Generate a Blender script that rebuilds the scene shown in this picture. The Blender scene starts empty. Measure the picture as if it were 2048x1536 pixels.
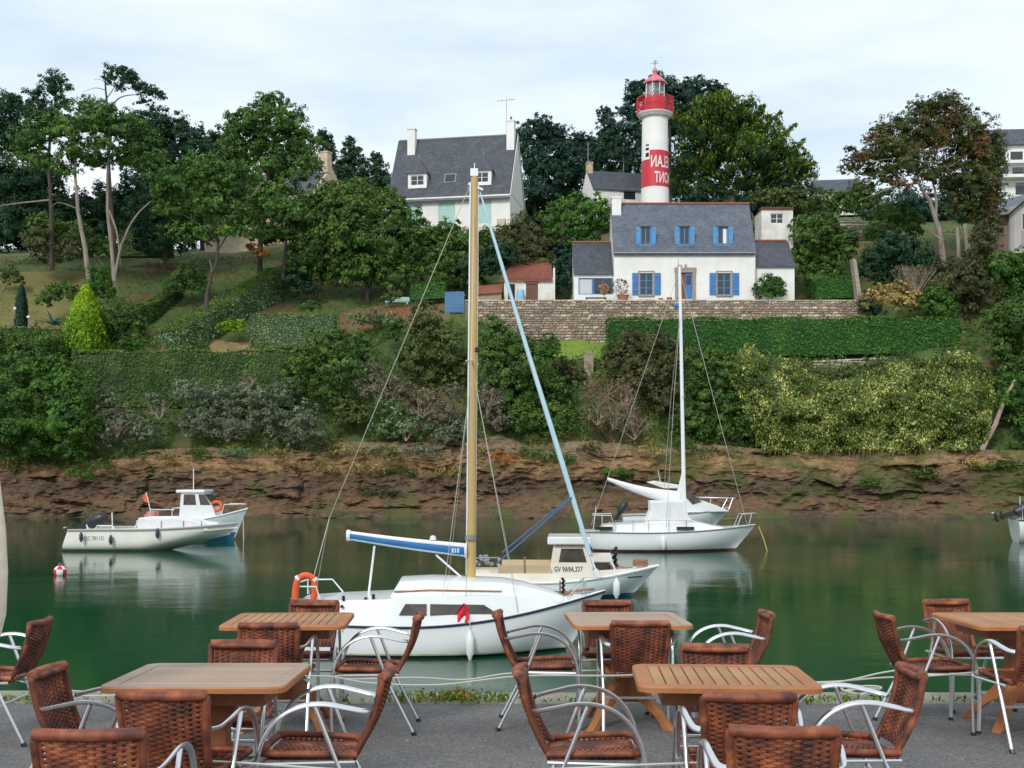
import bpy, bmesh, math, random
import numpy as np
from mathutils import Vector, Matrix, Euler, noise

# ------------------------------------------------------------------ camera, sky, sun, exposure
S = bpy.context.scene
COL = S.collection
F, HZ, EYE = 2300.0, 920.0, 1.578          # focal length and horizon row in photo pixels, eye height
WATER = EYE - 4.36                          # water level
SLOPE = 0.0348                              # the quay falls gently towards the water
cam_d = bpy.data.cameras.new('camera'); cam = bpy.data.objects.new('camera', cam_d); COL.objects.link(cam)
cam.location = (0, 0, EYE); cam.rotation_euler = (math.radians(90), 0, 0)
cam_d.sensor_width = 36.0; cam_d.lens = 36.0 * F / 2048.0
cam_d.shift_y = (HZ - 768.0) / 2048.0
cam_d.clip_start = 0.05; cam_d.clip_end = 4000
S.camera = cam

W = bpy.data.worlds.new('World'); S.world = W; W.use_nodes = True
SUN_EL, SUN_AZ = math.radians(37), math.radians(202)     # high, behind the photographer's left shoulder
nt = W.node_tree; nt.nodes.clear()
def _n(t, **k):
    n = nt.nodes.new(t)
    for a, b in k.items(): setattr(n, a, b)
    return n
wo = _n('ShaderNodeOutputWorld'); bg = _n('ShaderNodeBackground'); bg.inputs['Strength'].default_value = 0.12
sky = _n('ShaderNodeTexSky', sky_type='NISHITA'); sky.sun_disc = False
sky.sun_elevation = SUN_EL; sky.sun_rotation = SUN_AZ
tc = _n('ShaderNodeTexCoord'); mp = _n('ShaderNodeMapping'); mp.inputs['Scale'].default_value = (1.0, 1.0, 4.2)
mp.inputs['Rotation'].default_value = (0.0, 0.12, 0.3)
nz = _n('ShaderNodeTexNoise'); nz.inputs['Scale'].default_value = 2.6; nz.inputs['Detail'].default_value = 6; nz.inputs['Roughness'].default_value = 0.55
cr = _n('ShaderNodeValToRGB')
e = cr.color_ramp.elements; e[0].position = 0.30; e[0].color = (4.7, 5.6, 6.35, 1); e[1].position = 0.66; e[1].color = (7.1, 7.2, 7.65, 1)
m1 = e = cr.color_ramp.elements.new(0.48); e.color = (6.05, 6.75, 7.2, 1)
mx = _n('ShaderNodeMix', data_type='RGBA'); mx.inputs[0].default_value = 0.9
nt.links.new(tc.outputs['Generated'], mp.inputs['Vector']); nt.links.new(mp.outputs[0], nz.inputs['Vector'])
nt.links.new(nz.outputs['Fac'], cr.inputs[0]); nt.links.new(sky.outputs[0], mx.inputs[6]); nt.links.new(cr.outputs[0], mx.inputs[7])
nt.links.new(mx.outputs[2], bg.inputs['Color']); nt.links.new(bg.outputs[0], wo.inputs['Surface'])

sl = bpy.data.lights.new('sun', 'SUN'); sl.energy = 1.5; sl.angle = math.radians(12); sl.color = (1.0, 0.95, 0.88)
sun = bpy.data.objects.new('sun', sl); COL.objects.link(sun)
# sun direction: azimuth measured like the sky texture's rotation
sd = Vector((math.sin(SUN_AZ) * math.cos(SUN_EL), math.cos(SUN_AZ) * math.cos(SUN_EL), math.sin(SUN_EL)))
sun.rotation_euler = sd.to_track_quat('Z', 'Y').to_euler(); sun.location = (0, -5, 30)
S.view_settings.view_transform = 'Standard'; S.view_settings.look = 'None'
S.view_settings.exposure = 0.38; S.view_settings.gamma = 1.0; S.view_settings.use_curve_mapping = False
S.render.engine = 'CYCLES'; S.cycles.use_denoising = True
S.cycles.max_bounces = 8; S.cycles.transparent_max_bounces = 8; S.cycles.glossy_bounces = 4; S.cycles.caustics_reflective = False

RNG = np.random.default_rng(7); random.seed(7)
PI = math.pi

# ------------------------------------------------------------------ helpers
def at(px, py, Y):
    "world point that stands Y metres away behind photo pixel (px, py)"
    return Vector(((px - 1024.0) * Y / F, Y, EYE + (HZ - py) * Y / F))
def xa(px, Y): return (px - 1024.0) * Y / F
def za(py, Y): return EYE + (HZ - py) * Y / F

class MB:
    def __init__(s): s.v = []; s.f = []
    def add(s, vs, fs):
        o = len(s.v); s.v += [tuple(p) for p in vs]; s.f += [tuple(i + o for i in q) for q in fs]; return s
    def box(s, c, d, rot=None):
        x, y, z = d[0] / 2, d[1] / 2, d[2] / 2
        vs = [Vector(p) for p in ((-x,-y,-z),(x,-y,-z),(x,y,-z),(-x,y,-z),(-x,-y,z),(x,-y,z),(x,y,z),(-x,y,z))]
        if rot is not None:
            R = rot if isinstance(rot, Matrix) else Euler(rot).to_matrix()
            vs = [R @ p for p in vs]
        c = Vector(c)
        return s.add([p + c for p in vs], [(0,3,2,1),(4,5,6,7),(0,1,5,4),(1,2,6,5),(2,3,7,6),(3,0,4,7)])
    def b2(s, a, b):
        return s.box(((a[0]+b[0])/2, (a[1]+b[1])/2, (a[2]+b[2])/2), (abs(b[0]-a[0]), abs(b[1]-a[1]), abs(b[2]-a[2])))
    def tube(s, pts, r, seg=8, cap=True, flat=None, up=None):
        pts = [Vector(p) for p in pts]; n = len(pts)
        rs = r if isinstance(r, (list, tuple)) else [r] * n
        vs = []; last = None
        for i, p in enumerate(pts):
            t = (pts[min(i+1, n-1)] - pts[max(i-1, 0)]).normalized()
            if up is not None:
                a = t.cross(Vector(up))
                if a.length < 1e-4: a = t.orthogonal()
                a.normalize()
            elif last is None: a = t.orthogonal().normalized()
            else:
                a = last - t * last.dot(t)
                a = a.normalized() if a.length > 1e-5 else t.orthogonal().normalized()
            last = a; b = t.cross(a)
            fa, fb = flat if flat else (1, 1)
            for k in range(seg):
                g = 2 * PI * k / seg
                vs.append(p + a * (math.cos(g) * rs[i] * fa) + b * (math.sin(g) * rs[i] * fb))
        fs = [(i*seg+k, i*seg+(k+1) % seg, (i+1)*seg+(k+1) % seg, (i+1)*seg+k) for i in range(n-1) for k in range(seg)]
        if cap: fs += [tuple(reversed(range(seg))), tuple((n-1)*seg+k for k in range(seg))]
        return s.add(vs, fs)
    def lathe(s, prof, seg=24, c=(0,0,0), a0=0.0, a1=2*PI):
        full = abs(a1 - a0 - 2*PI) < 1e-6; m = seg if full else seg + 1
        vs = [(c[0]+r*math.cos(a0+(a1-a0)*k/seg), c[1]+r*math.sin(a0+(a1-a0)*k/seg), c[2]+z) for r, z in prof for k in range(m)]
        fs = []
        for i in range(len(prof)-1):
            for k in range(seg):
                k2 = (k+1) % m
                fs.append((i*m+k, i*m+k2, (i+1)*m+k2, (i+1)*m+k))
        return s.add(vs, fs)
    def prism(s, poly, axis, a, b):
        "polygon (2D) extruded along axis 'x','y' or 'z' from a to b"
        def P(u, v, w): return {'x': (w, u, v), 'y': (u, w, v), 'z': (u, v, w)}[axis]
        n = len(poly)
        vs = [P(u, v, a) for u, v in poly] + [P(u, v, b) for u, v in poly]
        return s.add(vs, [tuple(range(n)), tuple(reversed(range(n, 2*n)))] + [(i, i+n, (i+1) % n + n, (i+1) % n) for i in range(n)])
    def grid(s, rows):
        n, m = len(rows), len(rows[0])
        return s.add([p for r in rows for p in r], [(i*m+j, i*m+j+1, (i+1)*m+j+1, (i+1)*m+j) for i in range(n-1) for j in range(m-1)])
    def mesh(s, name):
        me = bpy.data.meshes.new(name); me.from_pydata(s.v, [], s.f); return me

def link(name, me, mat=None, parent=None, smooth=False, loc=None):
    o = bpy.data.objects.new(name, me); COL.objects.link(o)
    if mat is not None and len(me.materials) == 0: me.materials.append(mat)
    if parent is not None: o.parent = parent
    if loc is not None: o.location = loc
    if smooth: me.shade_smooth()
    return o
def obj(name, mb, mat, parent=None, smooth=False, bevel=0.0, fix=True, auto=None):
    me = mb.mesh(name)
    if fix or bevel:
        bm = bmesh.new(); bm.from_mesh(me)
        if fix: bmesh.ops.recalc_face_normals(bm, faces=bm.faces)
        if bevel:
            bmesh.ops.bevel(bm, geom=[e for e in bm.edges if len(e.link_faces) == 2 and e.calc_face_angle(0) > 0.5], offset=bevel, segments=2, affect='EDGES', profile=0.6)
        bm.to_mesh(me); bm.free()
    if smooth:
        me.shade_smooth()
        me.set_sharp_from_angle(angle=math.radians(auto if auto else 45))
    return link(name, me, mat, parent)
def tag(o, label=None, cat=None, group=None, kind=None):
    if label: o['label'] = label
    if cat: o['category'] = cat
    if group: o['group'] = group
    if kind: o['kind'] = kind
    return o
def empty(name, loc=(0,0,0), rz=0.0, label=None, cat=None, group=None):
    o = bpy.data.objects.new(name, None); COL.objects.link(o); o.location = loc; o.rotation_euler = (0, 0, rz)
    o.empty_display_size = 0.2
    return tag(o, label, cat, group)
def copy_tree(o, parent=None):
    c = o.copy(); COL.objects.link(c); c.parent = parent
    for ch in list(o.children): copy_tree(ch, c)
    return c

# ------------------------------------------------------------------ materials
def mat(name, col, rough=0.6, col2=None, scale=4.0, bump=0.0, bscale=None, metal=0.0, detail=5.0, stretch=None, spec=0.5, objinfo=0.0, coat=0.0):
    m = bpy.data.materials.new(name); m.use_nodes = True; N = m.node_tree; p = N.nodes['Principled BSDF']
    p.inputs['Roughness'].default_value = rough; p.inputs['Metallic'].default_value = metal
    p.inputs['Specular IOR Level'].default_value = spec; p.inputs['Coat Weight'].default_value = coat
    c = tuple(col) + (1,); p.inputs['Base Color'].default_value = c
    t = N.nodes.new('ShaderNodeTexCoord'); mpn = N.nodes.new('ShaderNodeMapping')
    if stretch: mpn.inputs['Scale'].default_value = stretch
    N.links.new(t.outputs['Object'], mpn.inputs['Vector'])
    out = None
    if col2 is not None:
        z = N.nodes.new('ShaderNodeTexNoise'); z.inputs['Scale'].default_value = scale; z.inputs['Detail'].default_value = detail; z.inputs['Roughness'].default_value = 0.65
        r = N.nodes.new('ShaderNodeValToRGB'); r.color_ramp.elements[0].position = 0.36; r.color_ramp.elements[1].position = 0.66
        r.color_ramp.elements[0].color = c; r.color_ramp.elements[1].color = tuple(col2) + (1,)
        N.links.new(mpn.outputs[0], z.inputs['Vector']); N.links.new(z.outputs['Fac'], r.inputs[0]); out = r.outputs[0]
    if objinfo:
        oi = N.nodes.new('ShaderNodeObjectInfo'); hs = N.nodes.new('ShaderNodeHueSaturation')
        ma = N.nodes.new('ShaderNodeMapRange'); ma.inputs[3].default_value = 1 - objinfo; ma.inputs[4].default_value = 1 + objinfo
        N.links.new(oi.outputs['Random'], ma.inputs[0]); N.links.new(ma.outputs[0], hs.inputs['Value'])
        if out: N.links.new(out, hs.inputs['Color'])
        else: hs.inputs['Color'].default_value = c
        out = hs.outputs[0]
    if out: N.links.new(out, p.inputs['Base Color'])
    if bump:
        z2 = N.nodes.new('ShaderNodeTexNoise'); z2.inputs['Scale'].default_value = bscale or scale * 4; z2.inputs['Detail'].default_value = 4
        b = N.nodes.new('ShaderNodeBump'); b.inputs['Strength'].default_value = bump; b.inputs['Distance'].default_value = 0.02
        N.links.new(mpn.outputs[0], z2.inputs['Vector']); N.links.new(z2.outputs['Fac'], b.inputs['Height']); N.links.new(b.outputs[0], p.inputs['Normal'])
    return m

def leaf_mat(name, cols, rough=0.55, patch=0.5, trans=0.25):
    "leaf colour from a per-leaf value (attribute 'tint') plus slow patches through the crown"
    m = bpy.data.materials.new(name); m.use_nodes = True; N = m.node_tree; p = N.nodes['Principled BSDF']; cols = [tuple(min(v * LEAF_GAIN * k, 0.85) for v, k in zip(c, (0.98, 1.06, 0.85))) for c in cols]
    p.inputs['Roughness'].default_value = rough; p.inputs['Specular IOR Level'].default_value = 0.3
    a = N.nodes.new('ShaderNodeAttribute'); a.attribute_name = 'tint'
    t = N.nodes.new('ShaderNodeTexCoord'); z = N.nodes.new('ShaderNodeTexNoise'); z.inputs['Scale'].default_value = 0.55; z.inputs['Detail'].default_value = 3
    N.links.new(t.outputs['Object'], z.inputs['Vector'])
    k = N.nodes.new('ShaderNodeMix'); k.inputs[0].default_value = patch
    mr = N.nodes.new('ShaderNodeMapRange'); mr.inputs[1].default_value = 0.3; mr.inputs[2].default_value = 0.7
    N.links.new(z.outputs['Fac'], mr.inputs[0]); N.links.new(a.outputs['Fac'], k.inputs[2]); N.links.new(mr.outputs[0], k.inputs[3])
    r = N.nodes.new('ShaderNodeValToRGB'); el = r.color_ramp.elements
    el[0].position = 0.12; el[0].color = tuple(cols[0]) + (1,); el[1].position = 0.9; el[1].color = tuple(cols[-1]) + (1,)
    for i, c in enumerate(cols[1:-1]):
        q = el.new(0.12 + 0.78 * (i + 1) / (len(cols) - 1)); q.color = tuple(c) + (1,)
    N.links.new(k.outputs[0], r.inputs[0]); N.links.new(r.outputs[0], p.inputs['Base Color'])
    if trans:
        tr = N.nodes.new('ShaderNodeBsdfTranslucent'); ms = N.nodes.new('ShaderNodeMixShader'); ms.inputs[0].default_value = trans
        N.links.new(r.outputs[0], tr.inputs['Color']); N.links.new(p.outputs[0], ms.inputs[1]); N.links.new(tr.outputs[0], ms.inputs[2])
        N.links.new(ms.outputs[0], N.nodes['Material Output'].inputs['Surface'])
    return m

def slate_mat(name, c1, c2, w=0.30, h=0.18):
    m = bpy.data.materials.new(name); m.use_nodes = True; N = m.node_tree; p = N.nodes['Principled BSDF']; p.inputs['Roughness'].default_value = 0.5
    t = N.nodes.new('ShaderNodeTexCoord'); mpn = N.nodes.new('ShaderNodeMapping'); mpn.inputs['Rotation'].default_value = (PI/2, 0, 0)
    b = N.nodes.new('ShaderNodeTexBrick'); b.inputs['Scale'].default_value = 1.0; b.inputs['Brick Width'].default_value = w; b.inputs['Row Height'].default_value = h
    b.inputs['Mortar Size'].default_value = 0.012; b.inputs['Color1'].default_value = tuple(c1) + (1,); b.inputs['Color2'].default_value = tuple(c2) + (1,)
    b.inputs['Mortar'].default_value = tuple(x * 0.6 for x in c1) + (1,)
    z = N.nodes.new('ShaderNodeTexNoise'); z.inputs['Scale'].default_value = 0.9; z.inputs['Detail'].default_value = 6
    mm = N.nodes.new('ShaderNodeMix'); mm.data_type = 'RGBA'; mm.blend_type = 'MULTIPLY'; mm.inputs[0].default_value = 0.55
    r = N.nodes.new('ShaderNodeValToRGB'); r.color_ramp.elements[0].position = 0.3; r.color_ramp.elements[0].color = (0.6, 0.62, 0.66, 1); r.color_ramp.elements[1].position = 0.7; r.color_ramp.elements[1].color = (1.25, 1.2, 1.15, 1)
    N.links.new(t.outputs['Object'], mpn.inputs[0]); N.links.new(mpn.outputs[0], b.inputs['Vector']); N.links.new(t.outputs['Object'], z.inputs['Vector'])
    N.links.new(z.outputs['Fac'], r.inputs[0]); N.links.new(b.outputs['Color'], mm.inputs[6]); N.links.new(r.outputs[0], mm.inputs[7])
    N.links.new(mm.outputs[2], p.inputs['Base Color'])
    bu = N.nodes.new('ShaderNodeBump'); bu.inputs['Strength'].default_value = 0.5; bu.inputs['Distance'].default_value = 0.02
    N.links.new(b.outputs['Fac'], bu.inputs['Height']); bu.invert = True; N.links.new(bu.outputs[0], p.inputs['Normal'])
    return m

M = {}
LEAF_SCALE = 0.92; LEAF_DENS = 1.68
LEAF_GAIN = 1.9
M['white_wall'] = mat('white_wall', (0.84, 0.83, 0.80), 0.8, (0.74, 0.73, 0.69), 0.7, 0.2, 12)
M['white_wall_old'] = mat('white_wall_old', (0.78, 0.77, 0.72), 0.85, (0.58, 0.56, 0.50), 0.9, 0.3, 10)
M['cream_wall'] = mat('cream_wall', (0.62, 0.52, 0.38), 0.85, (0.46, 0.37, 0.26), 1.5, 0.3, 10)
M['white_paint'] = mat('white_paint', (0.82, 0.82, 0.80), 0.45, (0.74, 0.74, 0.72), 2.0)
M['blue_paint'] = mat('blue_paint', (0.035, 0.16, 0.42), 0.5, (0.05, 0.21, 0.50), 3.0, 0.1)
M['blue_light'] = mat('blue_light', (0.07, 0.25, 0.52), 0.5, (0.10, 0.32, 0.58), 3.0, 0.1)
M['mint'] = mat('mint', (0.36, 0.58, 0.52), 0.55, (0.42, 0.64, 0.58), 2.0, 0.1)
M['red_paint'] = mat('red_paint', (0.62, 0.025, 0.04), 0.45, (0.50, 0.03, 0.045), 1.5)
M['slate'] = slate_mat('slate', (0.048, 0.056, 0.074), (0.085, 0.095, 0.118))
M['slate_light'] = slate_mat('slate_light', (0.085, 0.105, 0.14), (0.135, 0.155, 0.19))
M['red_tile'] = mat('red_tile', (0.32, 0.095, 0.06), 0.85, (0.16, 0.07, 0.05), 3.5, 0.4, 14)
M['ridge_tile'] = mat('ridge_tile', (0.42, 0.13, 0.07), 0.8, (0.28, 0.10, 0.06), 2.5, 0.3, 10)
M['fence_blue'] = mat('fence_blue', (0.05, 0.15, 0.30), 0.6, (0.09, 0.22, 0.38), 4.0, 0.2)
M['granite'] = mat('granite', (0.40, 0.33, 0.26), 0.85, (0.26, 0.22, 0.18), 5.0, 0.4, 20)
M['stone_a'] = mat('stone_a', (0.42, 0.31, 0.22), 0.9, (0.53, 0.44, 0.34), 2.2, 0.5, 14, objinfo=0.4)
M['stone_b'] = mat('stone_b', (0.40, 0.34, 0.26), 0.9, (0.56, 0.50, 0.40), 2.6, 0.5, 14, objinfo=0.4)
M['stone_c'] = mat('stone_c', (0.33, 0.22, 0.17), 0.9, (0.42, 0.33, 0.27), 2.2, 0.5, 14, objinfo=0.4)
M['mortar'] = mat('mortar', (0.16, 0.13, 0.105), 0.95, (0.24, 0.20, 0.16), 3.0, 0.4, 20)
M['glass'] = mat('glass', (0.02, 0.028, 0.035), 0.06, spec=0.8)
M['curtain'] = mat('curtain', (0.55, 0.60, 0.64), 0.9)
M['dark'] = mat('dark', (0.012, 0.012, 0.014), 0.8)
M['door_brown'] = mat('door_brown', (0.13, 0.055, 0.035), 0.7, (0.20, 0.09, 0.05), 5, 0.2)
M['metal_grey'] = mat('metal_grey', (0.30, 0.31, 0.32), 0.5, metal=0.6)
M['wood_clad'] = mat('wood_clad', (0.20, 0.125, 0.09), 0.8, (0.30, 0.21, 0.16), 1.6, 0.2, 8, stretch=(1, 1, 0.15), objinfo=0.25)
M['wood_grey'] = mat('wood_grey', (0.34, 0.31, 0.30), 0.8, (0.46, 0.43, 0.42), 1.6, 0.2, 8, stretch=(1, 1, 0.15), objinfo=0.2)
M['bark_grey'] = mat('bark_grey', (0.20, 0.16, 0.13), 0.95, (0.34, 0.29, 0.24), 1.8, 0.7, 6, stretch=(1, 1, 0.3))
M['bark_dark'] = mat('bark_dark', (0.05, 0.038, 0.03), 0.95, (0.10, 0.075, 0.058), 1.8, 0.7, 6, stretch=(1, 1, 0.3))
M['dead_wood'] = mat('dead_wood', (0.30, 0.20, 0.15), 0.95, (0.46, 0.36, 0.30), 2.5, 0.4, 8)

L = {}
L['pine'] = leaf_mat('leaf_pine', [(0.014, 0.034, 0.010), (0.042, 0.088, 0.020), (0.105, 0.165, 0.032)])
L['pine_dark'] = leaf_mat('leaf_pine_dark', [(0.007, 0.022, 0.014), (0.014, 0.042, 0.022), (0.03, 0.068, 0.028)])
L['pine_blue'] = leaf_mat('leaf_pine_blue', [(0.008, 0.024, 0.02), (0.013, 0.038, 0.03), (0.022, 0.055, 0.035)])
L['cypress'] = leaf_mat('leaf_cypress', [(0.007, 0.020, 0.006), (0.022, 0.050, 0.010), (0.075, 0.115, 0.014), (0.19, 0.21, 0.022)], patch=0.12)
L['brown'] = leaf_mat('leaf_brown', [(0.018, 0.028, 0.010), (0.040, 0.050, 0.016), (0.062, 0.060, 0.022), (0.105, 0.068, 0.030)], patch=0.6)
L['bush'] = leaf_mat('leaf_bush', [(0.016, 0.038, 0.011), (0.042, 0.080, 0.018), (0.100, 0.140, 0.030)])
L['bush_green'] = leaf_mat('leaf_bush_green', [(0.014, 0.038, 0.009), (0.036, 0.085, 0.015), (0.080, 0.150, 0.024)])
L['bush_olive'] = leaf_mat('leaf_bush_olive', [(0.028, 0.042, 0.014), (0.06, 0.078, 0.026), (0.13, 0.12, 0.045)])
L['bush_brown'] = leaf_mat('leaf_bush_brown', [(0.025, 0.030, 0.014), (0.050, 0.050, 0.022), (0.095, 0.082, 0.040)])
L['grey'] = leaf_mat('leaf_grey', [(0.04, 0.05, 0.030), (0.095, 0.105, 0.080), (0.17, 0.18, 0.145)], patch=0.35)
L['pinkish'] = leaf_mat('leaf_pinkish', [(0.045, 0.040, 0.028), (0.10, 0.085, 0.068), (0.19, 0.155, 0.135)], patch=0.35)
L['hedge'] = leaf_mat('leaf_hedge', [(0.016, 0.034, 0.010), (0.040, 0.070, 0.020), (0.085, 0.120, 0.035)])
L['hedge_bright'] = leaf_mat('leaf_hedge_bright', [(0.010, 0.040, 0.008), (0.026, 0.085, 0.014), (0.058, 0.140, 0.022)], patch=0.3)
L['hedge_grey'] = leaf_mat('leaf_hedge_grey', [(0.03, 0.055, 0.028), (0.085, 0.125, 0.065), (0.18, 0.22, 0.12)], patch=0.3)
L['yellow'] = leaf_mat('leaf_yellow', [(0.035, 0.085, 0.006), (0.11, 0.19, 0.008), (0.26, 0.32, 0.012)], patch=0.35)
L['vine'] = leaf_mat('leaf_vine', [(0.018, 0.032, 0.008), (0.080, 0.110, 0.022), (0.185, 0.195, 0.055), (0.46, 0.43, 0.22)], patch=0.35)
L['orange'] = leaf_mat('leaf_orange', [(0.12, 0.05, 0.02), (0.30, 0.12, 0.05), (0.45, 0.20, 0.09)], patch=0.3)
L['straw'] = leaf_mat('leaf_straw', [(0.10, 0.075, 0.03), (0.22, 0.16, 0.07), (0.38, 0.28, 0.13)], patch=0.4)
L['flower_red'] = leaf_mat('leaf_flower', [(0.20, 0.02, 0.02), (0.45, 0.05, 0.06), (0.6, 0.25, 0.2)], patch=0.2)
L['blue_leaf'] = leaf_mat('leaf_blue', [(0.03, 0.09, 0.09), (0.08, 0.17, 0.18), (0.22, 0.33, 0.33)], patch=0.3)

# ------------------------------------------------------------------ foliage
def unit(n):
    v = RNG.normal(size=(n, 3)); return v / (np.linalg.norm(v, axis=1, keepdims=True) + 1e-9)
def leaves_mesh(name, P, Nrm, size, aspect=0.55, tint=None, along=None):
    "one rhombic leaf (or twig-end of leaves) per point"
    n = len(P)
    Nrm = Nrm / (np.linalg.norm(Nrm, axis=1, keepdims=True) + 1e-9)
    a = along if along is not None else unit(n)
    a = a - Nrm * np.sum(a * Nrm, axis=1, keepdims=True); a /= (np.linalg.norm(a, axis=1, keepdims=True) + 1e-9)
    b = np.cross(Nrm, a); s = (size * LEAF_SCALE * np.exp(RNG.normal(0, 0.32, n)))[:, None] if np.isscalar(size) else size[:, None]
    w = s * aspect; fold = Nrm * s * 0.18
    V = np.empty((n, 4, 3)); V[:, 0] = P - a * s * 0.5; V[:, 1] = P + b * w * 0.5 + fold; V[:, 2] = P + a * s * 0.5; V[:, 3] = P - b * w * 0.5 + fold * 0.3
    me = bpy.data.meshes.new(name); me.vertices.add(4 * n); me.vertices.foreach_set('co', V.reshape(-1).astype(np.float32))
    me.loops.add(4 * n); me.loops.foreach_set('vertex_index', np.arange(4 * n, dtype=np.int32))
    me.polygons.add(n); me.polygons.foreach_set('loop_start', np.arange(0, 4 * n, 4, dtype=np.int32)); me.polygons.foreach_set('loop_total', np.full(n, 4, dtype=np.int32))
    at_ = me.attributes.new('tint', 'FLOAT', 'FACE'); at_.data.foreach_set('value', (RNG.uniform(0, 1, n) if tint is None else tint).astype(np.float32))
    me.update(calc_edges=True); return me

def crown_points(blobs, dens, clump=0.30, rag=0.25, inner=0.12):
    """blobs: (x,y,z,rx,ry,rz). Each gets many small clumps on its surface and in its upper volume; leaves sit on the clumps.
    Returns points, outward directions and a tint that is shared within a clump."""
    Ps, Ns, Ts = [], [], []
    for (x, y, z, rx, ry, rz) in blobs:
        R = np.array([rx, ry, rz]) * 1.1; rm = (rx * ry * rz) ** (1/3)
        cr_ = max(0.22, rm * clump)
        k = max(5, int(4 * PI * rm * rm / (PI * cr_ * cr_) * 1.15))
        d = unit(k); d[:, 2] = np.where(d[:, 2] < -0.7, -d[:, 2] * 0.6, d[:, 2])
        rr = RNG.uniform(1 - rag * 1.3, 1 + rag * 0.55, k)[:, None]
        ins = RNG.uniform(size=k) < inner; rr[ins] *= RNG.uniform(0.35, 0.8, ins.sum())[:, None]
        C = np.array([x, y, z]) + d * R * rr
        rad = cr_ * RNG.uniform(0.6, 1.25, k)
        m = max(4, int(dens * LEAF_DENS * 4 * PI * cr_ * cr_))
        for j in range(k):
            u = unit(m); u[:, 2] = np.where(u[:, 2] < -0.5, np.abs(u[:, 2]), u[:, 2])
            q = C[j] + u * rad[j] * (RNG.uniform(0.25, 1.1, m) + np.abs(RNG.normal(0, 0.16, m)))[:, None] * np.array([1, 1, 0.85])
            Ps.append(q); Ns.append(u * 0.7 + d[j] * 0.6 + unit(m) * 0.55); Ts.append(np.clip(RNG.normal(0.45 + RNG.normal(0, 0.13), 0.2, m), 0, 1))
    return np.concatenate(Ps), np.concatenate(Ns), np.concatenate(Ts)

def core_blobs(name, blobs, m, parent, shrink=0.72):
    shrink = shrink * 0.72
    "the dense twiggy inside of a crown, an uneven closed body well inside the leaves"
    mb = MB()
    for (x, y, z, rx, ry, rz) in blobs:
        rows = []
        for i in range(7):
            th = PI * i / 6; row = []
            for k in range(11):
                ph = 2 * PI * k / 10
                d = Vector((math.sin(th) * math.cos(ph), math.sin(th) * math.sin(ph), math.cos(th)))
                q = shrink * (0.85 + 0.35 * noise.noise(d * 2 + Vector((x, y, z)))) 
                row.append((x + d.x * rx * q, y + d.y * ry * q, z + d.z * rz * q))
            rows.append(row)
        mb.grid(rows)
    o = tag(obj(name, mb, m, parent, fix=False), kind='stuff'); me = o.data
    a = me.attributes.new('tint', 'FLOAT', 'FACE'); a.data.foreach_set('value', RNG.uniform(0.1, 0.6, len(me.polygons)).astype(np.float32)); return o

def crown(root, blobs, lm, leaf=0.26, dens=9.0, clump=0.30, rag=0.25, aspect=0.55, core=True, name='crown', shrink=0.7, inner=0.12):
    # blobs are given in world space; the root sits at its base
    o = root.location; B = [(b[0]-o.x, b[1]-o.y, b[2]-o.z, b[3], b[4], b[5]) for b in blobs]
    P, Nn, T = crown_points(B, dens, clump, rag, inner)
    c = link(name, leaves_mesh(name, P, Nn, leaf, aspect, T), lm, root)
    if core: core_blobs('twigs', B, lm, c, shrink)
    return c
GROW = 1.13
def pxblobs(lst, Y, dz=1.0, yj=0.8):
    "(px,py,rpx[,rpy]) crowns lobes seen in the photo, at distance about Y"
    out = []
    for b in lst:
        px, py, r = b[:3]; r2 = b[3] if len(b) > 3 else r; r *= GROW; r2 *= GROW
        s = Y / F; yy = Y + random.uniform(-yj, yj) * r * s * 0.8
        p = at(px, py, yy); out.append((p.x, p.y, p.z, r * s, min(r, r2) * s * dz, r2 * s))
    return out
def limb(root, pts, r0, r1, m, name='trunk', seg=7, sub=4, wob=0.0):
    o = root.location; P = [Vector(p) - o for p in pts]; Q = []; n = len(P)
    for i in range(n - 1):
        for k in range(sub): 
            t = k / sub; p0 = P[max(i-1, 0)]; p1 = P[i]; p2 = P[i+1]; p3 = P[min(i+2, n-1)]
            q = 0.5 * ((2*p1) + (-p0+p2)*t + (2*p0-5*p1+4*p2-p3)*t*t + (-p0+3*p1-3*p2+p3)*t**3)
            Q.append(q + Vector((random.gauss(0, wob), random.gauss(0, wob), 0)))
    Q.append(P[-1]); m_ = len(Q)
    return obj(name, MB().tube(Q, [r0 + (r1 - r0) * (i / (m_ - 1)) ** 0.8 for i in range(m_)], seg), m, root, smooth=True, fix=False)
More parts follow.
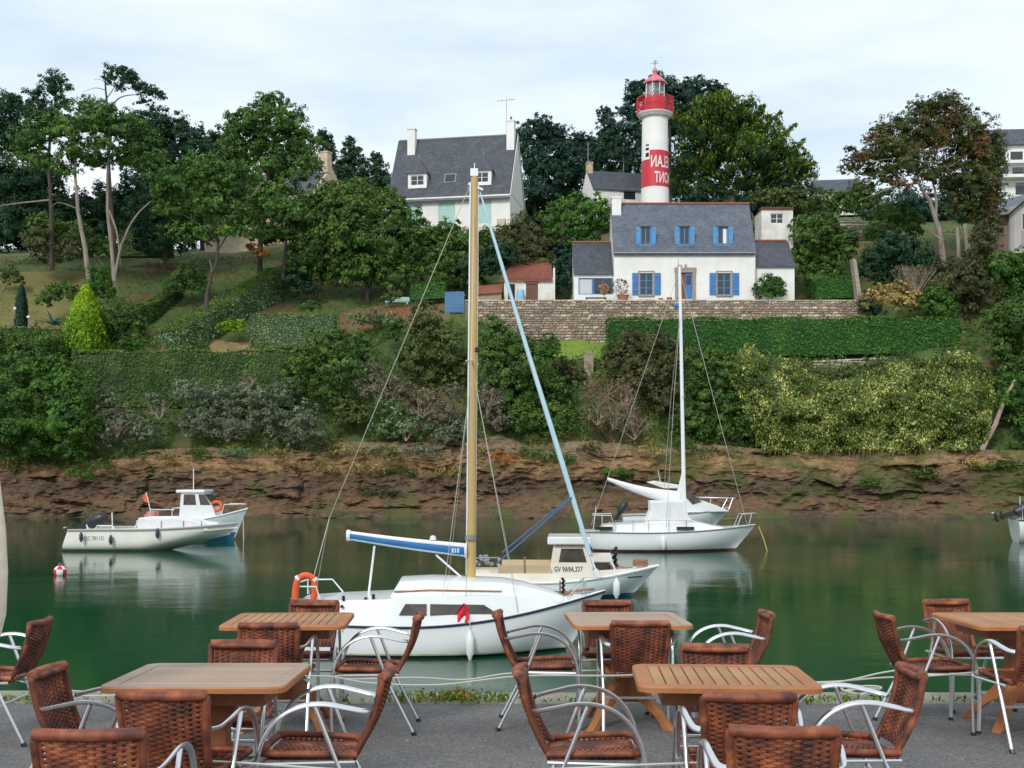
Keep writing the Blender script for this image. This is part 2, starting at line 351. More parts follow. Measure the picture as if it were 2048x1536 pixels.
# ------------------------------------------------------------------ terrain
TER = {
 -400: [(91.0,1010),(93.0,935),(95,860),(98,770),(100,690),(106,640),(116,550),(126,515),(150,500),(200,500)],
 200:  [(91.0,1010),(93.0,930),(95,850),(98,760),(100,695),(106,640),(116,550),(126,515),(150,505),(200,500)],
 450:  [(91.0,1010),(93.0,905),(95,850),(98,770),(100,705),(103,690),(110,600),(118,540),(128,510),(150,500),(200,495)],
 600:  [(91.0,1010),(93.0,900),(95,850),(98,790),(100,720),(103,690),(110,615),(118,560),(124,500),(150,450),(200,440)],
 800:  [(91.0,1010),(93.0,885),(95,830),(98,760),(101,700),(104,640),(110,600),(116,540),(121,462),(135,500),(150,470),(200,440)],
 920:  [(91.0,1010),(93.0,885),(95,830),(98,750),(101,700),(104,625),(110,598),(116,530),(121,462),(135,500),(150,470),(200,440)],
 1080: [(91.0,1010),(93.0,890),(95,830),(98,760),(100,722),(103,684),(103.9,684),(108,650),(116,550),(124,490),(135,500),(150,470),(200,430)],
 1250: [(91.0,1010),(93.0,890),(95,830),(98,760),(100,722),(103,684),(103.9,684),(112,640),(118,580),(128,480),(150,430),(200,420)],
 1500: [(91.0,1010),(93.0,905),(95,860),(98,780),(100,720),(103,690),(103.9,690),(112,640),(118,580),(128,490),(150,430),(200,420)],
 1700: [(91.0,1010),(93.0,915),(95,850),(98,750),(99.6,738),(100.4,735),(103,690),(106,640),(112,580),(122,480),(150,430),(200,420)],
 1900: [(91.0,1010),(93.0,920),(95,840),(98,730),(100,700),(103,660),(108,600),(113,530),(122,470),(150,420),(200,410)],
 2500: [(91.0,1010),(93.0,920),(95,820),(98,700),(100,660),(104,600),(110,530),(114,508),(122,470),(150,400),(200,400)],
}
TK = sorted(TER)
TZ = {k: (np.array([a for a, b in TER[k]]), np.array([za(b, a) for a, b in TER[k]])) for k in TK}
HOUSE_Z = za(600, 103.5)
def gz(X, Y):
    px = 1024 + X * F / Y
    px = min(max(px, TK[0]), TK[-1] - 1e-3)
    for i in range(len(TK) - 1):
        if TK[i] <= px <= TK[i+1]: break
    t = (px - TK[i]) / (TK[i+1] - TK[i]); t = t * t * (3 - 2 * t)
    a = np.interp(Y, *TZ[TK[i]]); b = np.interp(Y, *TZ[TK[i+1]]); z = a + (b - a) * t
    if 935 < px < 1715 and 103.75 < Y < 113.5:
        z = HOUSE_Z - 0.05 if Y < 112.5 else HOUSE_Z - 0.05 + (z - HOUSE_Z) * (Y - 112.5)
    return float(z)
def gp(px, Y):
    X = xa(px, Y); return Vector((X, Y, gz(X, Y)))

def ground_mat():
    m = bpy.data.materials.new('hillside'); m.use_nodes = True; N = m.node_tree; p = N.nodes['Principled BSDF']; p.inputs['Roughness'].default_value = 0.95
    t = N.nodes.new('ShaderNodeTexCoord'); a = N.nodes.new('ShaderNodeTexNoise'); a.inputs['Scale'].default_value = 0.22; a.inputs['Detail'].default_value = 8
    b = N.nodes.new('ShaderNodeTexNoise'); b.inputs['Scale'].default_value = 3.5; b.inputs['Detail'].default_value = 6
    r = N.nodes.new('ShaderNodeValToRGB'); r.color_ramp.elements[0].position = 0.35; r.color_ramp.elements[0].color = (0.045, 0.085, 0.018, 1)
    r.color_ramp.elements[1].position = 0.66; r.color_ramp.elements[1].color = (0.125, 0.085, 0.035, 1); q = r.color_ramp.elements.new(0.52); q.color = (0.075, 0.115, 0.026, 1)
    mm = N.nodes.new('ShaderNodeMix'); mm.data_type = 'RGBA'; mm.blend_type = 'MULTIPLY'; mm.inputs[0].default_value = 0.6
    r2 = N.nodes.new('ShaderNodeValToRGB'); r2.color_ramp.elements[0].position = 0.3; r2.color_ramp.elements[0].color = (0.5, 0.5, 0.5, 1); r2.color_ramp.elements[1].position = 0.7; r2.color_ramp.elements[1].color = (1.3, 1.3, 1.3, 1)
    L_ = N.links.new; L_(t.outputs['Object'], a.inputs[0]); L_(t.outputs['Object'], b.inputs[0]); L_(a.outputs[0], r.inputs[0]); L_(b.outputs[0], r2.inputs[0])
    L_(r.outputs[0], mm.inputs[6]); L_(r2.outputs[0], mm.inputs[7]); L_(mm.outputs[2], p.inputs['Base Color'])
    bu = N.nodes.new('ShaderNodeBump'); bu.inputs['Strength'].default_value = 0.8; bu.inputs['Distance'].default_value = 0.15; L_(b.outputs[0], bu.inputs['Height']); L_(bu.outputs[0], p.inputs['Normal'])
    return m
Ys = list(np.arange(90.6, 103.2, 0.6)) + [103.3, 103.7, 103.8, 104.4] + list(np.arange(105, 113, 1.0)) + [113.4, 113.6] + list(np.arange(114.5, 132, 1.2)) + [135, 140, 146, 155, 170, 190, 230, 320, 600]
rows = []
for Y in Ys:
    row = []
    for px in list(range(-900, 2960, 24)):
        X = xa(px, min(Y, 200)) ; X = X if Y <= 200 else X * Y / 200
        z = gz(X, Y) if Y <= 200 else gz(xa(px, 200), 200) - (Y - 200) * 0.05
        if not (935 < px < 1715 and 103.75 < Y < 112.6): z += 0.35 * noise.fractal(Vector((X * 0.35, Y * 0.35, 0)), 1.0, 2.0, 4)
        row.append((X, Y, z))
    rows.append(row)
tag(obj('hillside', MB().grid(rows), ground_mat(), fix=True, smooth=True, auto=80), kind='structure')

# ------------------------------------------------------------------ rocky bank
BT = [(-600, 940), (0, 935), (200, 930), (300, 903), (420, 898), (520, 912), (620, 900), (700, 886), (900, 890), (1000, 872), (1060, 892), (1180, 885), (1300, 896), (1400, 890), (1500, 900), (1650, 905), (1800, 900), (2048, 905), (2700, 905)]
def bank_top(px): return float(np.interp(px, [a for a, b in BT], [b for a, b in BT]))
rows = []; NV = 96
for i in range(NV + 1):
    v = i / NV; row = []
    for px in range(-700, 2760, 6):
        zt = za(bank_top(px) - 4, 91.5); zb = WATER - 0.9; X0 = xa(px, 90)
        ins = 0.9 * noise.noise(Vector((X0 * 0.10, 3.3, 0))) + 0.7 * noise.noise(Vector((X0 * 0.33, 1.3, 0)))
        z = zb + (zt - zb) * v
        wx_ = 0.9 * noise.noise(Vector((X0 * 0.5, z * 0.9, 31))); wz_ = 0.55 * noise.noise(Vector((X0 * 0.45, z * 0.8, 41))) + 0.10 * X0 * math.sin(X0 * 0.11) * 0.12
        prof = np.interp(v, [0, 0.12, 0.22, 0.42, 0.8, 1.0], [82.6, 85.6, 87.4, 89.0, 90.6, 92.6])
        # jointed blocks of several sizes, bedded roughly level and broken by upright joints
        c1 = noise.cell(Vector(((X0 + wx_) * 0.42, 0.5, (z + wz_) * 0.95))); c2 = noise.cell(Vector(((X0 + wx_) * 0.95 + 7, 0.5, (z + wz_) * 2.1 + 3))); c3 = noise.cell(Vector(((X0 + wx_) * 2.0 + 3, 0.5, (z + wz_) * 4.5 + 1)))
        act = min(1.0, max(0.15, 0.55 + 0.9 * noise.noise(Vector((X0 * 0.12, z * 0.4, 21))))) * (0.35 if v < 0.25 else 1.0)
        big = noise.fractal(Vector((X0 * 0.25, z * 0.45, 11)), 1.0, 2.0, 3)
        Yv = prof + ins - 0.8 * big + act * (0.60 * c1 + 0.34 * c2 + 0.17 * c3)
        Yv += 0.22 * noise.fractal(Vector((X0 * 1.3, z * 2.0, 5)), 0.8, 2.1, 4) + 0.35 * (abs(noise.noise(Vector((X0 * 0.9, z * 1.3, 9)))) - 0.2)
        zz = z + 0.10 * noise.noise(Vector((X0 * 1.6, z * 2, 4)))
        row.append((X0 * Yv / 90, Yv, zz))
    rows.append(row)
def rock_mat():
    m = bpy.data.materials.new('rocky_bank'); m.use_nodes = True; N = m.node_tree; p = N.nodes['Principled BSDF']; p.inputs['Roughness'].default_value = 0.9
    K = N.links.new; t = N.nodes.new('ShaderNodeTexCoord'); mp_ = N.nodes.new('ShaderNodeMapping'); mp_.inputs['Scale'].default_value = (0.8, 0.8, 1.5)
    K(t.outputs['Object'], mp_.inputs[0])
    a = N.nodes.new('ShaderNodeTexNoise'); a.inputs['Scale'].default_value = 0.9; a.inputs['Detail'].default_value = 9; a.inputs['Roughness'].default_value = 0.7; K(mp_.outputs[0], a.inputs[0])
    s = N.nodes.new('ShaderNodeSeparateXYZ'); K(t.outputs['Object'], s.inputs[0])
    h = N.nodes.new('ShaderNodeMapRange'); h.inputs[1].default_value = WATER; h.inputs[2].default_value = WATER + 5.4; K(s.outputs[2], h.inputs[0])
    ad = N.nodes.new('ShaderNodeMath'); ad.operation = 'MULTIPLY_ADD'; ad.inputs[1].default_value = 0.9; K(a.outputs[0], ad.inputs[0])
    sb = N.nodes.new('ShaderNodeMath'); sb.operation = 'SUBTRACT'; sb.inputs[1].default_value = 0.45; K(h.outputs[0], sb.inputs[0]); K(sb.outputs[0], ad.inputs[2])
    r = N.nodes.new('ShaderNodeValToRGB'); E = r.color_ramp.elements
    E[0].position = 0.0; E[0].color = (0.075, 0.055, 0.030, 1); E[1].position = 1.0; E[1].color = (0.26, 0.20, 0.12, 1)
    for ps, c in ((0.10, (0.16, 0.105, 0.058, 1)), (0.22, (0.19, 0.105, 0.055, 1)), (0.34, (0.11, 0.075, 0.046, 1)), (0.52, (0.145, 0.095, 0.058, 1)), (0.66, (0.24, 0.145, 0.072, 1)), (0.78, (0.38, 0.24, 0.11, 1)), (0.90, (0.22, 0.145, 0.08, 1))):
        q = E.new(ps); q.color = c
    K(ad.outputs[0], r.inputs[0])
    b = N.nodes.new('ShaderNodeTexNoise'); b.inputs['Scale'].default_value = 3.0; b.inputs['Detail'].default_value = 8; b.inputs['Roughness'].default_value = 0.75; K(mp_.outputs[0], b.inputs[0])
    r2 = N.nodes.new('ShaderNodeValToRGB'); r2.color_ramp.elements[0].position = 0.36; r2.color_ramp.elements[0].color = (0.55, 0.54, 0.53, 1); r2.color_ramp.elements[1].position = 0.66; r2.color_ramp.elements[1].color = (1.45, 1.4, 1.35, 1)
    K(b.outputs[0], r2.inputs[0]); mm = N.nodes.new('ShaderNodeMix'); mm.data_type = 'RGBA'; mm.blend_type = 'MULTIPLY'; mm.inputs[0].default_value = 0.8
    K(r.outputs[0], mm.inputs[6]); K(r2.outputs[0], mm.inputs[7]); K(mm.outputs[2], p.inputs['Base Color'])
    # moss and weed patches, mostly on the right-hand ledges
    g = N.nodes.new('ShaderNodeTexNoise'); g.inputs['Scale'].default_value = 0.33; g.inputs['Detail'].default_value = 6; K(t.outputs['Object'], g.inputs[0])
    gx_ = N.nodes.new('ShaderNodeMapRange'); gx_.inputs[1].default_value = -30; gx_.inputs[2].default_value = 30; gx_.inputs[3].default_value = -0.06; gx_.inputs[4].default_value = 0.10; K(s.outputs[0], gx_.inputs[0])
    ga = N.nodes.new('ShaderNodeMath'); ga.operation = 'ADD'; K(g.outputs[0], ga.inputs[0]); K(gx_.outputs[0], ga.inputs[1])
    gf = N.nodes.new('ShaderNodeMapRange'); gf.inputs[1].default_value = 0.56; gf.inputs[2].default_value = 0.64; gf.inputs[4].default_value = 0.75; K(ga.outputs[0], gf.inputs[0])
    gm = N.nodes.new('ShaderNodeMix'); gm.data_type = 'RGBA'; gm.inputs[7].default_value = (0.085, 0.10, 0.022, 1); K(gf.outputs[0], gm.inputs[0]); K(mm.outputs[2], gm.inputs[6]); K(gm.outputs[2], p.inputs['Base Color'])
    bu = N.nodes.new('ShaderNodeBump'); bu.inputs['Strength'].default_value = 1.0; bu.inputs['Distance'].default_value = 0.22; K(b.outputs[0], bu.inputs['Height']); K(bu.outputs[0], p.inputs['Normal'])
    return m
ROCK = rock_mat()
tag(obj('rocky_bank', MB().grid(rows), ROCK, fix=True), kind='structure')
# loose rocks lying along the foot of the bank
mb = MB()
for _ in range(170):
    px = random.uniform(-60, 2110); Y = random.uniform(86.2, 89.2); r = random.uniform(0.18, 0.62); c = Vector((xa(px, Y), Y, WATER + (Y - 86.6) * 0.36 + random.uniform(-0.1, 0.15)))
    sd_ = random.random() * 99; rr = []
    for i in range(6):
        th = PI * i / 5; rr.append([])
        for k in range(8):
            ph = 2 * PI * k / 7; d = Vector((math.sin(th) * math.cos(ph), math.sin(th) * math.sin(ph), math.cos(th)))
            q = 0.75 + 0.55 * noise.noise(d * 1.4 + Vector((sd_, 0, 0)))
            rr[-1].append(c + Vector((d.x * r * 1.5 * q, d.y * r * q, d.z * r * 0.55 * q)))
    mb.grid(rr)
tag(obj('shore_rocks', mb, ROCK), 'dark brown rocks scattered along the foot of the bank', kind='stuff')

# ------------------------------------------------------------------ water
def water_mat():
    m = bpy.data.materials.new('water'); m.use_nodes = True; N = m.node_tree; p = N.nodes['Principled BSDF']; K = N.links.new
    p.inputs['Base Color'].default_value = (0.005, 0.052, 0.024, 1); p.inputs['Roughness'].default_value = 0.035; p.inputs['IOR'].default_value = 1.333; p.inputs['Specular IOR Level'].default_value = 0.5
    t = N.nodes.new('ShaderNodeTexCoord')
    a = N.nodes.new('ShaderNodeTexNoise'); a.inputs['Scale'].default_value = 0.55; a.inputs['Detail'].default_value = 3
    m1_ = N.nodes.new('ShaderNodeMapping'); m1_.inputs['Scale'].default_value = (0.55, 1.0, 1); K(t.outputs['Object'], m1_.inputs[0]); K(m1_.outputs[0], a.inputs[0])
    b = N.nodes.new('ShaderNodeTexNoise'); b.inputs['Scale'].default_value = 7.0; b.inputs['Detail'].default_value = 6; b.inputs['Roughness'].default_value = 0.6; K(m1_.outputs[0], b.inputs[0])
    # cat's-paws: patches where a breath of wind roughens the surface
    g = N.nodes.new('ShaderNodeTexNoise'); g.inputs['Scale'].default_value = 0.10; g.inputs['Detail'].default_value = 3; K(t.outputs['Object'], g.inputs[0])
    gr = N.nodes.new('ShaderNodeMapRange'); gr.inputs[1].default_value = 0.42; gr.inputs[2].default_value = 0.62; gr.inputs[3].default_value = 0.25; gr.inputs[4].default_value = 1.0; K(g.outputs[0], gr.inputs[0])
    mu = N.nodes.new('ShaderNodeMath'); mu.operation = 'MULTIPLY'; K(b.outputs[0], mu.inputs[0]); K(gr.outputs[0], mu.inputs[1])
    b1 = N.nodes.new('ShaderNodeBump'); b1.inputs['Strength'].default_value = 0.30; b1.inputs['Distance'].default_value = 0.05; K(a.outputs[0], b1.inputs['Height'])
    b2 = N.nodes.new('ShaderNodeBump'); b2.inputs['Strength'].default_value = 0.34; b2.inputs['Distance'].default_value = 0.02; K(mu.outputs[0], b2.inputs['Height']); K(b1.outputs[0], b2.inputs['Normal']); K(b2.outputs[0], p.inputs['Normal'])
    return m
tag(obj('water', MB().grid([[(x, y, WATER) for x in (-260, 0, 260)] for y in (9.4, 50, 95)]), water_mat(), fix=False), kind='structure')

# ------------------------------------------------------------------ quay
def tz(Y): return -SLOPE * Y
M['asphalt'] = mat('asphalt', (0.12, 0.12, 0.125), 0.85, (0.19, 0.187, 0.183), 1.1, 0.8, 120, detail=12)
_N = M['asphalt'].node_tree; _v = _N.nodes.new('ShaderNodeTexVoronoi'); _v.inputs['Scale'].default_value = 95; _h = _N.nodes.new('ShaderNodeMix'); _h.data_type = 'RGBA'; _h.blend_type = 'MULTIPLY'; _h.inputs[0].default_value = 0.75
_r = _N.nodes.new('ShaderNodeValToRGB'); _r.color_ramp.elements[0].color = (0.45, 0.45, 0.45, 1); _r.color_ramp.elements[1].color = (1.7, 1.65, 1.6, 1)
_t = [n for n in _N.nodes if n.type == 'TEX_COORD'][0]; _N.links.new(_t.outputs['Object'], _v.inputs['Vector']); _s = _N.nodes.new('ShaderNodeSeparateColor'); _N.links.new(_v.outputs['Color'], _s.inputs[0]); _N.links.new(_s.outputs[0], _r.inputs[0])
_p = _N.nodes['Principled BSDF']; _l = _p.inputs['Base Color'].links[0]; _o = _l.from_socket; _N.links.new(_o, _h.inputs[6]); _N.links.new(_r.outputs[0], _h.inputs[7]); _N.links.new(_h.outputs[2], _p.inputs['Base Color'])
M['concrete'] = mat('concrete', (0.30, 0.28, 0.235), 0.9, (0.20, 0.20, 0.15), 2.4, 0.5, 40, objinfo=0.12)
M['moss'] = leaf_mat('moss', [(0.03, 0.05, 0.01), (0.09, 0.13, 0.02), (0.20, 0.25, 0.04)], patch=0.3)
tag(obj('terrace', MB().grid([[(x, y, tz(y)) for x in (-14, -4, 0, 4, 14)] for y in (-5, 0, 4, 8.92)]), M['asphalt']), kind='structure')
qw = tag(obj('quay_wall', MB().b2((-14, 8.94, WATER - 2.0), (14, 9.36, tz(8.95) - 0.21)), M['granite']), 'granite quay wall along the terrace edge', 'quay wall', kind='structure')
x = -9.2; i = 0
while x < 9.2:
    w = random.uniform(1.0, 1.5)
    o = obj('coping_stone', MB().box((0, 0, 0), (w - 0.012, 0.54 + random.uniform(-0.01, 0.02), 0.2)), M['concrete'], qw, bevel=0.018)
    o.location = (x + w / 2, 9.18, tz(9.18) - 0.095 + random.uniform(-0.006, 0.012)); o.rotation_euler = (-math.atan(SLOPE), 0, random.uniform(-0.006, 0.006)); x += w
# moss and tufts in the joint behind the coping
n = 5200; X = RNG.uniform(-4.6, 4.6, n); keep = RNG.uniform(size=n) < (0.07 + 0.93 * ((X > -0.98) & (X < -0.02)) + 0.35 * ((X > 1.8) & (X < 2.9)) + 0.4 * (X < -3.6))
X = X[keep]; n = len(X); Y = 8.98 + RNG.normal(0, 0.055, n); Z = tz(Y) + 0.012 + np.abs(RNG.normal(0, 0.016, n)) * (1 + 1.6 * ((X > -0.98) & (X < -0.02)))
al = unit(n) * 0.7; al[:, 2] = 1.0
tag(link('moss', leaves_mesh('moss', np.stack([X, Y, Z], 1), unit(n), 0.05, 0.25, None, al), M['moss']), 'yellow green moss and grass tufts in the joint of the quay edge', kind='stuff')
# ------------------------------------------------------------------ building helpers (local frame: x along the front, y away from the viewer, z up)
def wall_panel(name, x0, x1, z0, z1, y, holes, m, parent, depth=0.22, thick=0.3):
    xs = sorted({x0, x1, *[h[0] for h in holes], *[h[1] for h in holes]}); zs = sorted({z0, z1, *[h[2] for h in holes], *[h[3] for h in holes]})
    mb = MB()
    for i in range(len(xs)-1):
        for k in range(len(zs)-1):
            cx, cz = (xs[i]+xs[i+1])/2, (zs[k]+zs[k+1])/2
            if any(h[0] < cx < h[1] and h[2] < cz < h[3] for h in holes): continue
            mb.add([(xs[i], y, zs[k]), (xs[i+1], y, zs[k]), (xs[i+1], y, zs[k+1]), (xs[i], y, zs[k+1])], [(0,1,2,3)])
    for (a, b, c, d) in holes:
        mb.add([(a,y,c),(a,y+depth,c),(a,y+depth,d),(a,y,d)], [(0,1,2,3)]); mb.add([(b,y,c),(b,y,d),(b,y+depth,d),(b,y+depth,c)], [(0,1,2,3)])
        mb.add([(a,y,c),(b,y,c),(b,y+depth,c),(a,y+depth,c)], [(0,1,2,3)]); mb.add([(a,y,d),(a,y+depth,d),(b,y+depth,d),(b,y,d)], [(0,1,2,3)])
    return obj(name, mb, m, parent, fix=False)
def window(parent, x0, x1, z0, z1, y, frame_m, cols=2, rows=3, curtain=False, sill=None, name='window', fw=0.07):
    mb = MB(); d = 0.05
    for a, b in ((x0, x0+fw), (x1-fw, x1)): mb.b2((a, y, z0), (b, y+d, z1))
    for a, b in ((z0, z0+fw), (z1-fw, z1)): mb.b2((x0+fw, y+0.002, a), (x1-fw, y+d-0.002, b))
    for i in range(1, cols):
        c = x0 + (x1-x0)*i/cols; mb.b2((c-0.035, y+0.004, z0+fw), (c+0.035, y+d-0.004, z1-fw))
    for k in range(1, rows):
        c = z0 + (z1-z0)*k/rows
        for i in range(cols):
            a = x0 + (x1-x0)*i/cols + (fw if i == 0 else 0.035); b = x0 + (x1-x0)*(i+1)/cols - (fw if i == cols-1 else 0.035)
            mb.b2((a, y+0.010, c-0.02), (b, y+d-0.010, c+0.02))
    w = obj(name, mb, frame_m, parent)
    obj('pane', MB().add([(x0+0.01, y+0.03, z0+0.01), (x1-0.01, y+0.03, z0+0.01), (x1-0.01, y+0.03, z1-0.01), (x0+0.01, y+0.03, z1-0.01)], [(0,1,2,3)]), M['glass'] if not curtain else M['curtain'], w, fix=False)
    if sill is not None: obj('sill', MB().b2((x0-0.12, y-0.28, z0-0.14), (x1+0.12, y+0.03, z0-0.005)), sill, w)
    return w
def shutter(parent, x0, x1, z0, z1, y, m, boards=3, louvre=False):
    mb = MB(); n = boards; g = 0.012
    for i in range(n):
        a = x0 + (x1-x0)*i/n; mb.b2((a+g/2, y-0.035, z0), (a+(x1-x0)/n-g/2, y, z1))
    for z in (z0+(z1-z0)*0.18, z0+(z1-z0)*0.82): mb.b2((x0+0.01, y-0.06, z-0.05), (x1-0.01, y-0.036, z+0.05))
    return obj('shutter', mb, m, parent)
def gable_roof(name, x0, x1, y0, y1, ze, zr, m, parent, over=0.18, t=0.12, front_over=0.2):
    ym = (y0+y1)/2; s = (zr-ze)/(ym-y0); a = y0-front_over; za_ = ze - s*front_over; b = y1+front_over
    poly = [(a, za_), (ym, zr), (b, za_), (b, za_+t), (ym, zr+t), (a, za_+t)]
    return obj(name, MB().prism(poly, 'x', x0-over, x1+over), m, parent)
def ridge(parent, x0, x1, y, z, m, w=0.42, r=0.13):
    k = 0; x = x0; mb0 = None
    n = max(1, int(round((x1-x0)/w))); w = (x1-x0)/n
    me = MB().tube([(-w/2, 0, 0), (w/2+0.04, 0, 0.012)], [r*0.94, r*1.08], 8, flat=(1, 0.8), up=(0,0,1)).mesh('ridge_tile'); me.materials.append(m)
    for i in range(n): link('ridge_tile', me, None, parent, loc=(x0 + w*(i+0.5), y, z))
def chimney(parent, cx, cy, z0, z1, wx, wy, m, pots=True, pot_m=None):
    c = obj('chimney', MB().b2((cx-wx/2, cy-wy/2, z0), (cx+wx/2, cy+wy/2, z1)).b2((cx-wx/2-0.06, cy-wy/2-0.06, z1+0.003), (cx+wx/2+0.06, cy+wy/2+0.06, z1+0.14)), m, parent)
    if pots:
        obj('chimney_pot', MB().lathe([(0.13, 0), (0.10, 0.35), (0.13, 0.36), (0.13, 0.42), (0.0, 0.42)], 10, (cx, cy, z1+0.14)), pot_m or M['red_tile'], c)
    return c

# ------------------------------------------------------------------ keeper's house under the lighthouse
YH = 106.0; s = YH / F; X0 = xa(1228, YH); X1 = xa(1511, YH); zg = HOUSE_Z
kh = empty('keeper_house', ((X0+X1)/2, YH, zg), 0, 'long white cottage with blue shutters and slate roof below the lighthouse', 'house')
hw = (X1-X0)/2; ZE = (600-497)*s; ZR = za(410, YH+3.2) - zg; DP = 6.4
def hx(px): return (px-1024)*s - (X0+X1)/2
def hz(py): return za(py, YH) - zg
holes = [(hx(1280), hx(1306), hz(590), hz(546)), (hx(1435), hx(1462), hz(590), hz(546)), (hx(1357), hx(1385), hz(598.5), hz(545))]
wf = wall_panel('wall', -hw, hw, -0.3, ZE, 0, holes, M['white_wall'], kh)
def gable_side(parent, x, y0, y1, z0, ze, zr, m, flip=1, t=0.25):
    ym = (y0+y1)/2
    return obj('gable', MB().prism([(y0, z0), (y1, z0), (y1, ze), (ym, zr), (y0, ze)], 'x', x, x+t*flip), m, parent)
gable_side(kh, -hw+0.001, 0.002, DP, -0.3, ZE-0.02, ZR-0.02, M['white_wall'], 1); gable_side(kh, hw-0.001, 0.002, DP, -0.3, ZE-0.02, ZR-0.02, M['white_wall'], -1)
obj('back_wall', MB().b2((-hw+0.3, DP-0.25, -0.3), (hw-0.3, DP-0.003, ZE)), M['white_wall'], kh)
rf = gable_roof('roof', -hw, hw, 0, DP, ZE, ZR, M['slate_light'], kh, over=0.06)
ridge(kh, hx(1250), hw+0.05, DP/2, ZR+0.14, M['ridge_tile'])
c0 = chimney(kh, hx(1238), DP/2-0.3, ZR-1.7, za(399, YH+3)-zg, 0.85, 1.0, M['white_wall'], False)
obj('skirting', MB().b2((-hw+0.003, 0.004, -0.3), (hw-0.003, 0.1, -0.05)), M['granite'], kh)
for k, (a, b) in enumerate(((1280, 1306), (1435, 1462))):
    w = window(wf, hx(a), hx(b), hz(590), hz(546), 0.14, M['blue_light'], 2, 3, False, M['granite'])
    wd = (b-a)*s*0.46
    obj('window_surround', MB().b2((hx(a)-0.16, -0.03, hz(592)), (hx(a)-0.002, 0.0, hz(544))).b2((hx(b)+0.002, -0.03, hz(592)), (hx(b)+0.16, 0.0, hz(544))).b2((hx(a)-0.16, -0.032, hz(544)), (hx(b)+0.16, 0.0, hz(541.5))), M['granite'], kh)
    shutter(kh, hx(a)-0.17-wd*1.0, hx(a)-0.15, hz(590), hz(546), -0.04, M['blue_paint']); shutter(kh, hx(b)+0.15, hx(b)+0.17+wd, hz(590), hz(546), -0.04, M['blue_paint'])
obj('gutter', MB().tube([(-hw, -0.27, ZE - 0.10), (hw, -0.27, ZE - 0.10)], 0.07, 7), M['metal_grey'], kh); obj('downpipe', MB().tube([(hw - 0.12, -0.25, ZE - 0.12), (hw - 0.12, -0.06, ZE - 0.4), (hw - 0.12, -0.06, 0.0)], 0.045, 6), M['white_paint'], kh)
# door: stone surround, one blue leaf open, dark brown inner leaf
obj('door_surround', MB().b2((hx(1350), -0.05, -0.1), (hx(1357), 0.0, hz(545))).b2((hx(1385), -0.05, -0.1), (hx(1392), 0.0, hz(545))).b2((hx(1349), -0.06, hz(545)), (hx(1393), 0.0, hz(535))), M['granite'], kh, bevel=0.01)
dr = obj('door', MB().b2((hx(1371), 0.1, 0.0), (hx(1384.5), 0.15, hz(546))).b2((hx(1373), 0.08, hz(590)), (hx(1382), 0.1, hz(572))), M['blue_paint'], kh)
obj('door_glazing', MB().b2((hx(1373), 0.085, hz(569)), (hx(1382), 0.098, hz(550))), M['glass'], dr)
obj('door', MB().b2((hx(1357.5), 0.12, 0.0), (hx(1371), 0.17, hz(546))), M['door_brown'], kh)
obj('door_lamp', MB().box((hx(1371), -0.12, hz(531)), (0.14, 0.16, 0.2)), M['metal_grey'], kh)
# three little roof windows
def slope_y(z): return (z-ZE)/(ZR-ZE)*(DP/2)
for k, px in enumerate((1292.5, 1370.5, 1447.5)):
    zb, zt = hz(487), hz(452); y0 = slope_y(zb) - 0.12; cx = hx(px); ww = 9.5*s
    dm = obj('dormer', MB().b2((cx-ww-0.05, y0+0.02, zb-0.05), (cx-ww, y0+1.9, zt)).b2((cx+ww, y0+0.02, zb-0.05), (cx+ww+0.05, y0+1.9, zt)), M['blue_light'], kh)
    obj('dormer_roof', MB().prism([(y0-0.10, zt), (y0+2.3, zt+0.32), (y0+2.3, zt+0.38), (y0-0.10, zt+0.07)], 'x', cx-ww-0.1, cx+ww+0.1), M['slate_light'], dm)
    window(dm, cx-ww, cx+ww, zb, zt-0.01, y0+0.1, M['blue_light'], 2, 1, fw=0.05, name='window')
    obj('sill', MB().b2((cx-17*s, y0-0.10, zb-0.16), (cx+17*s, y0+0.06, zb-0.06)), M['blue_light'], dm)
    shutter(dm, cx-20*s, cx-ww-0.07, zb, zt, y0, M['blue_light'], 2); shutter(dm, cx+ww+0.07, cx+20*s, zb, zt, y0, M['blue_light'], 2)
obj('curtain', MB().b2((hx(1448), slope_y(hz(487))+0.0, hz(485)), (hx(1455), slope_y(hz(487))+0.012, hz(455))), M['white_paint'], kh)

# left annex with the wide blue window
YA = 106.6; sA = YA/F
la = empty('annex', (xa(1187, YA), YA, zg), 0, 'low slate roofed annex with wide blue window left of the cottage', 'annex')
ax = lambda px: (px-1187)*sA
az = lambda py: za(py, YA)-zg
wl = wall_panel('wall', ax(1148), ax(1229), -0.3, az(545), 0, [(ax(1157), ax(1226), az(589), az(556))], M['white_wall'], la)
obj('gable', MB().prism([(0.002, -0.3), (5.6, -0.3), (5.6, az(545)), (2.8, az(486)+0.0), (0.002, az(545)-0.02)], 'x', ax(1148)+0.002, ax(1148)+0.25), M['white_wall'], la)
gable_roof('roof', ax(1148), ax(1227), 0, 5.6, az(545), za(487, YA+2.8)-zg, M['slate'], la, over=0.05)
ridge(la, ax(1148), ax(1226), 2.8, za(487, YA+2.8)-zg+0.13, M['ridge_tile'])
window(wl, ax(1157), ax(1186), az(589), az(556), 0.1, M['blue_paint'], 1, 1, True, fw=0.09); window(wl, ax(1186)+0.01, ax(1226), az(589), az(556), 0.1, M['blue_paint'], 2, 1, fw=0.09)
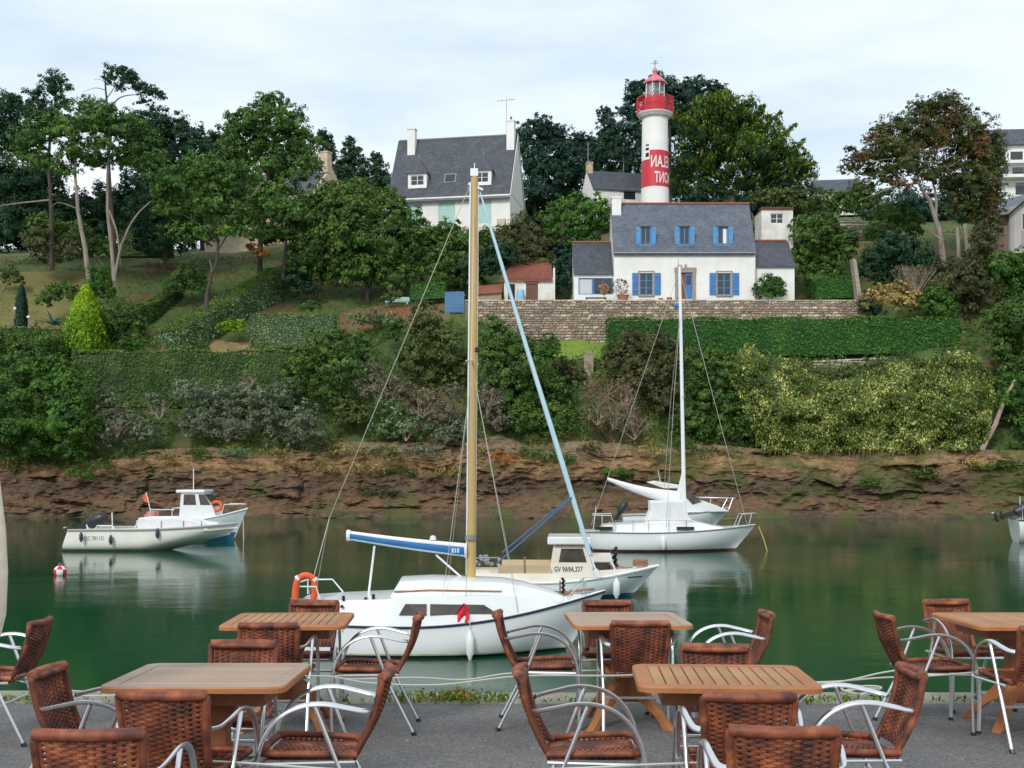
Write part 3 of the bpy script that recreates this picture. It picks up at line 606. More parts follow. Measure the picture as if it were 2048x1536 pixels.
# right annex
YB = 106.8; sB = YB/F
ra = empty('annex', (xa(1550, YB), YB, zg), 0, 'low slate roofed annex with round bush in front, right of the cottage', 'annex')
bx_ = lambda px: (px-1550)*sB
bz = lambda py: za(py, YB)-zg
wr = wall_panel('wall', bx_(1512), bx_(1589), -0.3, bz(531), 0, [(bx_(1553), bx_(1565), bz(588), bz(557))], M['white_wall'], ra)
obj('gable', MB().prism([(0.002, -0.3), (5.6, -0.3), (5.6, bz(531)), (2.8, bz(484)), (0.002, bz(531)-0.02)], 'x', bx_(1589)-0.25, bx_(1589)-0.002), M['white_wall'], ra)
gable_roof('roof', bx_(1513), bx_(1589), 0, 5.6, bz(531), za(484, YB+2.8)-zg, M['slate'], ra, over=0.06)
ridge(ra, bx_(1513), bx_(1586), 2.8, za(484, YB+2.8)-zg+0.13, M['ridge_tile'])
window(wr, bx_(1553), bx_(1565), bz(588), bz(557), 0.1, M['mint'], 1, 2)
# little white tower building behind the right annex
YT = 111.0; sT = YT/F
tb = empty('outbuilding', (xa(1554, YT), YT, zg), 0, 'small square white block with one window and red tile edge behind the right annex', 'outbuilding')
tx = lambda px: (px-1554)*sT
tzz = lambda py: za(py, YT)-zg
wt = wall_panel('wall', tx(1523), tx(1586), 0, tzz(420), 0, [(tx(1541), tx(1567), tzz(447), tzz(427))], M['white_wall_old'], tb)
obj('side_wall', MB().b2((tx(1523), 0.002, 0), (tx(1523)+0.2, 3.0, tzz(420))).b2((tx(1586)-0.2, 0.002, 0), (tx(1586), 3.0, tzz(420))).b2((tx(1523)+0.2, 2.8, 0), (tx(1586)-0.2, 3.0, tzz(420))), M['white_wall_old'], tb)
window(wt, tx(1541), tx(1567), tzz(447), tzz(427), 0.1, M['white_paint'], 2, 2)
obj('roof', MB().b2((tx(1522), -0.1, tzz(420)+0.004), (tx(1588), 3.1, tzz(418.5))), M['red_tile'], tb)
me = MB().tube([(0, -0.18, 0), (0, 0.9, 0.10)], 0.10, 7).mesh('roof_tile'); me.materials.append(M['red_tile'])
for i in range(12): link('roof_tile', me, None, tb, loc=(tx(1524.5 + i*5.45), 0, tzz(416.5)))

# ------------------------------------------------------------------ lighthouse
YL = 116.0; sL = YL/F; zl = HOUSE_Z - 1.0
lh = empty('lighthouse', (xa(1310, YL), YL, zl), 0, 'white round lighthouse with red lettered band, red gallery and red domed lantern', 'lighthouse')
lz = lambda py: za(py, YL)-zl
R0, R1 = 28.0*sL, 25.5*sL
rad = lambda py: R0 + (R1-R0)*(410-py)/(410-232)
obj('tower', MB().lathe([(R0+0.05, 0), (rad(410), lz(410)), (rad(232), lz(234))], 40), M['white_wall'], lh, smooth=True)
mk = math.radians
def band(py0, py1, a0, a1, off=0.012, m=M['red_paint'], name='red_band'):
    return obj(name, MB().lathe([(rad(py0)+off, lz(py0)), (rad(py1)+off, lz(py1))], 36, (0,0,0), a0, a1), m, lh, smooth=True, fix=False)
aL = math.acos(-0.50) + 0   # angle (from +x) at which the raised part of the band begins; the front faces -y
band(378, 324, PI, 2*PI+0.9); band(324, 306, 2*PI-aL, 2*PI+0.9)
for py0, py1, zz in ((297, 294, 0), (306, 301, 0), (319, 311, 0)):
    a = 2*PI - math.acos(-0.68)
    obj('stair_window', MB().lathe([(rad(py0)+0.016, lz(py0)), (rad(py1)+0.016, lz(py1))], 4, (0,0,0), a-0.13, a+0.16), M['dark'], lh, fix=False)
# painted letters: the photograph shows them mirror-written, wrapped round the tower
def text_mesh(body, size):
    cu = bpy.data.curves.new('lettering', 'FONT'); cu.body = body; cu.size = size; cu.resolution_u = 2; cu.offset = size*0.012
    o = bpy.data.objects.new('lettering', cu); COL.objects.link(o); dg = bpy.context.evaluated_depsgraph_get(); dg.update()
    me = bpy.data.meshes.new_from_object(o.evaluated_get(dg)); bpy.data.objects.remove(o); return me
def flatten(me, fn):
    bm = bmesh.new(); bm.from_mesh(me); bmesh.ops.triangulate(bm, faces=bm.faces)
    for _ in range(2): bmesh.ops.subdivide_edges(bm, edges=[e for e in bm.edges if e.calc_length() > 0.28], cuts=1)
    for v in bm.verts: v.co = fn(v.co)
    bm.to_mesh(me); bm.free(); me.name = 'lettering'; me.materials.clear(); return me
def mirrored_row(body, py_top, py_bot, px_left, squeeze):
    h = lz(py_top)-lz(py_bot); me = text_mesh(body, h/0.70); xs = [v.co.x for v in me.vertices]; x1 = max(xs)
    th0 = -math.acos(max(-1, min(1, (px_left-1310)*sL/rad(py_bot))))
    def fn(c):
        u = (x1 - c.x)*squeeze; th = th0 + u/R0; r = rad(py_bot)+0.024
        return Vector((r*math.cos(th), r*math.sin(th), lz(py_bot)+c.y))
    link('lettering', flatten(me, fn), M['white_paint'], lh)
mirrored_row('DOELAN', 317, 340, 1299, 0.53); mirrored_row('AMONT', 349, 371, 1306, 0.46)
# gallery, brackets, railing
obj('gallery', MB().lathe([(R1, lz(238)), (R1+0.28, lz(236.5)), (32.5*sL, lz(234)), (35*sL, lz(231)), (35.5*sL, lz(228)), (12*sL, lz(228))], 40), M['white_wall_old'], lh, smooth=True, auto=30)
gr = obj('railing', MB().lathe([(36.2*sL, lz(199.5)), (36.9*sL, lz(199.5)), (36.9*sL, lz(198)), (36.2*sL, lz(198)), (36.2*sL, lz(199.5))], 40).lathe([(36.2*sL, lz(211)), (36.6*sL, lz(211)), (36.6*sL, lz(210)), (36.2*sL, lz(210)), (36.2*sL, lz(211))], 40)
    .lathe([(36.2*sL, lz(222)), (36.6*sL, lz(222)), (36.6*sL, lz(221)), (36.2*sL, lz(221)), (36.2*sL, lz(222))], 40), M['red_paint'], lh)
me = MB().tube([(0,0,0), (0,0,(229-198)*sL)], 0.026, 5).mesh('baluster'); me.materials.append(M['red_paint'])
for i in range(44):
    a = 2*PI*i/44; link('baluster', me, None, gr, loc=(36.4*sL*math.cos(a), 36.4*sL*math.sin(a), lz(229)))
obj('lantern_base', MB().lathe([(21.5*sL, lz(229)), (21.5*sL, lz(198)), (19*sL, lz(197)), (0, lz(197))], 32), M['red_paint'], lh, smooth=True, auto=30)
ln = obj('lantern_room', MB().lathe([(19.5*sL, lz(197)), (19.5*sL, lz(195.5)), (17*sL, lz(195.5))], 24), M['red_paint'], lh)
mb = MB()
for i in range(8):
    a = 2*PI*(i+0.5)/8; mb.tube([(18.8*sL*math.cos(a), 18.8*sL*math.sin(a), lz(197)), (18.8*sL*math.cos(a), 18.8*sL*math.sin(a), lz(168))], 0.04, 6)
obj('lantern_mullions', mb, M['white_paint'], lh)
gl = bpy.data.materials.new('lantern_glass'); gl.use_nodes = True; gp_ = gl.node_tree.nodes['Principled BSDF']; gp_.inputs['Transmission Weight'].default_value = 0.85; gp_.inputs['Roughness'].default_value = 0.05; gp_.inputs['Base Color'].default_value = (0.75, 0.8, 0.8, 1); gp_.inputs['IOR'].default_value = 1.1
for i in range(8):
    a, b = 2*PI*(i+0.5)/8, 2*PI*(i+1.5)/8; r = 18.3*sL
    obj('glass_pane', MB().add([(r*math.cos(a), r*math.sin(a), lz(196)), (r*math.cos(b), r*math.sin(b), lz(196)), (r*math.cos(b), r*math.sin(b), lz(168)), (r*math.cos(a), r*math.sin(a), lz(168))], [(0,1,2,3)]), gl, ln, fix=False)
obj('lamp', MB().lathe([(0.0, lz(196)), (0.25, lz(196)), (0.3, lz(190)), (0.42, lz(186)), (0.5, lz(181)), (0.42, lz(176)), (0.2, lz(172)), (0, lz(171))], 14), M['metal_grey'], ln, smooth=True)
obj('curtain', MB().lathe([(0.62, lz(196)), (0.62, lz(170))], 12, (0, 0, 0), PI*0.95, PI*1.45), M['curtain'], ln, fix=False)
dome_m = mat('dome_paint', (0.60, 0.09, 0.12), 0.4, (0.66, 0.20, 0.24), 1.5)
dm = obj('dome', MB().lathe([(21.5*sL, lz(168)), (22*sL, lz(165)), (20*sL, lz(162)), (15*sL, lz(157.5)), (8*sL, lz(152.5)), (4*sL, lz(149)), (3.2*sL, lz(146)), (5.0*sL, lz(144)), (5.4*sL, lz(141.5)), (4*sL, lz(138.5)), (1.4*sL, lz(136)), (0.8*sL, lz(133)), (0, lz(131))], 32), dome_m, lh, smooth=True, auto=60)
obj('weather_vane', MB().tube([(0,0,lz(133)), (0,0,lz(120))], 0.035, 5).tube([(-0.38,0,lz(127)), (0.38,0,lz(127))], 0.03, 5).tube([(0,-0.38,lz(127)), (0,0.38,lz(127))], 0.03, 5).add([(-0.25, 0, lz(123)), (0.22, 0, lz(121)), (0.22, 0, lz(125))], [(0,1,2)]), M['metal_grey'], lh, fix=False)

# ------------------------------------------------------------------ slate-roofed house on the hill
YS = 122.0; sS = YS/F; zs_ = za(462, YS)
sh = empty('slate_house', (xa(1020, YS), YS, zs_), mk(-15), 'white house with steep slate roof, two dormers and mint shutters above the bushes', 'house')
Ls = 13.7; Ds = 8.2; HE = (462-384)*sS; HR = 135*sS*1.03+HE-0.25
# local x runs from -Ls (left end) to 0 (right gable)
k_ = 242/13.4
def sx(px): return -(1020-px)/(1020-778)*Ls
def sz(py, px): return za(py + (1020-px)*-0.0 , YS)-zs_
sh.rotation_euler = (0, 0, mk(-11))
wins = [(sx(822), sx(850), 1.0, 3.3), (sx(882), sx(914), 0.35, 3.3), (sx(955), sx(984), 0.9, 3.3)]
ws = wall_panel('wall', -Ls+0.35, -0.02, -2.5, HE, 0, wins, M['white_wall'], sh)
for (a, b, c, d) in wins: 
    n = 5; pn = obj('shutter_panel', MB().b2((a+0.02, 0.05, c), (b-0.02, 0.1, d-0.02)), M['mint'], sh)
    mb = MB()
    for i in range(9): mb.b2((a+0.06, 0.03, c+0.1+(d-c-0.2)*i/9), (b-0.06, 0.048, c+0.1+(d-c-0.2)*(i+0.75)/9))
    obj('louvre_slats', mb, M['mint'], pn)
for (a, b) in ((sx(849), sx(881)), (sx(915), sx(954))): pass
gb = obj('gable', MB().prism([(0.002, -2.5), (Ds, -2.5), (Ds, HE), (Ds/2, HR), (0.002, HE)], 'x', -0.25, 0.0), M['white_wall'], sh)
obj('gable', MB().prism([(0.002, -2.5), (Ds, -2.5), (Ds, HE), (Ds/2, HR), (0.002, HE)], 'x', -Ls+0.35, -Ls+0.6), M['white_wall'], sh)
obj('gable_window', MB().b2((0.002, 5.6, 1.0), (0.03, 6.4, 2.2)), M['glass'], sh); obj('gable_window', MB().b2((0.002, 2.4, HE+1.4), (0.03, 3.2, HE+2.4)), M['glass'], sh)
obj('cladding', MB().prism([(0.1, HE-0.1), (Ds-0.1, HE-0.1), (Ds/2, HR-0.15)], 'x', 0.002, 0.04), M['white_paint'], sh)
rs = gable_roof('roof', -Ls+0.35, -0.1, 0, Ds, HE, HR, M['slate'], sh, over=0.16, front_over=0.45)
obj('gutter', MB().tube([(-Ls+0.1, -0.5, HE-0.42), (0.1, -0.5, HE-0.42)], 0.11, 8).b2((-Ls+0.15, -0.42, HE-0.62), (0.05, -0.02, HE-0.36)), M['white_paint'], sh)
obj('bargeboard', MB().prism([(-0.45, HE-0.65), (-0.45, HE-0.35), (Ds/2, HR+0.16), (Ds+0.45, HE-0.35), (Ds+0.45, HE-0.65), (Ds/2, HR-0.12)], 'x', 0.08, 0.13), M['white_paint'], sh)
obj('ridge_cap', MB().tube([(-Ls+0.3, Ds/2, HR+0.13), (0.0, Ds/2, HR+0.13)], 0.09, 6), M['metal_grey'], sh)
obj('balcony_wall', MB().b2((-Ls+1.0, -1.6, -3.0), (-0.8, -1.3, 0.25)).b2((-1.1, -1.6, 0.25), (-0.2, -1.2, 1.0)), M['stone_b'], sh)
def slope_ys(z): return (z-HE)/(HR-HE)*(Ds/2)
for px in (838, 964):
    cx = sx(px); zb = HE+(384-364)*sS-0.1; zt = HE+(384-336)*sS; w = 20*sS*0.98; y0 = slope_ys(zb)-0.15
    d = obj('dormer', MB().b2((cx-w, y0, zb), (cx-w+0.28, y0+0.14, zt)).b2((cx+w-0.28, y0, zb), (cx+w, y0+0.14, zt)).b2((cx-w+0.28, y0, zb), (cx+w-0.28, y0+0.14, zb+0.30)).b2((cx-w+0.28, y0, zt-0.18), (cx+w-0.28, y0+0.14, zt))
        .b2((cx-w, y0+0.14, zb), (cx-w+0.1, y0+2.2, zt)).b2((cx+w-0.1, y0+0.14, zb), (cx+w, y0+2.2, zt)), M['white_paint'], sh)
    window(d, cx-w+0.29, cx+w-0.29, zb+0.31, zt-0.19, y0+0.06, M['white_paint'], 2, 2)
    zp = zt+34*sS; v = [(cx-w-0.18, y0-0.2, zt), (cx+w+0.18, y0-0.2, zt), (cx, y0+0.9, zp), (cx, slope_ys(zp)+0.15, zp), (cx-w-0.18, slope_ys(zt)+0.2, zt), (cx+w+0.18, slope_ys(zt)+0.2, zt)]
    obj('dormer_roof', MB().add(v, [(0,1,2), (0,2,3,4), (1,5,3,2), (0,4,5,1)]), M['slate'], d)
    obj('finial', MB().tube([(cx, y0+0.9, zp-0.1), (cx, y0+0.9, zp+0.45)], 0.04, 5), M['metal_grey'], d)
zb = HE+26*sS; zt = HE+45*sS
ang = math.atan2(HR-HE, Ds/2)
sk = obj('skylight', MB().box((0,0,0), (24*sS*1.02, 1.25, 0.1)), M['metal_grey'], sh); sk.location = (sx(900), slope_ys((zb+zt)/2)-0.02, (zb+zt)/2+0.14); sk.rotation_euler = (ang, 0, 0)
obj('pane', MB().box((0,0,0.055), (24*sS*0.86, 1.05, 0.02)), M['glass'], sk)
for cx, top in ((sx(811)+0.1, 249), (-0.55, 236)):
    zt = HR+ (1.0 if top == 249 else 1.3); cc = chimney(sh, cx, Ds/2-0.7, HR-1.9, zt, 0.85, 0.85, M['white_wall'], top == 236)
# television aerial by the right chimney
obj('aerial', MB().tube([(-1.2, Ds/2, HR), (-1.2, Ds/2, HR+4.2)], 0.03, 5).tube([(-2.2, Ds/2, HR+3.9), (-0.3, Ds/2, HR+4.0)], 0.022, 5)
    .tube([(-2.1, Ds/2-0.4, HR+3.9), (-2.1, Ds/2+0.4, HR+3.9)], 0.018, 4).tube([(-1.7, Ds/2-0.35, HR+3.92), (-1.7, Ds/2+0.35, HR+3.92)], 0.018, 4).tube([(-0.5, Ds/2-0.35, HR+3.99), (-0.5, Ds/2+0.35, HR+3.99)], 0.018, 4)
    .tube([(-0.8, Ds/2-0.35, HR+3.97), (-0.8, Ds/2+0.35, HR+3.97)], 0.018, 4), M['metal_grey'], sh)

# ------------------------------------------------------------------ cottage behind the lighthouse
YC = 134.0; sC = YC/F; zc = za(410, YC)
bc = empty('cottage', (xa(1185, YC), YC, zc), mk(12), 'small white gabled cottage with slate roof and aerials, half hidden left of the lighthouse', 'cottage')
LC, DC, HC = 7.6, 5.2, 34*sC; RC = 78*sC
obj('wall', MB().b2((0, 0, -2), (LC, 0.25, HC)).b2((LC-0.25, 0.25, -2), (LC, DC, HC)), M['white_wall_old'], bc)
obj('gable', MB().prism([(0.002, -2), (DC, -2), (DC, HC), (DC/2, RC-0.02), (0.002, HC)], 'x', -0.002, 0.25), M['white_wall'], bc)
gable_roof('roof', 0.1, LC, 0, DC, HC, RC, M['slate'], bc, over=0.1)
chimney(bc, 0.35, DC/2, RC-0.3, RC+0.9, 0.6, 0.9, M['cream_wall'], False)
obj('window', MB().b2((3.8, -0.03, HC-1.1), (5.2, 0.0, HC-0.2)), M['glass'], bc)
obj('aerial', MB().tube([(0.2, DC/2, RC), (0.2, DC/2, RC+3.4)], 0.05, 5).tube([(4.6, DC/2, RC), (4.6, DC/2, RC+3.2)], 0.035, 5).tube([(3.4, DC/2, RC+3.1), (5.2, DC/2, RC+3.0)], 0.025, 4).tube([(3.0, DC/2, RC+2.3), (6.2, DC/2, RC+2.0)], 0.025, 4), M['metal_grey'], bc)

# ------------------------------------------------------------------ shed with red tiles, its lean-to, blue fence
YD = 106.4; sD = YD/F
sd2 = empty('shed', (xa(1055, YD), YD, zg), 0, 'small white shed with red tiled roof and plank door above the stone wall', 'shed')
dx = lambda px: (px-1055)*sD
dz = lambda py: za(py, YD)-zg
ww_ = wall_panel('wall', dx(1008), dx(1107), -0.2, dz(558), 0, [(dx(1016), dx(1030), dz(602), dz(568)), (dx(1052), dx(1076), dz(602), dz(567))], M['white_wall_old'], sd2)
obj('side_wall', MB().prism([(0.002, -0.2), (4, -0.2), (4, dz(527)), (0.002, dz(558))], 'x', dx(1107)-0.2, dx(1107)-0.002), M['white_wall'], sd2)
roof = obj('roof', MB().add([(dx(1000), -0.25, dz(560)), (dx(1105), -0.25, dz(560)), (dx(1105), 3.9, za(521, YD+3.9)-zg), (dx(1028), 3.9, za(528, YD+3.9)-zg), (dx(1000), -0.25, dz(560)-0.14), (dx(1105), -0.25, dz(560)-0.14), (dx(1105), 3.9, za(521, YD+3.9)-zg-0.14), (dx(1028), 3.9, za(528, YD+3.9)-zg-0.14)],
    [(0,1,2,3), (4,7,6,5), (0,4,5,1), (1,5,6,2), (2,6,7,3), (3,7,4,0)]), M['red_tile'], sd2)
mb = MB()
for i in range(20):
    t = (i+0.5)/20; a = Vector((dx(1000)+(dx(1105)-dx(1000))*t, -0.27, dz(560)+0.03)); b = Vector((dx(1028)+(dx(1105)-dx(1028))*t, 3.85, za(525, YD+3.9)-zg+0.05)); mb.tube([a, b], 0.085, 6)
tag(obj('tile_rows', mb, M['red_tile'], roof), kind='stuff')
dd = MB()
for i in range(4): dd.b2((dx(1052)+0.02+i*0.27, 0.08, -0.1), (dx(1052)+0.27+i*0.27, 0.12, dz(568)))
obj('door', dd, M['door_brown'], sd2); obj('door', MB().b2((dx(1016), 0.1, -0.1), (dx(1030), 0.14, dz(568))), M['dark'], sd2)
obj('lintel', MB().b2((dx(1049), -0.03, dz(567)), (dx(1079), 0.0, dz(561))), M['granite'], sd2)
obj('side_wall', MB().b2((dx(1107), 0.05, -0.2), (dx(1110), 3.9, dz(535))), M['white_wall'], sd2)
tag(obj('barrel', MB().lathe([(0.0, 0), (0.32, 0), (0.38, 0.5), (0.36, 0.9), (0.30, 1.25), (0.0, 1.3)], 14, (xa(1041, 105.7), 105.7, zg)), mat('pale_blue', (0.25, 0.50, 0.66), 0.5), None, smooth=True), 'pale blue barrel against the wall of the red roofed shed', 'barrel')
lt = empty('lean_to', (xa(975, 105.8), 105.8, zg), 0, 'low stone lean-to with red tile roof beside the shed', 'lean-to')
mx_ = lambda px: (px-975)*105.8/F
obj('wall', MB().b2((mx_(952), 0, -0.4), (mx_(1003), 0.3, za(586, 105.8)-zg)), M['stone_a'], lt)
obj('roof', MB().add([(mx_(948), -0.2, za(588, 105.8)-zg), (mx_(1004), -0.2, za(584, 105.8)-zg), (mx_(1006), 1.8, za(568, 107.6)-zg), (mx_(956), 1.8, za(571, 107.6)-zg), (mx_(948), -0.2, za(590, 105.8)-zg), (mx_(1004), -0.2, za(586, 105.8)-zg), (mx_(1006), 1.8, za(571, 107.6)-zg), (mx_(956), 1.8, za(574, 107.6)-zg)],
    [(0,1,2,3), (4,7,6,5), (0,4,5,1), (1,5,6,2), (2,6,7,3), (3,7,4,0)]), M['red_tile'], lt)
tag(obj('pole', MB().tube([(xa(956, 106), 106, zg), (xa(956, 106), 106, za(515, 106))], 0.05, 6), M['wood_grey']), 'thin grey pole rising above the lean-to roof', 'pole')
bf = empty('board_fence', (xa(910, 104.5), 104.5, za(625, 104.5)), mk(-12), 'short bright blue board fence beside the wall end', 'fence')
me = MB().box((0, 0, 0.95), (0.19, 0.03, 1.9)).mesh('board'); me.materials.append(M['fence_blue'])
for i in range(9): link('board', me, None, bf, loc=(-0.86+i*0.205, 0, random.uniform(-0.03, 0.03)))
obj('rail', MB().b2((-0.95, 0.03, 0.5), (0.95, 0.08, 0.6)).b2((-0.95, 0.03, 1.5), (0.95, 0.08, 1.6)), M['blue_light'], bf)
tag(obj('bench', MB().b2((xa(770, 108), 108, gz(xa(795, 108), 108)+0.4), (xa(818, 108), 108.5, gz(xa(795, 108), 108)+0.48)).b2((xa(770, 108), 108.5, gz(xa(795, 108), 108)+0.6), (xa(818, 108), 108.55, gz(xa(795, 108), 108)+0.95))
    .b2((xa(772, 108), 108.0, gz(xa(795, 108), 108)-0.3), (xa(775, 108), 108.6, gz(xa(795, 108), 108)+0.4)).b2((xa(813, 108), 108.0, gz(xa(795, 108), 108)-0.3), (xa(816, 108), 108.6, gz(xa(795, 108), 108)+0.4)), M['mint'], None), 'pale green garden bench beside the low bright hedge', 'bench')

# ------------------------------------------------------------------ stone house among the pines
YP = 130.0; sP = YP/F; zp_ = za(480, YP)
sth = empty('stone_house', (xa(630, YP), YP, zp_), mk(-24), 'cream stone house with slate roof showing between the pines', 'house')
HP = 100*sP; RP = 160*sP; LP = 15.5; DPp = 7.0
obj('gable', MB().prism([(0, -3), (DPp, -3), (DPp, HP), (DPp/2, RP), (0, HP)], 'x', -0.3, 0.0), M['cream_wall'], sth)
obj('gable', MB().prism([(0, -3), (DPp, -3), (DPp, HP), (DPp/2, RP), (0, HP)], 'x', -LP, -LP+0.3), M['cream_wall'], sth)
obj('wall', MB().b2((-LP+0.3, 0.01, -3), (-0.3, 0.3, HP)), M['cream_wall'], sth)
gable_roof('roof', -LP+0.3, -0.3, 0, DPp, HP, RP, M['slate'], sth, over=0.0)
for cx in (-0.6, -LP+0.8): chimney(sth, cx, DPp/2-0.6, RP-0.8, RP+1.5, 1.3, 0.9, M['cream_wall'], True)
obj('window', MB().b2((-5.4, -0.02, HP-3.2), (-4.0, 0.008, HP-1.6)), M['glass'], sth); obj('window', MB().b2((-9.4, -0.02, HP-3.2), (-8.0, 0.008, HP-1.6)), M['glass'], sth)

# ------------------------------------------------------------------ right edge: modern white house, timber-clad house, small far roof
YW = 142.0; sW = YW/F; zw = za(420, YW)
mh = empty('white_house', (xa(1990, YW), YW, zw), mk(-4), 'large white house with slate roof and balconies behind the reddish tree', 'house')
wx = lambda px: (px-1990)*sW
obj('wall', MB().b2((wx(1975), 0, -3), (wx(2120), 6, za(291, YW)-zw)), M['white_wall'], mh)
obj('roof', MB().prism([(-0.5, za(292, YW)-zw+0.01), (6.5, za(292, YW)-zw+0.01), (4.6, za(250, YW)-zw), (2.0, za(250, YW)-zw)], 'x', wx(1968), wx(2126)), M['slate'], mh)
obj('balcony', MB().b2((wx(1972), -1.4, za(332, YW)-zw), (wx(2120), -0.003, za(326, YW)-zw)).b2((wx(1985), -1.4, za(360, YW)-zw), (wx(2120), -0.003, za(354, YW)-zw)), M['white_paint'], mh)
for a, b, c, d in ((1992, 2010, 326, 304), (2020, 2044, 326, 304), (1996, 2016, 354, 336), (2024, 2046, 354, 336), (2030, 2048, 390, 366)):
    obj('window', MB().b2((wx(a), -0.02, za(c, YW)-zw), (wx(b), -0.002, za(d, YW)-zw)), M['glass'], mh)
mb = MB()
for py in (344, 348, 372, 376): mb.tube([(wx(1975), -1.38, za(py, YW)-zw+ (0 if py < 360 else 0)), (wx(2118), -1.38, za(py, YW)-zw)], 0.03, 5)
obj('railing', mb, M['metal_grey'], mh)
YQ = 114.0; sQ = YQ/F; zq = za(508, YQ)
wh = empty('timber_house', (xa(1985, YQ), YQ, zq), mk(0), 'grey-brown board clad house with slate roof at the right edge above the bushes', 'house')
qx = lambda px: (px-1985)*sQ
qz = lambda py: za(py, YQ)-zq
obj('wall', MB().b2((qx(1986), 0.02, -1), (qx(2120), 5.5, qz(432))), M['wood_clad'], wh)
me = MB().box((0, 0, 0), (0.155, 0.03, qz(432)+0.0)).mesh('board'); me.materials.append(M['wood_clad'])
for i in range(7): link('board', me, None, wh, loc=(qx(1984)+0.1+i*0.165, 0.0, qz(432)/2))
me = MB().box((0, 0, 0), (0.155, 0.03, qz(415))).mesh('board'); me.materials.append(M['wood_grey'])
for i in range(30): 
    x = qx(2014)+0.08+i*0.165
    if qx(2038)-0.05 < x < qx(2075): 
        continue
    link('board', me, None, wh, loc=(x, -0.55, qz(415)/2))
obj('bay', MB().b2((qx(2014), -0.53, 0), (qx(2120), -0.02, qz(415))), M['wood_grey'], wh)
w_ = window(wh, qx(2038), qx(2074), qz(462), qz(428), -0.60, M['white_paint'], 2, 1)
obj('board', MB().b2((qx(2038)-0.02, -0.57, 0), (qx(2076), -0.535, qz(463))), M['wood_grey'], wh)
obj('roof', MB().add([(qx(1978), -0.9, qz(436)), (qx(2010), -0.9, qz(432)), (qx(2060), -0.9, qz(388)), (qx(2130), -0.9, qz(388)), (qx(1990), 6, qz(400)), (qx(2012), 6, qz(398)), (qx(2060), 6, qz(372)), (qx(2130), 6, qz(372))], [(0,1,5,4), (1,2,6,5), (2,3,7,6)]), M['slate_light'], wh)
obj('roof_edge', MB().tube([(qx(1978), -0.92, qz(437)), (qx(2010), -0.92, qz(433)), (qx(2060), -0.92, qz(389)), (qx(2130), -0.92, qz(389))], 0.10, 4), M['dark'], wh)
obj('bay_front', MB().add([(qx(2013), -0.54, qz(416)), (qx(2060), -0.54, qz(416)), (qx(2060), -0.54, qz(390)), (qx(2028), -0.54, qz(416.5))], [(0,1,2,3)]), M['wood_grey'], wh, fix=False)
YR = 150.0
fr = empty('far_house', (xa(1670, YR), YR, za(400, YR)), mk(-8), 'distant grey slate roof between the cypress and the reddish tree', 'house')
fz = lambda py: za(py, YR)-za(400, YR)
obj('wall', MB().b2((-2.6, 0, -2), (3.4, 5, fz(384))), M['white_wall_old'], fr); gable_roof('roof', -2.7, 3.5, 0, 5, fz(384), fz(352), M['slate'], fr, over=0.1)
chimney(fr, -2.2, 2.5, fz(356), fz(338), 0.6, 0.6, M['metal_grey'], False)

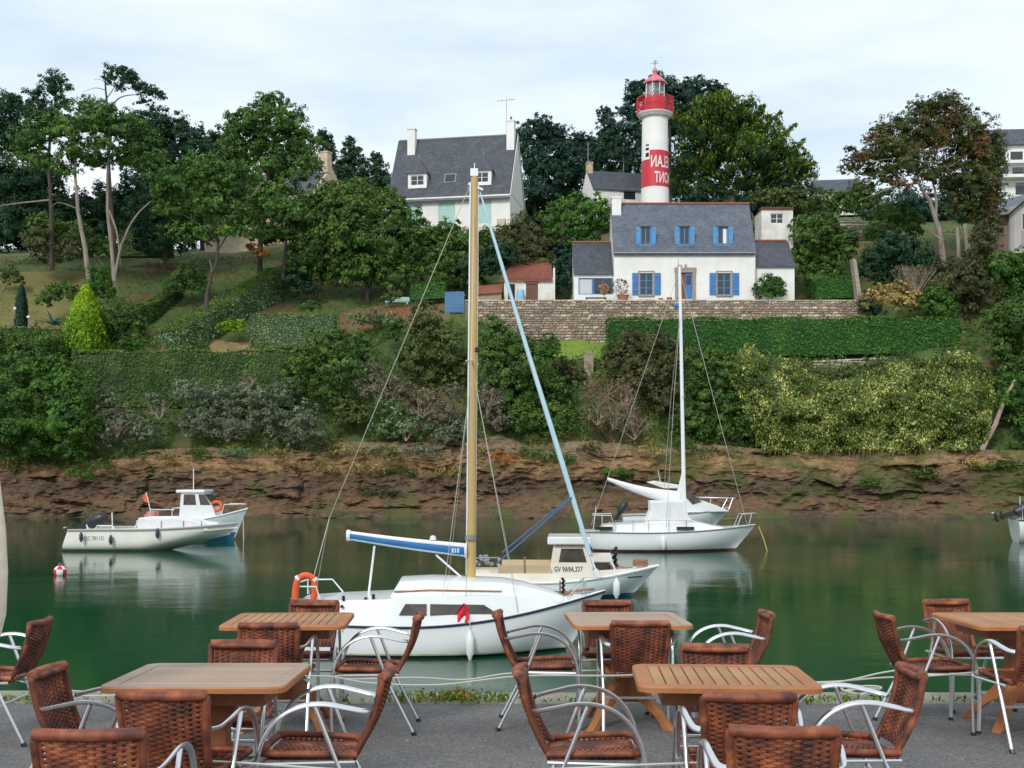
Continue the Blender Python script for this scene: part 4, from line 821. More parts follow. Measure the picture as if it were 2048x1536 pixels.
# ------------------------------------------------------------------ stone walls: every stone a block of its own
def rubble_wall(name, p0, p1, ztop, zbot, label, n_parts=300, sw=(0.34, 0.80), shh=(0.20, 0.36), thick=0.55, cap=True, seed=3, mats=('stone_a', 'stone_b', 'stone_c')):
    "a wall from p0 to p1 (x, y); ztop, zbot are functions of 0..1"
    rnd = random.Random(seed); p0 = Vector(p0); p1 = Vector(p1); Ln = (p1-p0).length; ang = math.atan2(p1.y-p0.y, p1.x-p0.x)
    root = empty(name, (p0.x, p0.y, zbot(0)), ang, label, 'stone wall'); zo = zbot(0)
    N_ = 24; rowsT, rowsB = [], []
    mb = MB()
    for i in range(N_):
        a, b = i/N_, (i+1)/N_
        mb.add([(a*Ln, 0.05, zbot(a)-zo-0.4), (b*Ln, 0.05, zbot(b)-zo-0.4), (b*Ln, 0.05, ztop(b)-zo-0.06), (a*Ln, 0.05, ztop(a)-zo-0.06), (a*Ln, thick, zbot(a)-zo-0.4), (b*Ln, thick, zbot(b)-zo-0.4), (b*Ln, thick, ztop(b)-zo-0.06), (a*Ln, thick, ztop(a)-zo-0.06)], [(0,1,2,3), (3,2,6,7), (4,7,6,5)])
    obj('mortar_core', mb, M['mortar'], root, fix=False)
    protos = {}
    for k, mn in enumerate(mats):
        protos[mn] = []
        for j in range(5):
            b = MB(); v = []
            for (sx_, sz_) in ((-1,-1),(1,-1),(1,1),(-1,1)):
                v.append((sx_*0.5*rnd.uniform(0.80, 1.0), -0.5*rnd.uniform(0.6, 1.0), sz_*0.5*rnd.uniform(0.78, 1.0)))
            w = [(sx_*0.5, 0.1, sz_*0.5) for (sx_, sz_) in ((-1,-1),(1,-1),(1,1),(-1,1))]
            c = (rnd.uniform(-.2, .2), -0.62, rnd.uniform(-.2, .2))
            b.add(v + w + [c], [(0,1,8), (1,2,8), (2,3,8), (3,0,8), (0,4,5,1), (1,5,6,2), (2,6,7,3), (3,7,4,0)])
            me = b.mesh('stone'); me.materials.append(M[mn]); protos[mn].append(me)
    stones = []; z = 0.0; zmax = max(ztop(i/20) for i in range(21))-zo; zmin = min(zbot(i/20) for i in range(21))-zo; z = zmin
    while z < zmax:
        h = rnd.uniform(*shh); x = rnd.uniform(-0.3, 0)
        while x < Ln:
            w = rnd.uniform(*sw); c = x+w/2; t = min(max(c/Ln, 0), 1)
            if rnd.random() < 0.25 and h > 0.24:
                subs = [(z+h*0.25, h*0.48), (z+h*0.75, h*0.48)]
            else: subs = [(z+h/2, h)]
            for zc_, hh in subs:
                hh *= rnd.uniform(0.86, 1.0)
                if 0.02 < t < 0.995 and zc_+hh/2 < ztop(t)-zo+0.03 and zc_ > zbot(t)-zo-0.1: stones.append((c, zc_, w, hh))
            x += w
        z += h
    stones.sort(key=lambda q: -q[2]*q[3]); rest = {mn: MB() for mn in mats}
    for i, (c, zc_, w, hh) in enumerate(stones):
        mn = rnd.choice(mats); me = rnd.choice(protos[mn]); dy = rnd.uniform(0.14, 0.26)
        sc = (w-0.035, dy, hh-0.03); rt = rnd.uniform(-0.12, 0.12)
        if i < n_parts:
            o = link('stone', me, None, root, loc=(c, 0.045, zc_)); o.scale = sc; o.rotation_euler = (0, rt, 0)
        else:
            rest[mn].add([Matrix.Rotation(rt, 3, 'Y') @ Vector((v.co.x*sc[0], v.co.y*sc[1], v.co.z*sc[2])) + Vector((c, 0.045, zc_)) for v in me.vertices], [tuple(p.vertices) for p in me.polygons])
    for mn in mats:
        if rest[mn].v: tag(obj('small_stones', rest[mn], M[mn], root), kind='stuff')
    if cap:
        x = 0.0
        while x < Ln-0.1:
            w = min(rnd.uniform(0.5, 0.95), Ln-x); t = (x+w/2)/Ln
            o = obj('cap_stone', MB().box((0,0,0), (w-0.02, thick+0.12, rnd.uniform(0.09, 0.15))), M['stone_b'], root, bevel=0.02); o.location = (x+w/2, thick/2, ztop(t)-zo); o.rotation_euler = (0, rnd.uniform(-.02, .02), 0); x += w
    return root
YWl = 103.4
def zb_main(t):
    px = 930+790*t; return za(np.interp(px, [930, 960, 1010, 1100, 1190, 1215, 1240, 1720], [668, 672, 674, 684, 690, 690, 655, 655]), YWl)
rubble_wall('retaining_wall', (xa(930, YWl), YWl), (xa(1722, YWl), YWl), lambda t: za(601, YWl), zb_main, 'long rubble stone retaining wall in front of the white cottage', 300, (0.22, 0.62), (0.15, 0.30))
rubble_wall('garden_wall', (xa(1612, 99.5), 99.5), (xa(1920, 100.6), 100.6), lambda t: za(724-18*t, 99.5), lambda t: za(752-30*t, 99.5), 'low pale stone wall under the right end of the bright hedge', 120, (0.35, 0.8), (0.2, 0.34), 0.4, True, 8, ('stone_b',))
rubble_wall('field_wall', (xa(1655, 113), 113), (xa(1790, 112), 112), lambda t: za(444+4*t, 113), lambda t: za(472+4*t, 113), 'short grey stone wall among the shrubs above the round bush', 40, (0.35, 0.8), (0.2, 0.34), 0.4, True, 9, ('stone_b',))
# gate pillar, slanting stone at the wall end, steps
tag(obj('pillar', MB().b2((xa(1168, 98.6), 98.6, za(752, 98.6)), (xa(1187, 98.6), 99.3, za(708, 98.6))).b2((xa(1167, 98.6), 98.55, za(708, 98.6)+0.004), (xa(1188, 98.6), 99.35, za(706, 98.6))), M['granite'], bevel=0.02), 'grey stone pillar at the foot of the small lawn', 'pillar')
tag(obj('buttress', MB().prism([(xa(1722, 103.2), za(650, 103.2)), (xa(1732, 103.2), za(650, 103.2)), (xa(1713, 103.2), za(520, 103.2)), (xa(1706, 103.2), za(516, 103.2))], 'y', 103.2, 104.2), M['granite'], bevel=0.02), 'tall leaning stone slab at the right end of the retaining wall', 'slab')
# flower pots and table on the house terrace
pot_m = mat('terracotta', (0.42, 0.17, 0.10), 0.8, (0.34, 0.15, 0.10), 4)
for px, w, h, lab in ((1246, 1.05, 0.62, 'wide terracotta pot with pink flowering plant on the cottage terrace'), (1290, 1.3, 0.3, 'long low terracotta trough under the left cottage window'), (1321, 0.42, 0.42, 'small terracotta pot nearest the trough, left of the cottage door'), (1339, 0.5, 0.5, 'small terracotta pot beside the cottage door')):
    Yp = 104.7 if px == 1246 else 105.3
    r = empty('flower_pot' if w < 1.2 else 'flower_trough', (xa(px, Yp), Yp, zg-0.02), 0, lab, 'pot')
    if w < 1.2: obj('pot', MB().lathe([(0, 0), (w*0.33, 0), (w*0.5, h*0.9), (w*0.54, h*0.9), (w*0.54, h), (w*0.45, h), (w*0.42, h*0.9), (0, h*0.88)], 14), pot_m, r, smooth=True, auto=40)
    else: obj('pot', MB().b2((-w/2, -0.15, 0), (w/2, 0.15, h)), pot_m, r, bevel=0.02)
    if px == 1246:
        P = unit(260)*np.array([0.75, 0.4, 0.75]) + np.array([-0.25, 0, 1.35]); link('foliage', leaves_mesh('foliage', P, unit(260), 0.17, 0.6), L['pinkish'], r)
        obj('stem', MB().tube([(0, 0, 0.5), (-0.1, 0, 1.0), (-0.5, 0, 1.7)], 0.03, 5).tube([(0, 0, 0.5), (0.3, 0, 1.2), (0.2, 0, 1.8)], 0.025, 5).tube([(0, 0, 0.5), (0.1, 0.05, 1.4)], 0.025, 5), M['dead_wood'], r)
tb2 = empty('garden_table', (xa(1192, 105.0), 105.0, zg), 0, 'dark low table in front of the wide blue annex window', 'table')
obj('table_top', MB().b2((-0.95, -0.3, 0.36), (0.95, 0.3, 0.42)), M['door_brown'], tb2)
for a in (-0.85, 0.85):
    for b in (-0.22, 0.22): obj('leg', MB().b2((a-0.03, b-0.03, 0), (a+0.03, b+0.03, 0.358)), M['door_brown'], tb2)
r = empty('flowering_plant', (xa(1208, 104.9), 104.9, zg+0.42), 0, 'orange pink flowering plant standing on the dark annex table', 'plant')
P = unit(170)*np.array([0.45, 0.3, 0.5]) + np.array([0, 0, 0.75]); link('foliage', leaves_mesh('foliage', P, unit(170), 0.17, 0.6), L['orange'], r)
obj('stem', MB().tube([(0, 0, 0), (0.02, 0, 0.7)], 0.04, 6).tube([(0, 0, 0.3), (-0.3, 0, 0.8)], 0.02, 5), M['dead_wood'], r)
# ------------------------------------------------------------------ vegetation
def plant(name, cat, label, px, Y, lobes, lm, leaf=0.26, dens=11, group=None, base=None, dz=0.9, **kw):
    b = Vector((xa(px, Y), Y, gz(xa(px, Y), Y) - 0.1)) if base is None else at(px, base, Y)
    r = empty(name, b, 0, label, cat, group)
    crown(r, pxblobs(lobes, Y, dz), L[lm], leaf, dens, **kw)
    return r
def branch(r, Y, pts, r0, r1, m='bark_grey', name='limb', dy=None, wob=0.02):
    n = len(pts); P = [at(x, y, Y + (0 if dy is None else dy * i / (n - 1))) for i, (x, y) in enumerate(pts)]
    return limb(r, P, r0, r1, M[m], name, wob=wob)
def twigs(r, Y, px, py, n, spread, length, m, up=0.6, r0=0.04, name='branches'):
    "a spray of bare branches that fork from one point"
    mb = MB(); o = at(px, py, Y) - r.location
    def grow(p, d, l, rr, k):
        q = p + d * l + Vector((0, 0, 0.06 * l)); mid = (p + q) / 2 + Vector(unit(1)[0]) * l * 0.08
        mb.tube([p, mid, q], [rr, rr * 0.8, rr * 0.6], 4, cap=False)
        if k > 0:
            for _ in range(random.choice((2, 3))):
                e = (d + Vector(unit(1)[0]) * 0.75).normalized(); grow(q, e, l * random.uniform(0.55, 0.8), rr * 0.6, k - 1)
    for _ in range(n):
        d = Vector((random.gauss(0, spread), random.gauss(0, spread * 0.6), up)).normalized(); grow(o, d, length * random.uniform(0.7, 1.2), r0, 3)
    return obj(name, mb, M[m], r, fix=False)

# --- pines on the left
t = plant('pine_tree', 'tree', 'dark pine at the far left whose crown rises in two knobs against the sky', 104, 112, [(20,215,25),(60,222,30),(106,178,24,26),(88,240,28),(8,262,36),(40,290,42),(125,208,14),(-30,250,40)], 'pine_dark', 0.24, 11)
branch(t, 112, [(104,540),(102,430),(98,320),(104,200)], 0.28, 0.09, 'bark_dark', 'trunk'); branch(t, 112, [(100,400),(60,404),(10,410),(-20,420)], 0.11, 0.04, 'bark_grey')
t = plant('pine_tree', 'tree', 'pine with pale straight trunk behind the yellow conifer', 180, 105, [(58,285,34,22),(110,262,42,26),(165,252,42,28),(92,328,38,20),(150,305,36,24),(48,315,22,16),(200,288,28,22),(130,345,26,12)], 'pine', 0.24, 11, clump=0.26, rag=0.35)
branch(t, 105, [(181,580),(170,500),(156,420),(150,330),(158,270)], 0.27, 0.08, 'bark_grey', 'trunk'); branch(t, 105, [(152,350),(110,320),(75,300)], 0.09, 0.03); branch(t, 105, [(160,420),(120,405),(100,415)], 0.06, 0.02)
t = plant('pine_tree', 'tree', 'pine with forked pale trunk, second pine from the left hedge', 232, 107, [(232,258,48,28),(285,292,36,28),(200,232,38,22),(252,320,44,20),(190,325,28,18),(305,330,22,18),(170,215,25,16)], 'pine', 0.24, 11, clump=0.26, rag=0.35)
branch(t, 107, [(234,610),(226,520),(216,420),(216,330),(225,260)], 0.24, 0.08, 'bark_grey', 'trunk'); branch(t, 107, [(228,560),(243,490),(272,432),(303,402)], 0.17, 0.05, dy=-1.0); branch(t, 107, [(217,420),(235,470),(240,530)], 0.12, 0.06)
t = plant('pine_tree', 'tree', 'tall thin wind-bent pine with bare lower branches, topmost on the left', 228, 118, [(222,152,14,18),(243,146,12,14),(258,163,16,14),(278,176,18,12),(300,186,18,12),(320,192,10,10),(288,204,16,7),(238,176,9,9),(262,150,9,9)], 'pine_dark', 0.22, 12, clump=0.33, rag=0.35, shrink=0.55)
branch(t, 118, [(236,560),(222,400),(214,230),(212,185),(208,140)], 0.24, 0.06, 'bark_dark', 'trunk'); branch(t, 118, [(214,225),(236,198),(262,190),(300,190)], 0.09, 0.03, 'bark_dark'); branch(t, 118, [(210,180),(190,176),(166,184)], 0.045, 0.012, 'bark_dark'); branch(t, 118, [(209,164),(198,158),(188,160)], 0.035, 0.012, 'bark_dark')
branch(t, 118, [(212,200),(232,170),(245,150)], 0.06, 0.02, 'bark_dark')
t = plant('pine_tree', 'tree', 'bright green low pine with crooked dark trunk beside the diagonal hedge', 415, 103, [(350,362,40,28),(402,342,42,26),(452,362,38,28),(340,420,32,24),(388,428,38,26),(432,408,38,26),(474,402,34,24),(402,470,38,20),(350,468,24,20),(455,462,24,16),(484,352,26,20),(320,385,18,20)], 'pine', 0.24, 10, clump=0.27, rag=0.35)
branch(t, 103, [(414,645),(414,590),(424,548),(436,505),(430,430),(410,360)], 0.22, 0.07, 'bark_dark', 'trunk'); branch(t, 103, [(414,580),(423,545),(419,520)], 0.09, 0.03, 'bark_grey'); branch(t, 103, [(436,500),(465,450),(480,400)], 0.09, 0.03, 'bark_dark'); branch(t, 103, [(430,470),(385,440),(350,420)], 0.08, 0.03, 'bark_dark')
t = plant('pine_tree', 'tree', 'largest dense pine, domed crown in front of the stone house', 522, 113, [(538,214,30,24),(500,242,36,28),(572,246,38,30),(470,272,26,30),(520,288,48,36),(592,292,42,36),(552,340,56,40),(484,330,32,34),(612,330,24,30),(455,305,18,24),(556,396,44,24),(508,402,34,24)], 'pine', 0.25, 12, clump=0.22, rag=0.30)
branch(t, 113, [(522,618),(520,540),(524,440),(540,330)], 0.42, 0.14, 'bark_dark', 'trunk'); branch(t, 113, [(524,450),(560,410),(620,395)], 0.12, 0.04, 'bark_dark'); branch(t, 109, [(470,424),(498,398),(524,366)], 0.07, 0.03, 'bark_grey')
t = plant('broadleaf_tree', 'tree', 'low spreading branch of foliage under the largest pine', 560, 109, [(500,440,34,20),(545,425,36,20),(590,430,36,22),(530,470,40,14),(475,455,24,18),(600,465,34,20)], 'pine', 0.24, 11, clump=0.28, rag=0.35)
branch(t, 109, [(566,560),(570,500),(576,450),(560,420)], 0.18, 0.06, 'bark_dark', 'trunk')
# dark trees behind
BG = [('pine_tree', 'dark bushy tree on the skyline right of the wind-bent pine', 330, 127, [(300,250,36,26),(340,262,34,26),(372,292,34,34),(300,310,44,44),(270,262,26,26),(350,350,50,40)]),
      ('pine_tree', 'dark tree between the stone house chimney and the largest pine', 430, 133, [(415,300,24,28),(442,286,22,22),(450,330,34,36),(410,350,36,30)]),
      ('pine_tree', 'dark pointed tree just right of the stone house', 648, 140, [(645,275,10,14),(650,300,18,24),(655,340,26,36),(640,370,34,34)]),
      ('pine_tree', 'middle one of three pointed dark trees left of the slate house', 700, 142, [(700,288,8,12),(702,310,18,20),(702,345,28,32),(705,380,34,30)]),
      ('pine_tree', 'rightmost pointed dark tree touching the slate house roof', 752, 143, [(750,318,9,12),(750,340,20,20),(760,370,30,28),(730,385,26,26)]),
      ('pine_tree', 'dark tree filling the gap low left of the pale trunks', 30, 121, [(20,360,50,40),(70,400,50,45),(30,450,50,40),(120,440,50,40),(90,360,30,30)]),
      ('pine_tree', 'dark tree behind the forked pine trunks', 300, 122, [(290,380,45,35),(340,400,40,40),(270,440,45,35),(330,450,45,30),(200,420,40,36),(250,400,20,26)]),
      ('pine_tree', 'dark tree directly right of the slate house gable', 1070, 146, [(1052,280,20,30),(1078,258,24,22),(1098,278,24,24),(1060,330,34,40),(1100,330,34,36),(1076,385,44,34)]),
      ('pine_tree', 'dark round-topped tree above the white cottage gable', 1150, 147, [(1120,285,26,24),(1152,300,28,24),(1140,345,36,34),(1180,335,34,34),(1170,290,20,18),(1130,385,40,26)]),
      ('pine_tree', 'dark tree with jagged top left of the lighthouse tower', 1225, 141, [(1210,235,14,18),(1222,262,22,22),(1212,300,28,30),(1252,330,30,36),(1235,285,24,26),(1195,335,26,28)]),
      ('pine_tree', 'tall dark tree directly behind the lighthouse lantern', 1340, 132, [(1272,186,22,22),(1262,232,22,28),(1322,196,44,34),(1384,190,44,26),(1428,184,22,16),(1350,250,52,44),(1290,290,40,44),(1420,240,40,34)]),
      ('pine_tree', 'dark undergrowth tree between the shed and the low annex', 1128, 110.5, [(1126,520,18,30),(1130,560,18,34),(1140,490,16,20),(1112,500,14,18)])]
BG += [('pine_tree', 'broad dark tree on the crest behind the pale pine trunks', 160, 150, [(100,470,60,40),(180,480,60,40),(60,430,40,40),(220,440,40,40),(140,420,40,30)]),
      ('pine_tree', 'dark tree on the crest behind the bright hedge and forked pine', 320, 148, [(270,480,50,40),(330,470,50,45),(390,460,40,40),(300,420,40,40),(350,410,40,36)]),
      ('pine_tree', 'dark crest tree at the extreme left edge', -10, 148, [(-40,460,50,50),(20,470,50,40),(-10,400,50,50),(-60,350,50,60)]),
      ('pine_tree', 'dark low tree behind the white cottage beneath the lighthouse', 1235, 150, [(1060,430,50,36),(1120,425,50,40),(1190,420,44,40),(1250,410,50,44),(1300,400,40,44)]),
      ('pine_tree', 'dark tree base under the yellow-green cypress', 1500, 136, [(1380,410,50,40),(1450,425,50,36),(1530,420,56,40),(1600,410,40,34),(1350,370,30,40)]),
      ('pine_tree', 'green crest tree behind the trunk of the reddish tree', 1850, 136, [(1780,430,50,34),(1850,425,54,40),(1930,430,54,44),(1990,440,40,40)])]
for nm, lb, px, Y, lo in BG:
    t = plant(nm, 'tree', lb, px, Y, lo, 'pine_blue' if px > 1000 else 'pine_dark', 0.30, 8.5, clump=0.26, rag=0.28)
    tp = max(lo, key=lambda b: b[2]); branch(t, Y, [(px, 470 if px < 1000 else 440), (px, tp[1])], 0.3, 0.1, 'bark_dark', 'trunk')

# --- the big cypress right of the lighthouse: flat sprays reaching up and out
def spray_tree(root, blobs, lm, leaf, dens, upw=0.5, asp=0.22, clump=0.30):
    o = root.location; B = [(b[0]-o.x, b[1]-o.y, b[2]-o.z, b[3], b[4], b[5]) for b in blobs]
    P, N_, T = crown_points(B, dens, clump, 0.35); c = np.array([np.mean([b[0] for b in B]), np.mean([b[1] for b in B]), min(b[2] for b in B)])
    al = (P - c); al /= np.linalg.norm(al, axis=1, keepdims=True); al = al + unit(len(P))*0.35; al[:, 2] += upw
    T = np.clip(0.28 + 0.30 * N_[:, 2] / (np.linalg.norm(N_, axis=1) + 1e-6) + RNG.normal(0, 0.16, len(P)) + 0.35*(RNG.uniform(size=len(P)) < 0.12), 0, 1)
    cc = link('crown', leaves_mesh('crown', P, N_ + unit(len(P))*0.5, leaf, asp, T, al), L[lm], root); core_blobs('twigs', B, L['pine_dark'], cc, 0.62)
YC2 = 120
cy = empty('cypress_tree', at(1470, 470, YC2), 0, 'broad yellow-green cypress with upswept sprays right of the lighthouse', 'tree')
lob = pxblobs([(1428,222,26,28),(1400,262,40,34),(1468,236,38,30),(1520,258,32,26),(1376,318,32,38),(1448,305,52,42),(1524,312,48,38),(1580,322,32,26),(1410,372,46,28),(1490,368,52,30),(1568,365,46,26),(1608,345,18,18),(1450,200,12,14),(1480,295,50,40),(1545,345,44,34),(1420,335,44,36),(1400,230,24,24)], YC2)
spray_tree(cy, [(a, b, c, d * 1.12, e, f * 1.1) for a, b, c, d, e, f in lob], 'cypress', 0.46, 4.3); limb(cy, [at(1470, 470, YC2 + 0.8), at(1467, 430, YC2 + 0.8), at(1464, 385, YC2 + 0.8)], 0.5, 0.25, M['bark_dark'])
for px, py, px2, py2 in ((1520,262,1560,226),(1500,245,1528,212),(1575,310,1606,282),(1590,330,1630,326),(1450,205,1458,186),(1420,215,1416,194),(1555,280,1590,250),(1480,230,1500,200)):
    B = [tuple(at(px+(px2-px)*k/4, py+(py2-py)*k/4, YC2-0.5+k*0.2)) for k in range(5)]
    P = np.concatenate([np.array(b)-np.array(cy.location) + RNG.normal(0, 0.30-0.05*i, (70-10*i, 3)) for i, b in enumerate(B)])
    d = at(px2, py2, YC2)-at(px, py, YC2); d.normalize(); al = np.tile(np.array(d), (len(P), 1)) + unit(len(P))*0.4
    tag(link('spray', leaves_mesh('spray', P, unit(len(P)), 0.5, 0.22, None, al), L['cypress'], cy), kind='stuff')

# --- the half-withered reddish tree
YR2 = 107
rt = plant('withered_tree', 'tree', 'large reddish brown half-withered tree with pale leaning trunk', 1886, YR2, [(1862,226,36,26),(1918,240,38,30),(1806,252,36,22),(1768,282,30,20),(1842,285,50,32),(1930,296,42,38),(1972,330,26,36),(1724,318,24,14),(1782,340,34,16),(1862,352,40,22),(1948,376,36,28),(1726,372,26,9),(1968,425,20,24),(1700,300,12,7),(1905,330,34,22),(1800,300,50,34),(1880,270,56,40),(1960,280,40,36),(1820,330,44,26),(1905,370,44,30),(1760,310,34,22),(1960,350,40,34),(1990,400,22,34),(1850,220,30,22),(1895,205,30,18),(1765,262,22,16),(1990,310,20,34),(1930,410,36,24),(1770,360,30,14),(1975,455,24,24),(1950,430,30,24),(1740,345,30,16),(1700,335,20,12)], 'brown', 0.21, 10, clump=0.22, rag=0.36, base=535, inner=0.2, shrink=0.62)
c2 = link('withered_sprays', None, None, rt) if False else None
o = rt.location; B = [(b[0]-o.x, b[1]-o.y, b[2]-o.z, b[3], b[4], b[5]) for b in pxblobs([(1888,290,16,26),(1720,318,22,12),(1806,372,18,16),(1960,300,16,26),(1990,372,16,14),(1740,280,14,10),(1985,415,10,26),(1900,240,14,20)], YR2-1.6)]
P, N_, T = crown_points(B, 12, 0.35, 0.4); link('withered_leaves', leaves_mesh('withered_leaves', P, N_, 0.2, 0.4, T), leaf_mat('leaf_rust', [(0.04, 0.022, 0.012), (0.09, 0.045, 0.022), (0.15, 0.082, 0.045)]), rt)
branch(rt, YR2, [(1886,540),(1884,490),(1872,440),(1858,400),(1838,368),(1830,320)], 0.34, 0.08, 'bark_grey', 'trunk', dy=-0.8)
branch(rt, YR2, [(1872,445),(1872,390),(1862,340),(1880,280)], 0.16, 0.05); branch(rt, YR2, [(1858,402),(1846,388),(1848,396),(1822,384)], 0.10, 0.03); branch(rt, YR2-1, [(1840,366),(1800,372),(1750,388),(1716,402)], 0.09, 0.025); branch(rt, YR2-1, [(1830,330),(1790,318),(1745,322)], 0.08, 0.02); branch(rt, YR2-1, [(1882,480),(1862,462),(1850,452)], 0.08, 0.03)
branch(rt, YR2-1, [(1800,372),(1770,400),(1740,420)], 0.04, 0.015); branch(rt, YR2-1, [(1862,350),(1905,330),(1950,300)], 0.09, 0.03)
st = empty('tree_stump', at(1934, 520, 106), 0, 'pale broken double trunk stump right of the reddish tree', 'tree stump')
branch(st, 106, [(1918,520),(1916,480),(1914,455)], 0.20, 0.14, 'bark_grey', 'trunk'); branch(st, 106, [(1936,522),(1934,480),(1930,448)], 0.30, 0.20, 'bark_grey', 'trunk')

# --- foliage in front of the stone house
t = plant('broadleaf_tree', 'tree', 'leafy tree hiding the left half of the stone house', 400, 118, [(392,345,34,28),(440,345,34,28),(400,390,40,28),(450,385,34,26),(380,430,34,24),(430,440,40,26),(480,440,30,24)], 'pine', 0.26, 10)
branch(t, 118, [(405,500),(405,440),(420,380)], 0.25, 0.1, 'bark_dark', 'trunk')
t = plant('broadleaf_tree', 'tree', 'leafy tree hiding the lower right half of the stone house', 590, 117, [(560,430,34,24),(610,420,30,22),(640,440,34,26),(580,470,40,24),(630,480,36,24),(540,470,30,20)], 'bush', 0.26, 10)
branch(t, 117, [(600,540),(598,480),(600,440)], 0.25, 0.1, 'bark_dark', 'trunk')
t = plant('broadleaf_tree', 'tree', 'dense dark tree mass between the forked pine and the bright low pine', 330, 116, [(300,430,40,34),(350,440,40,36),(330,480,44,30),(290,480,30,26)], 'pine_dark', 0.26, 9)
branch(t, 116, [(330,540),(330,480),(325,430)], 0.25, 0.1, 'bark_dark', 'trunk')
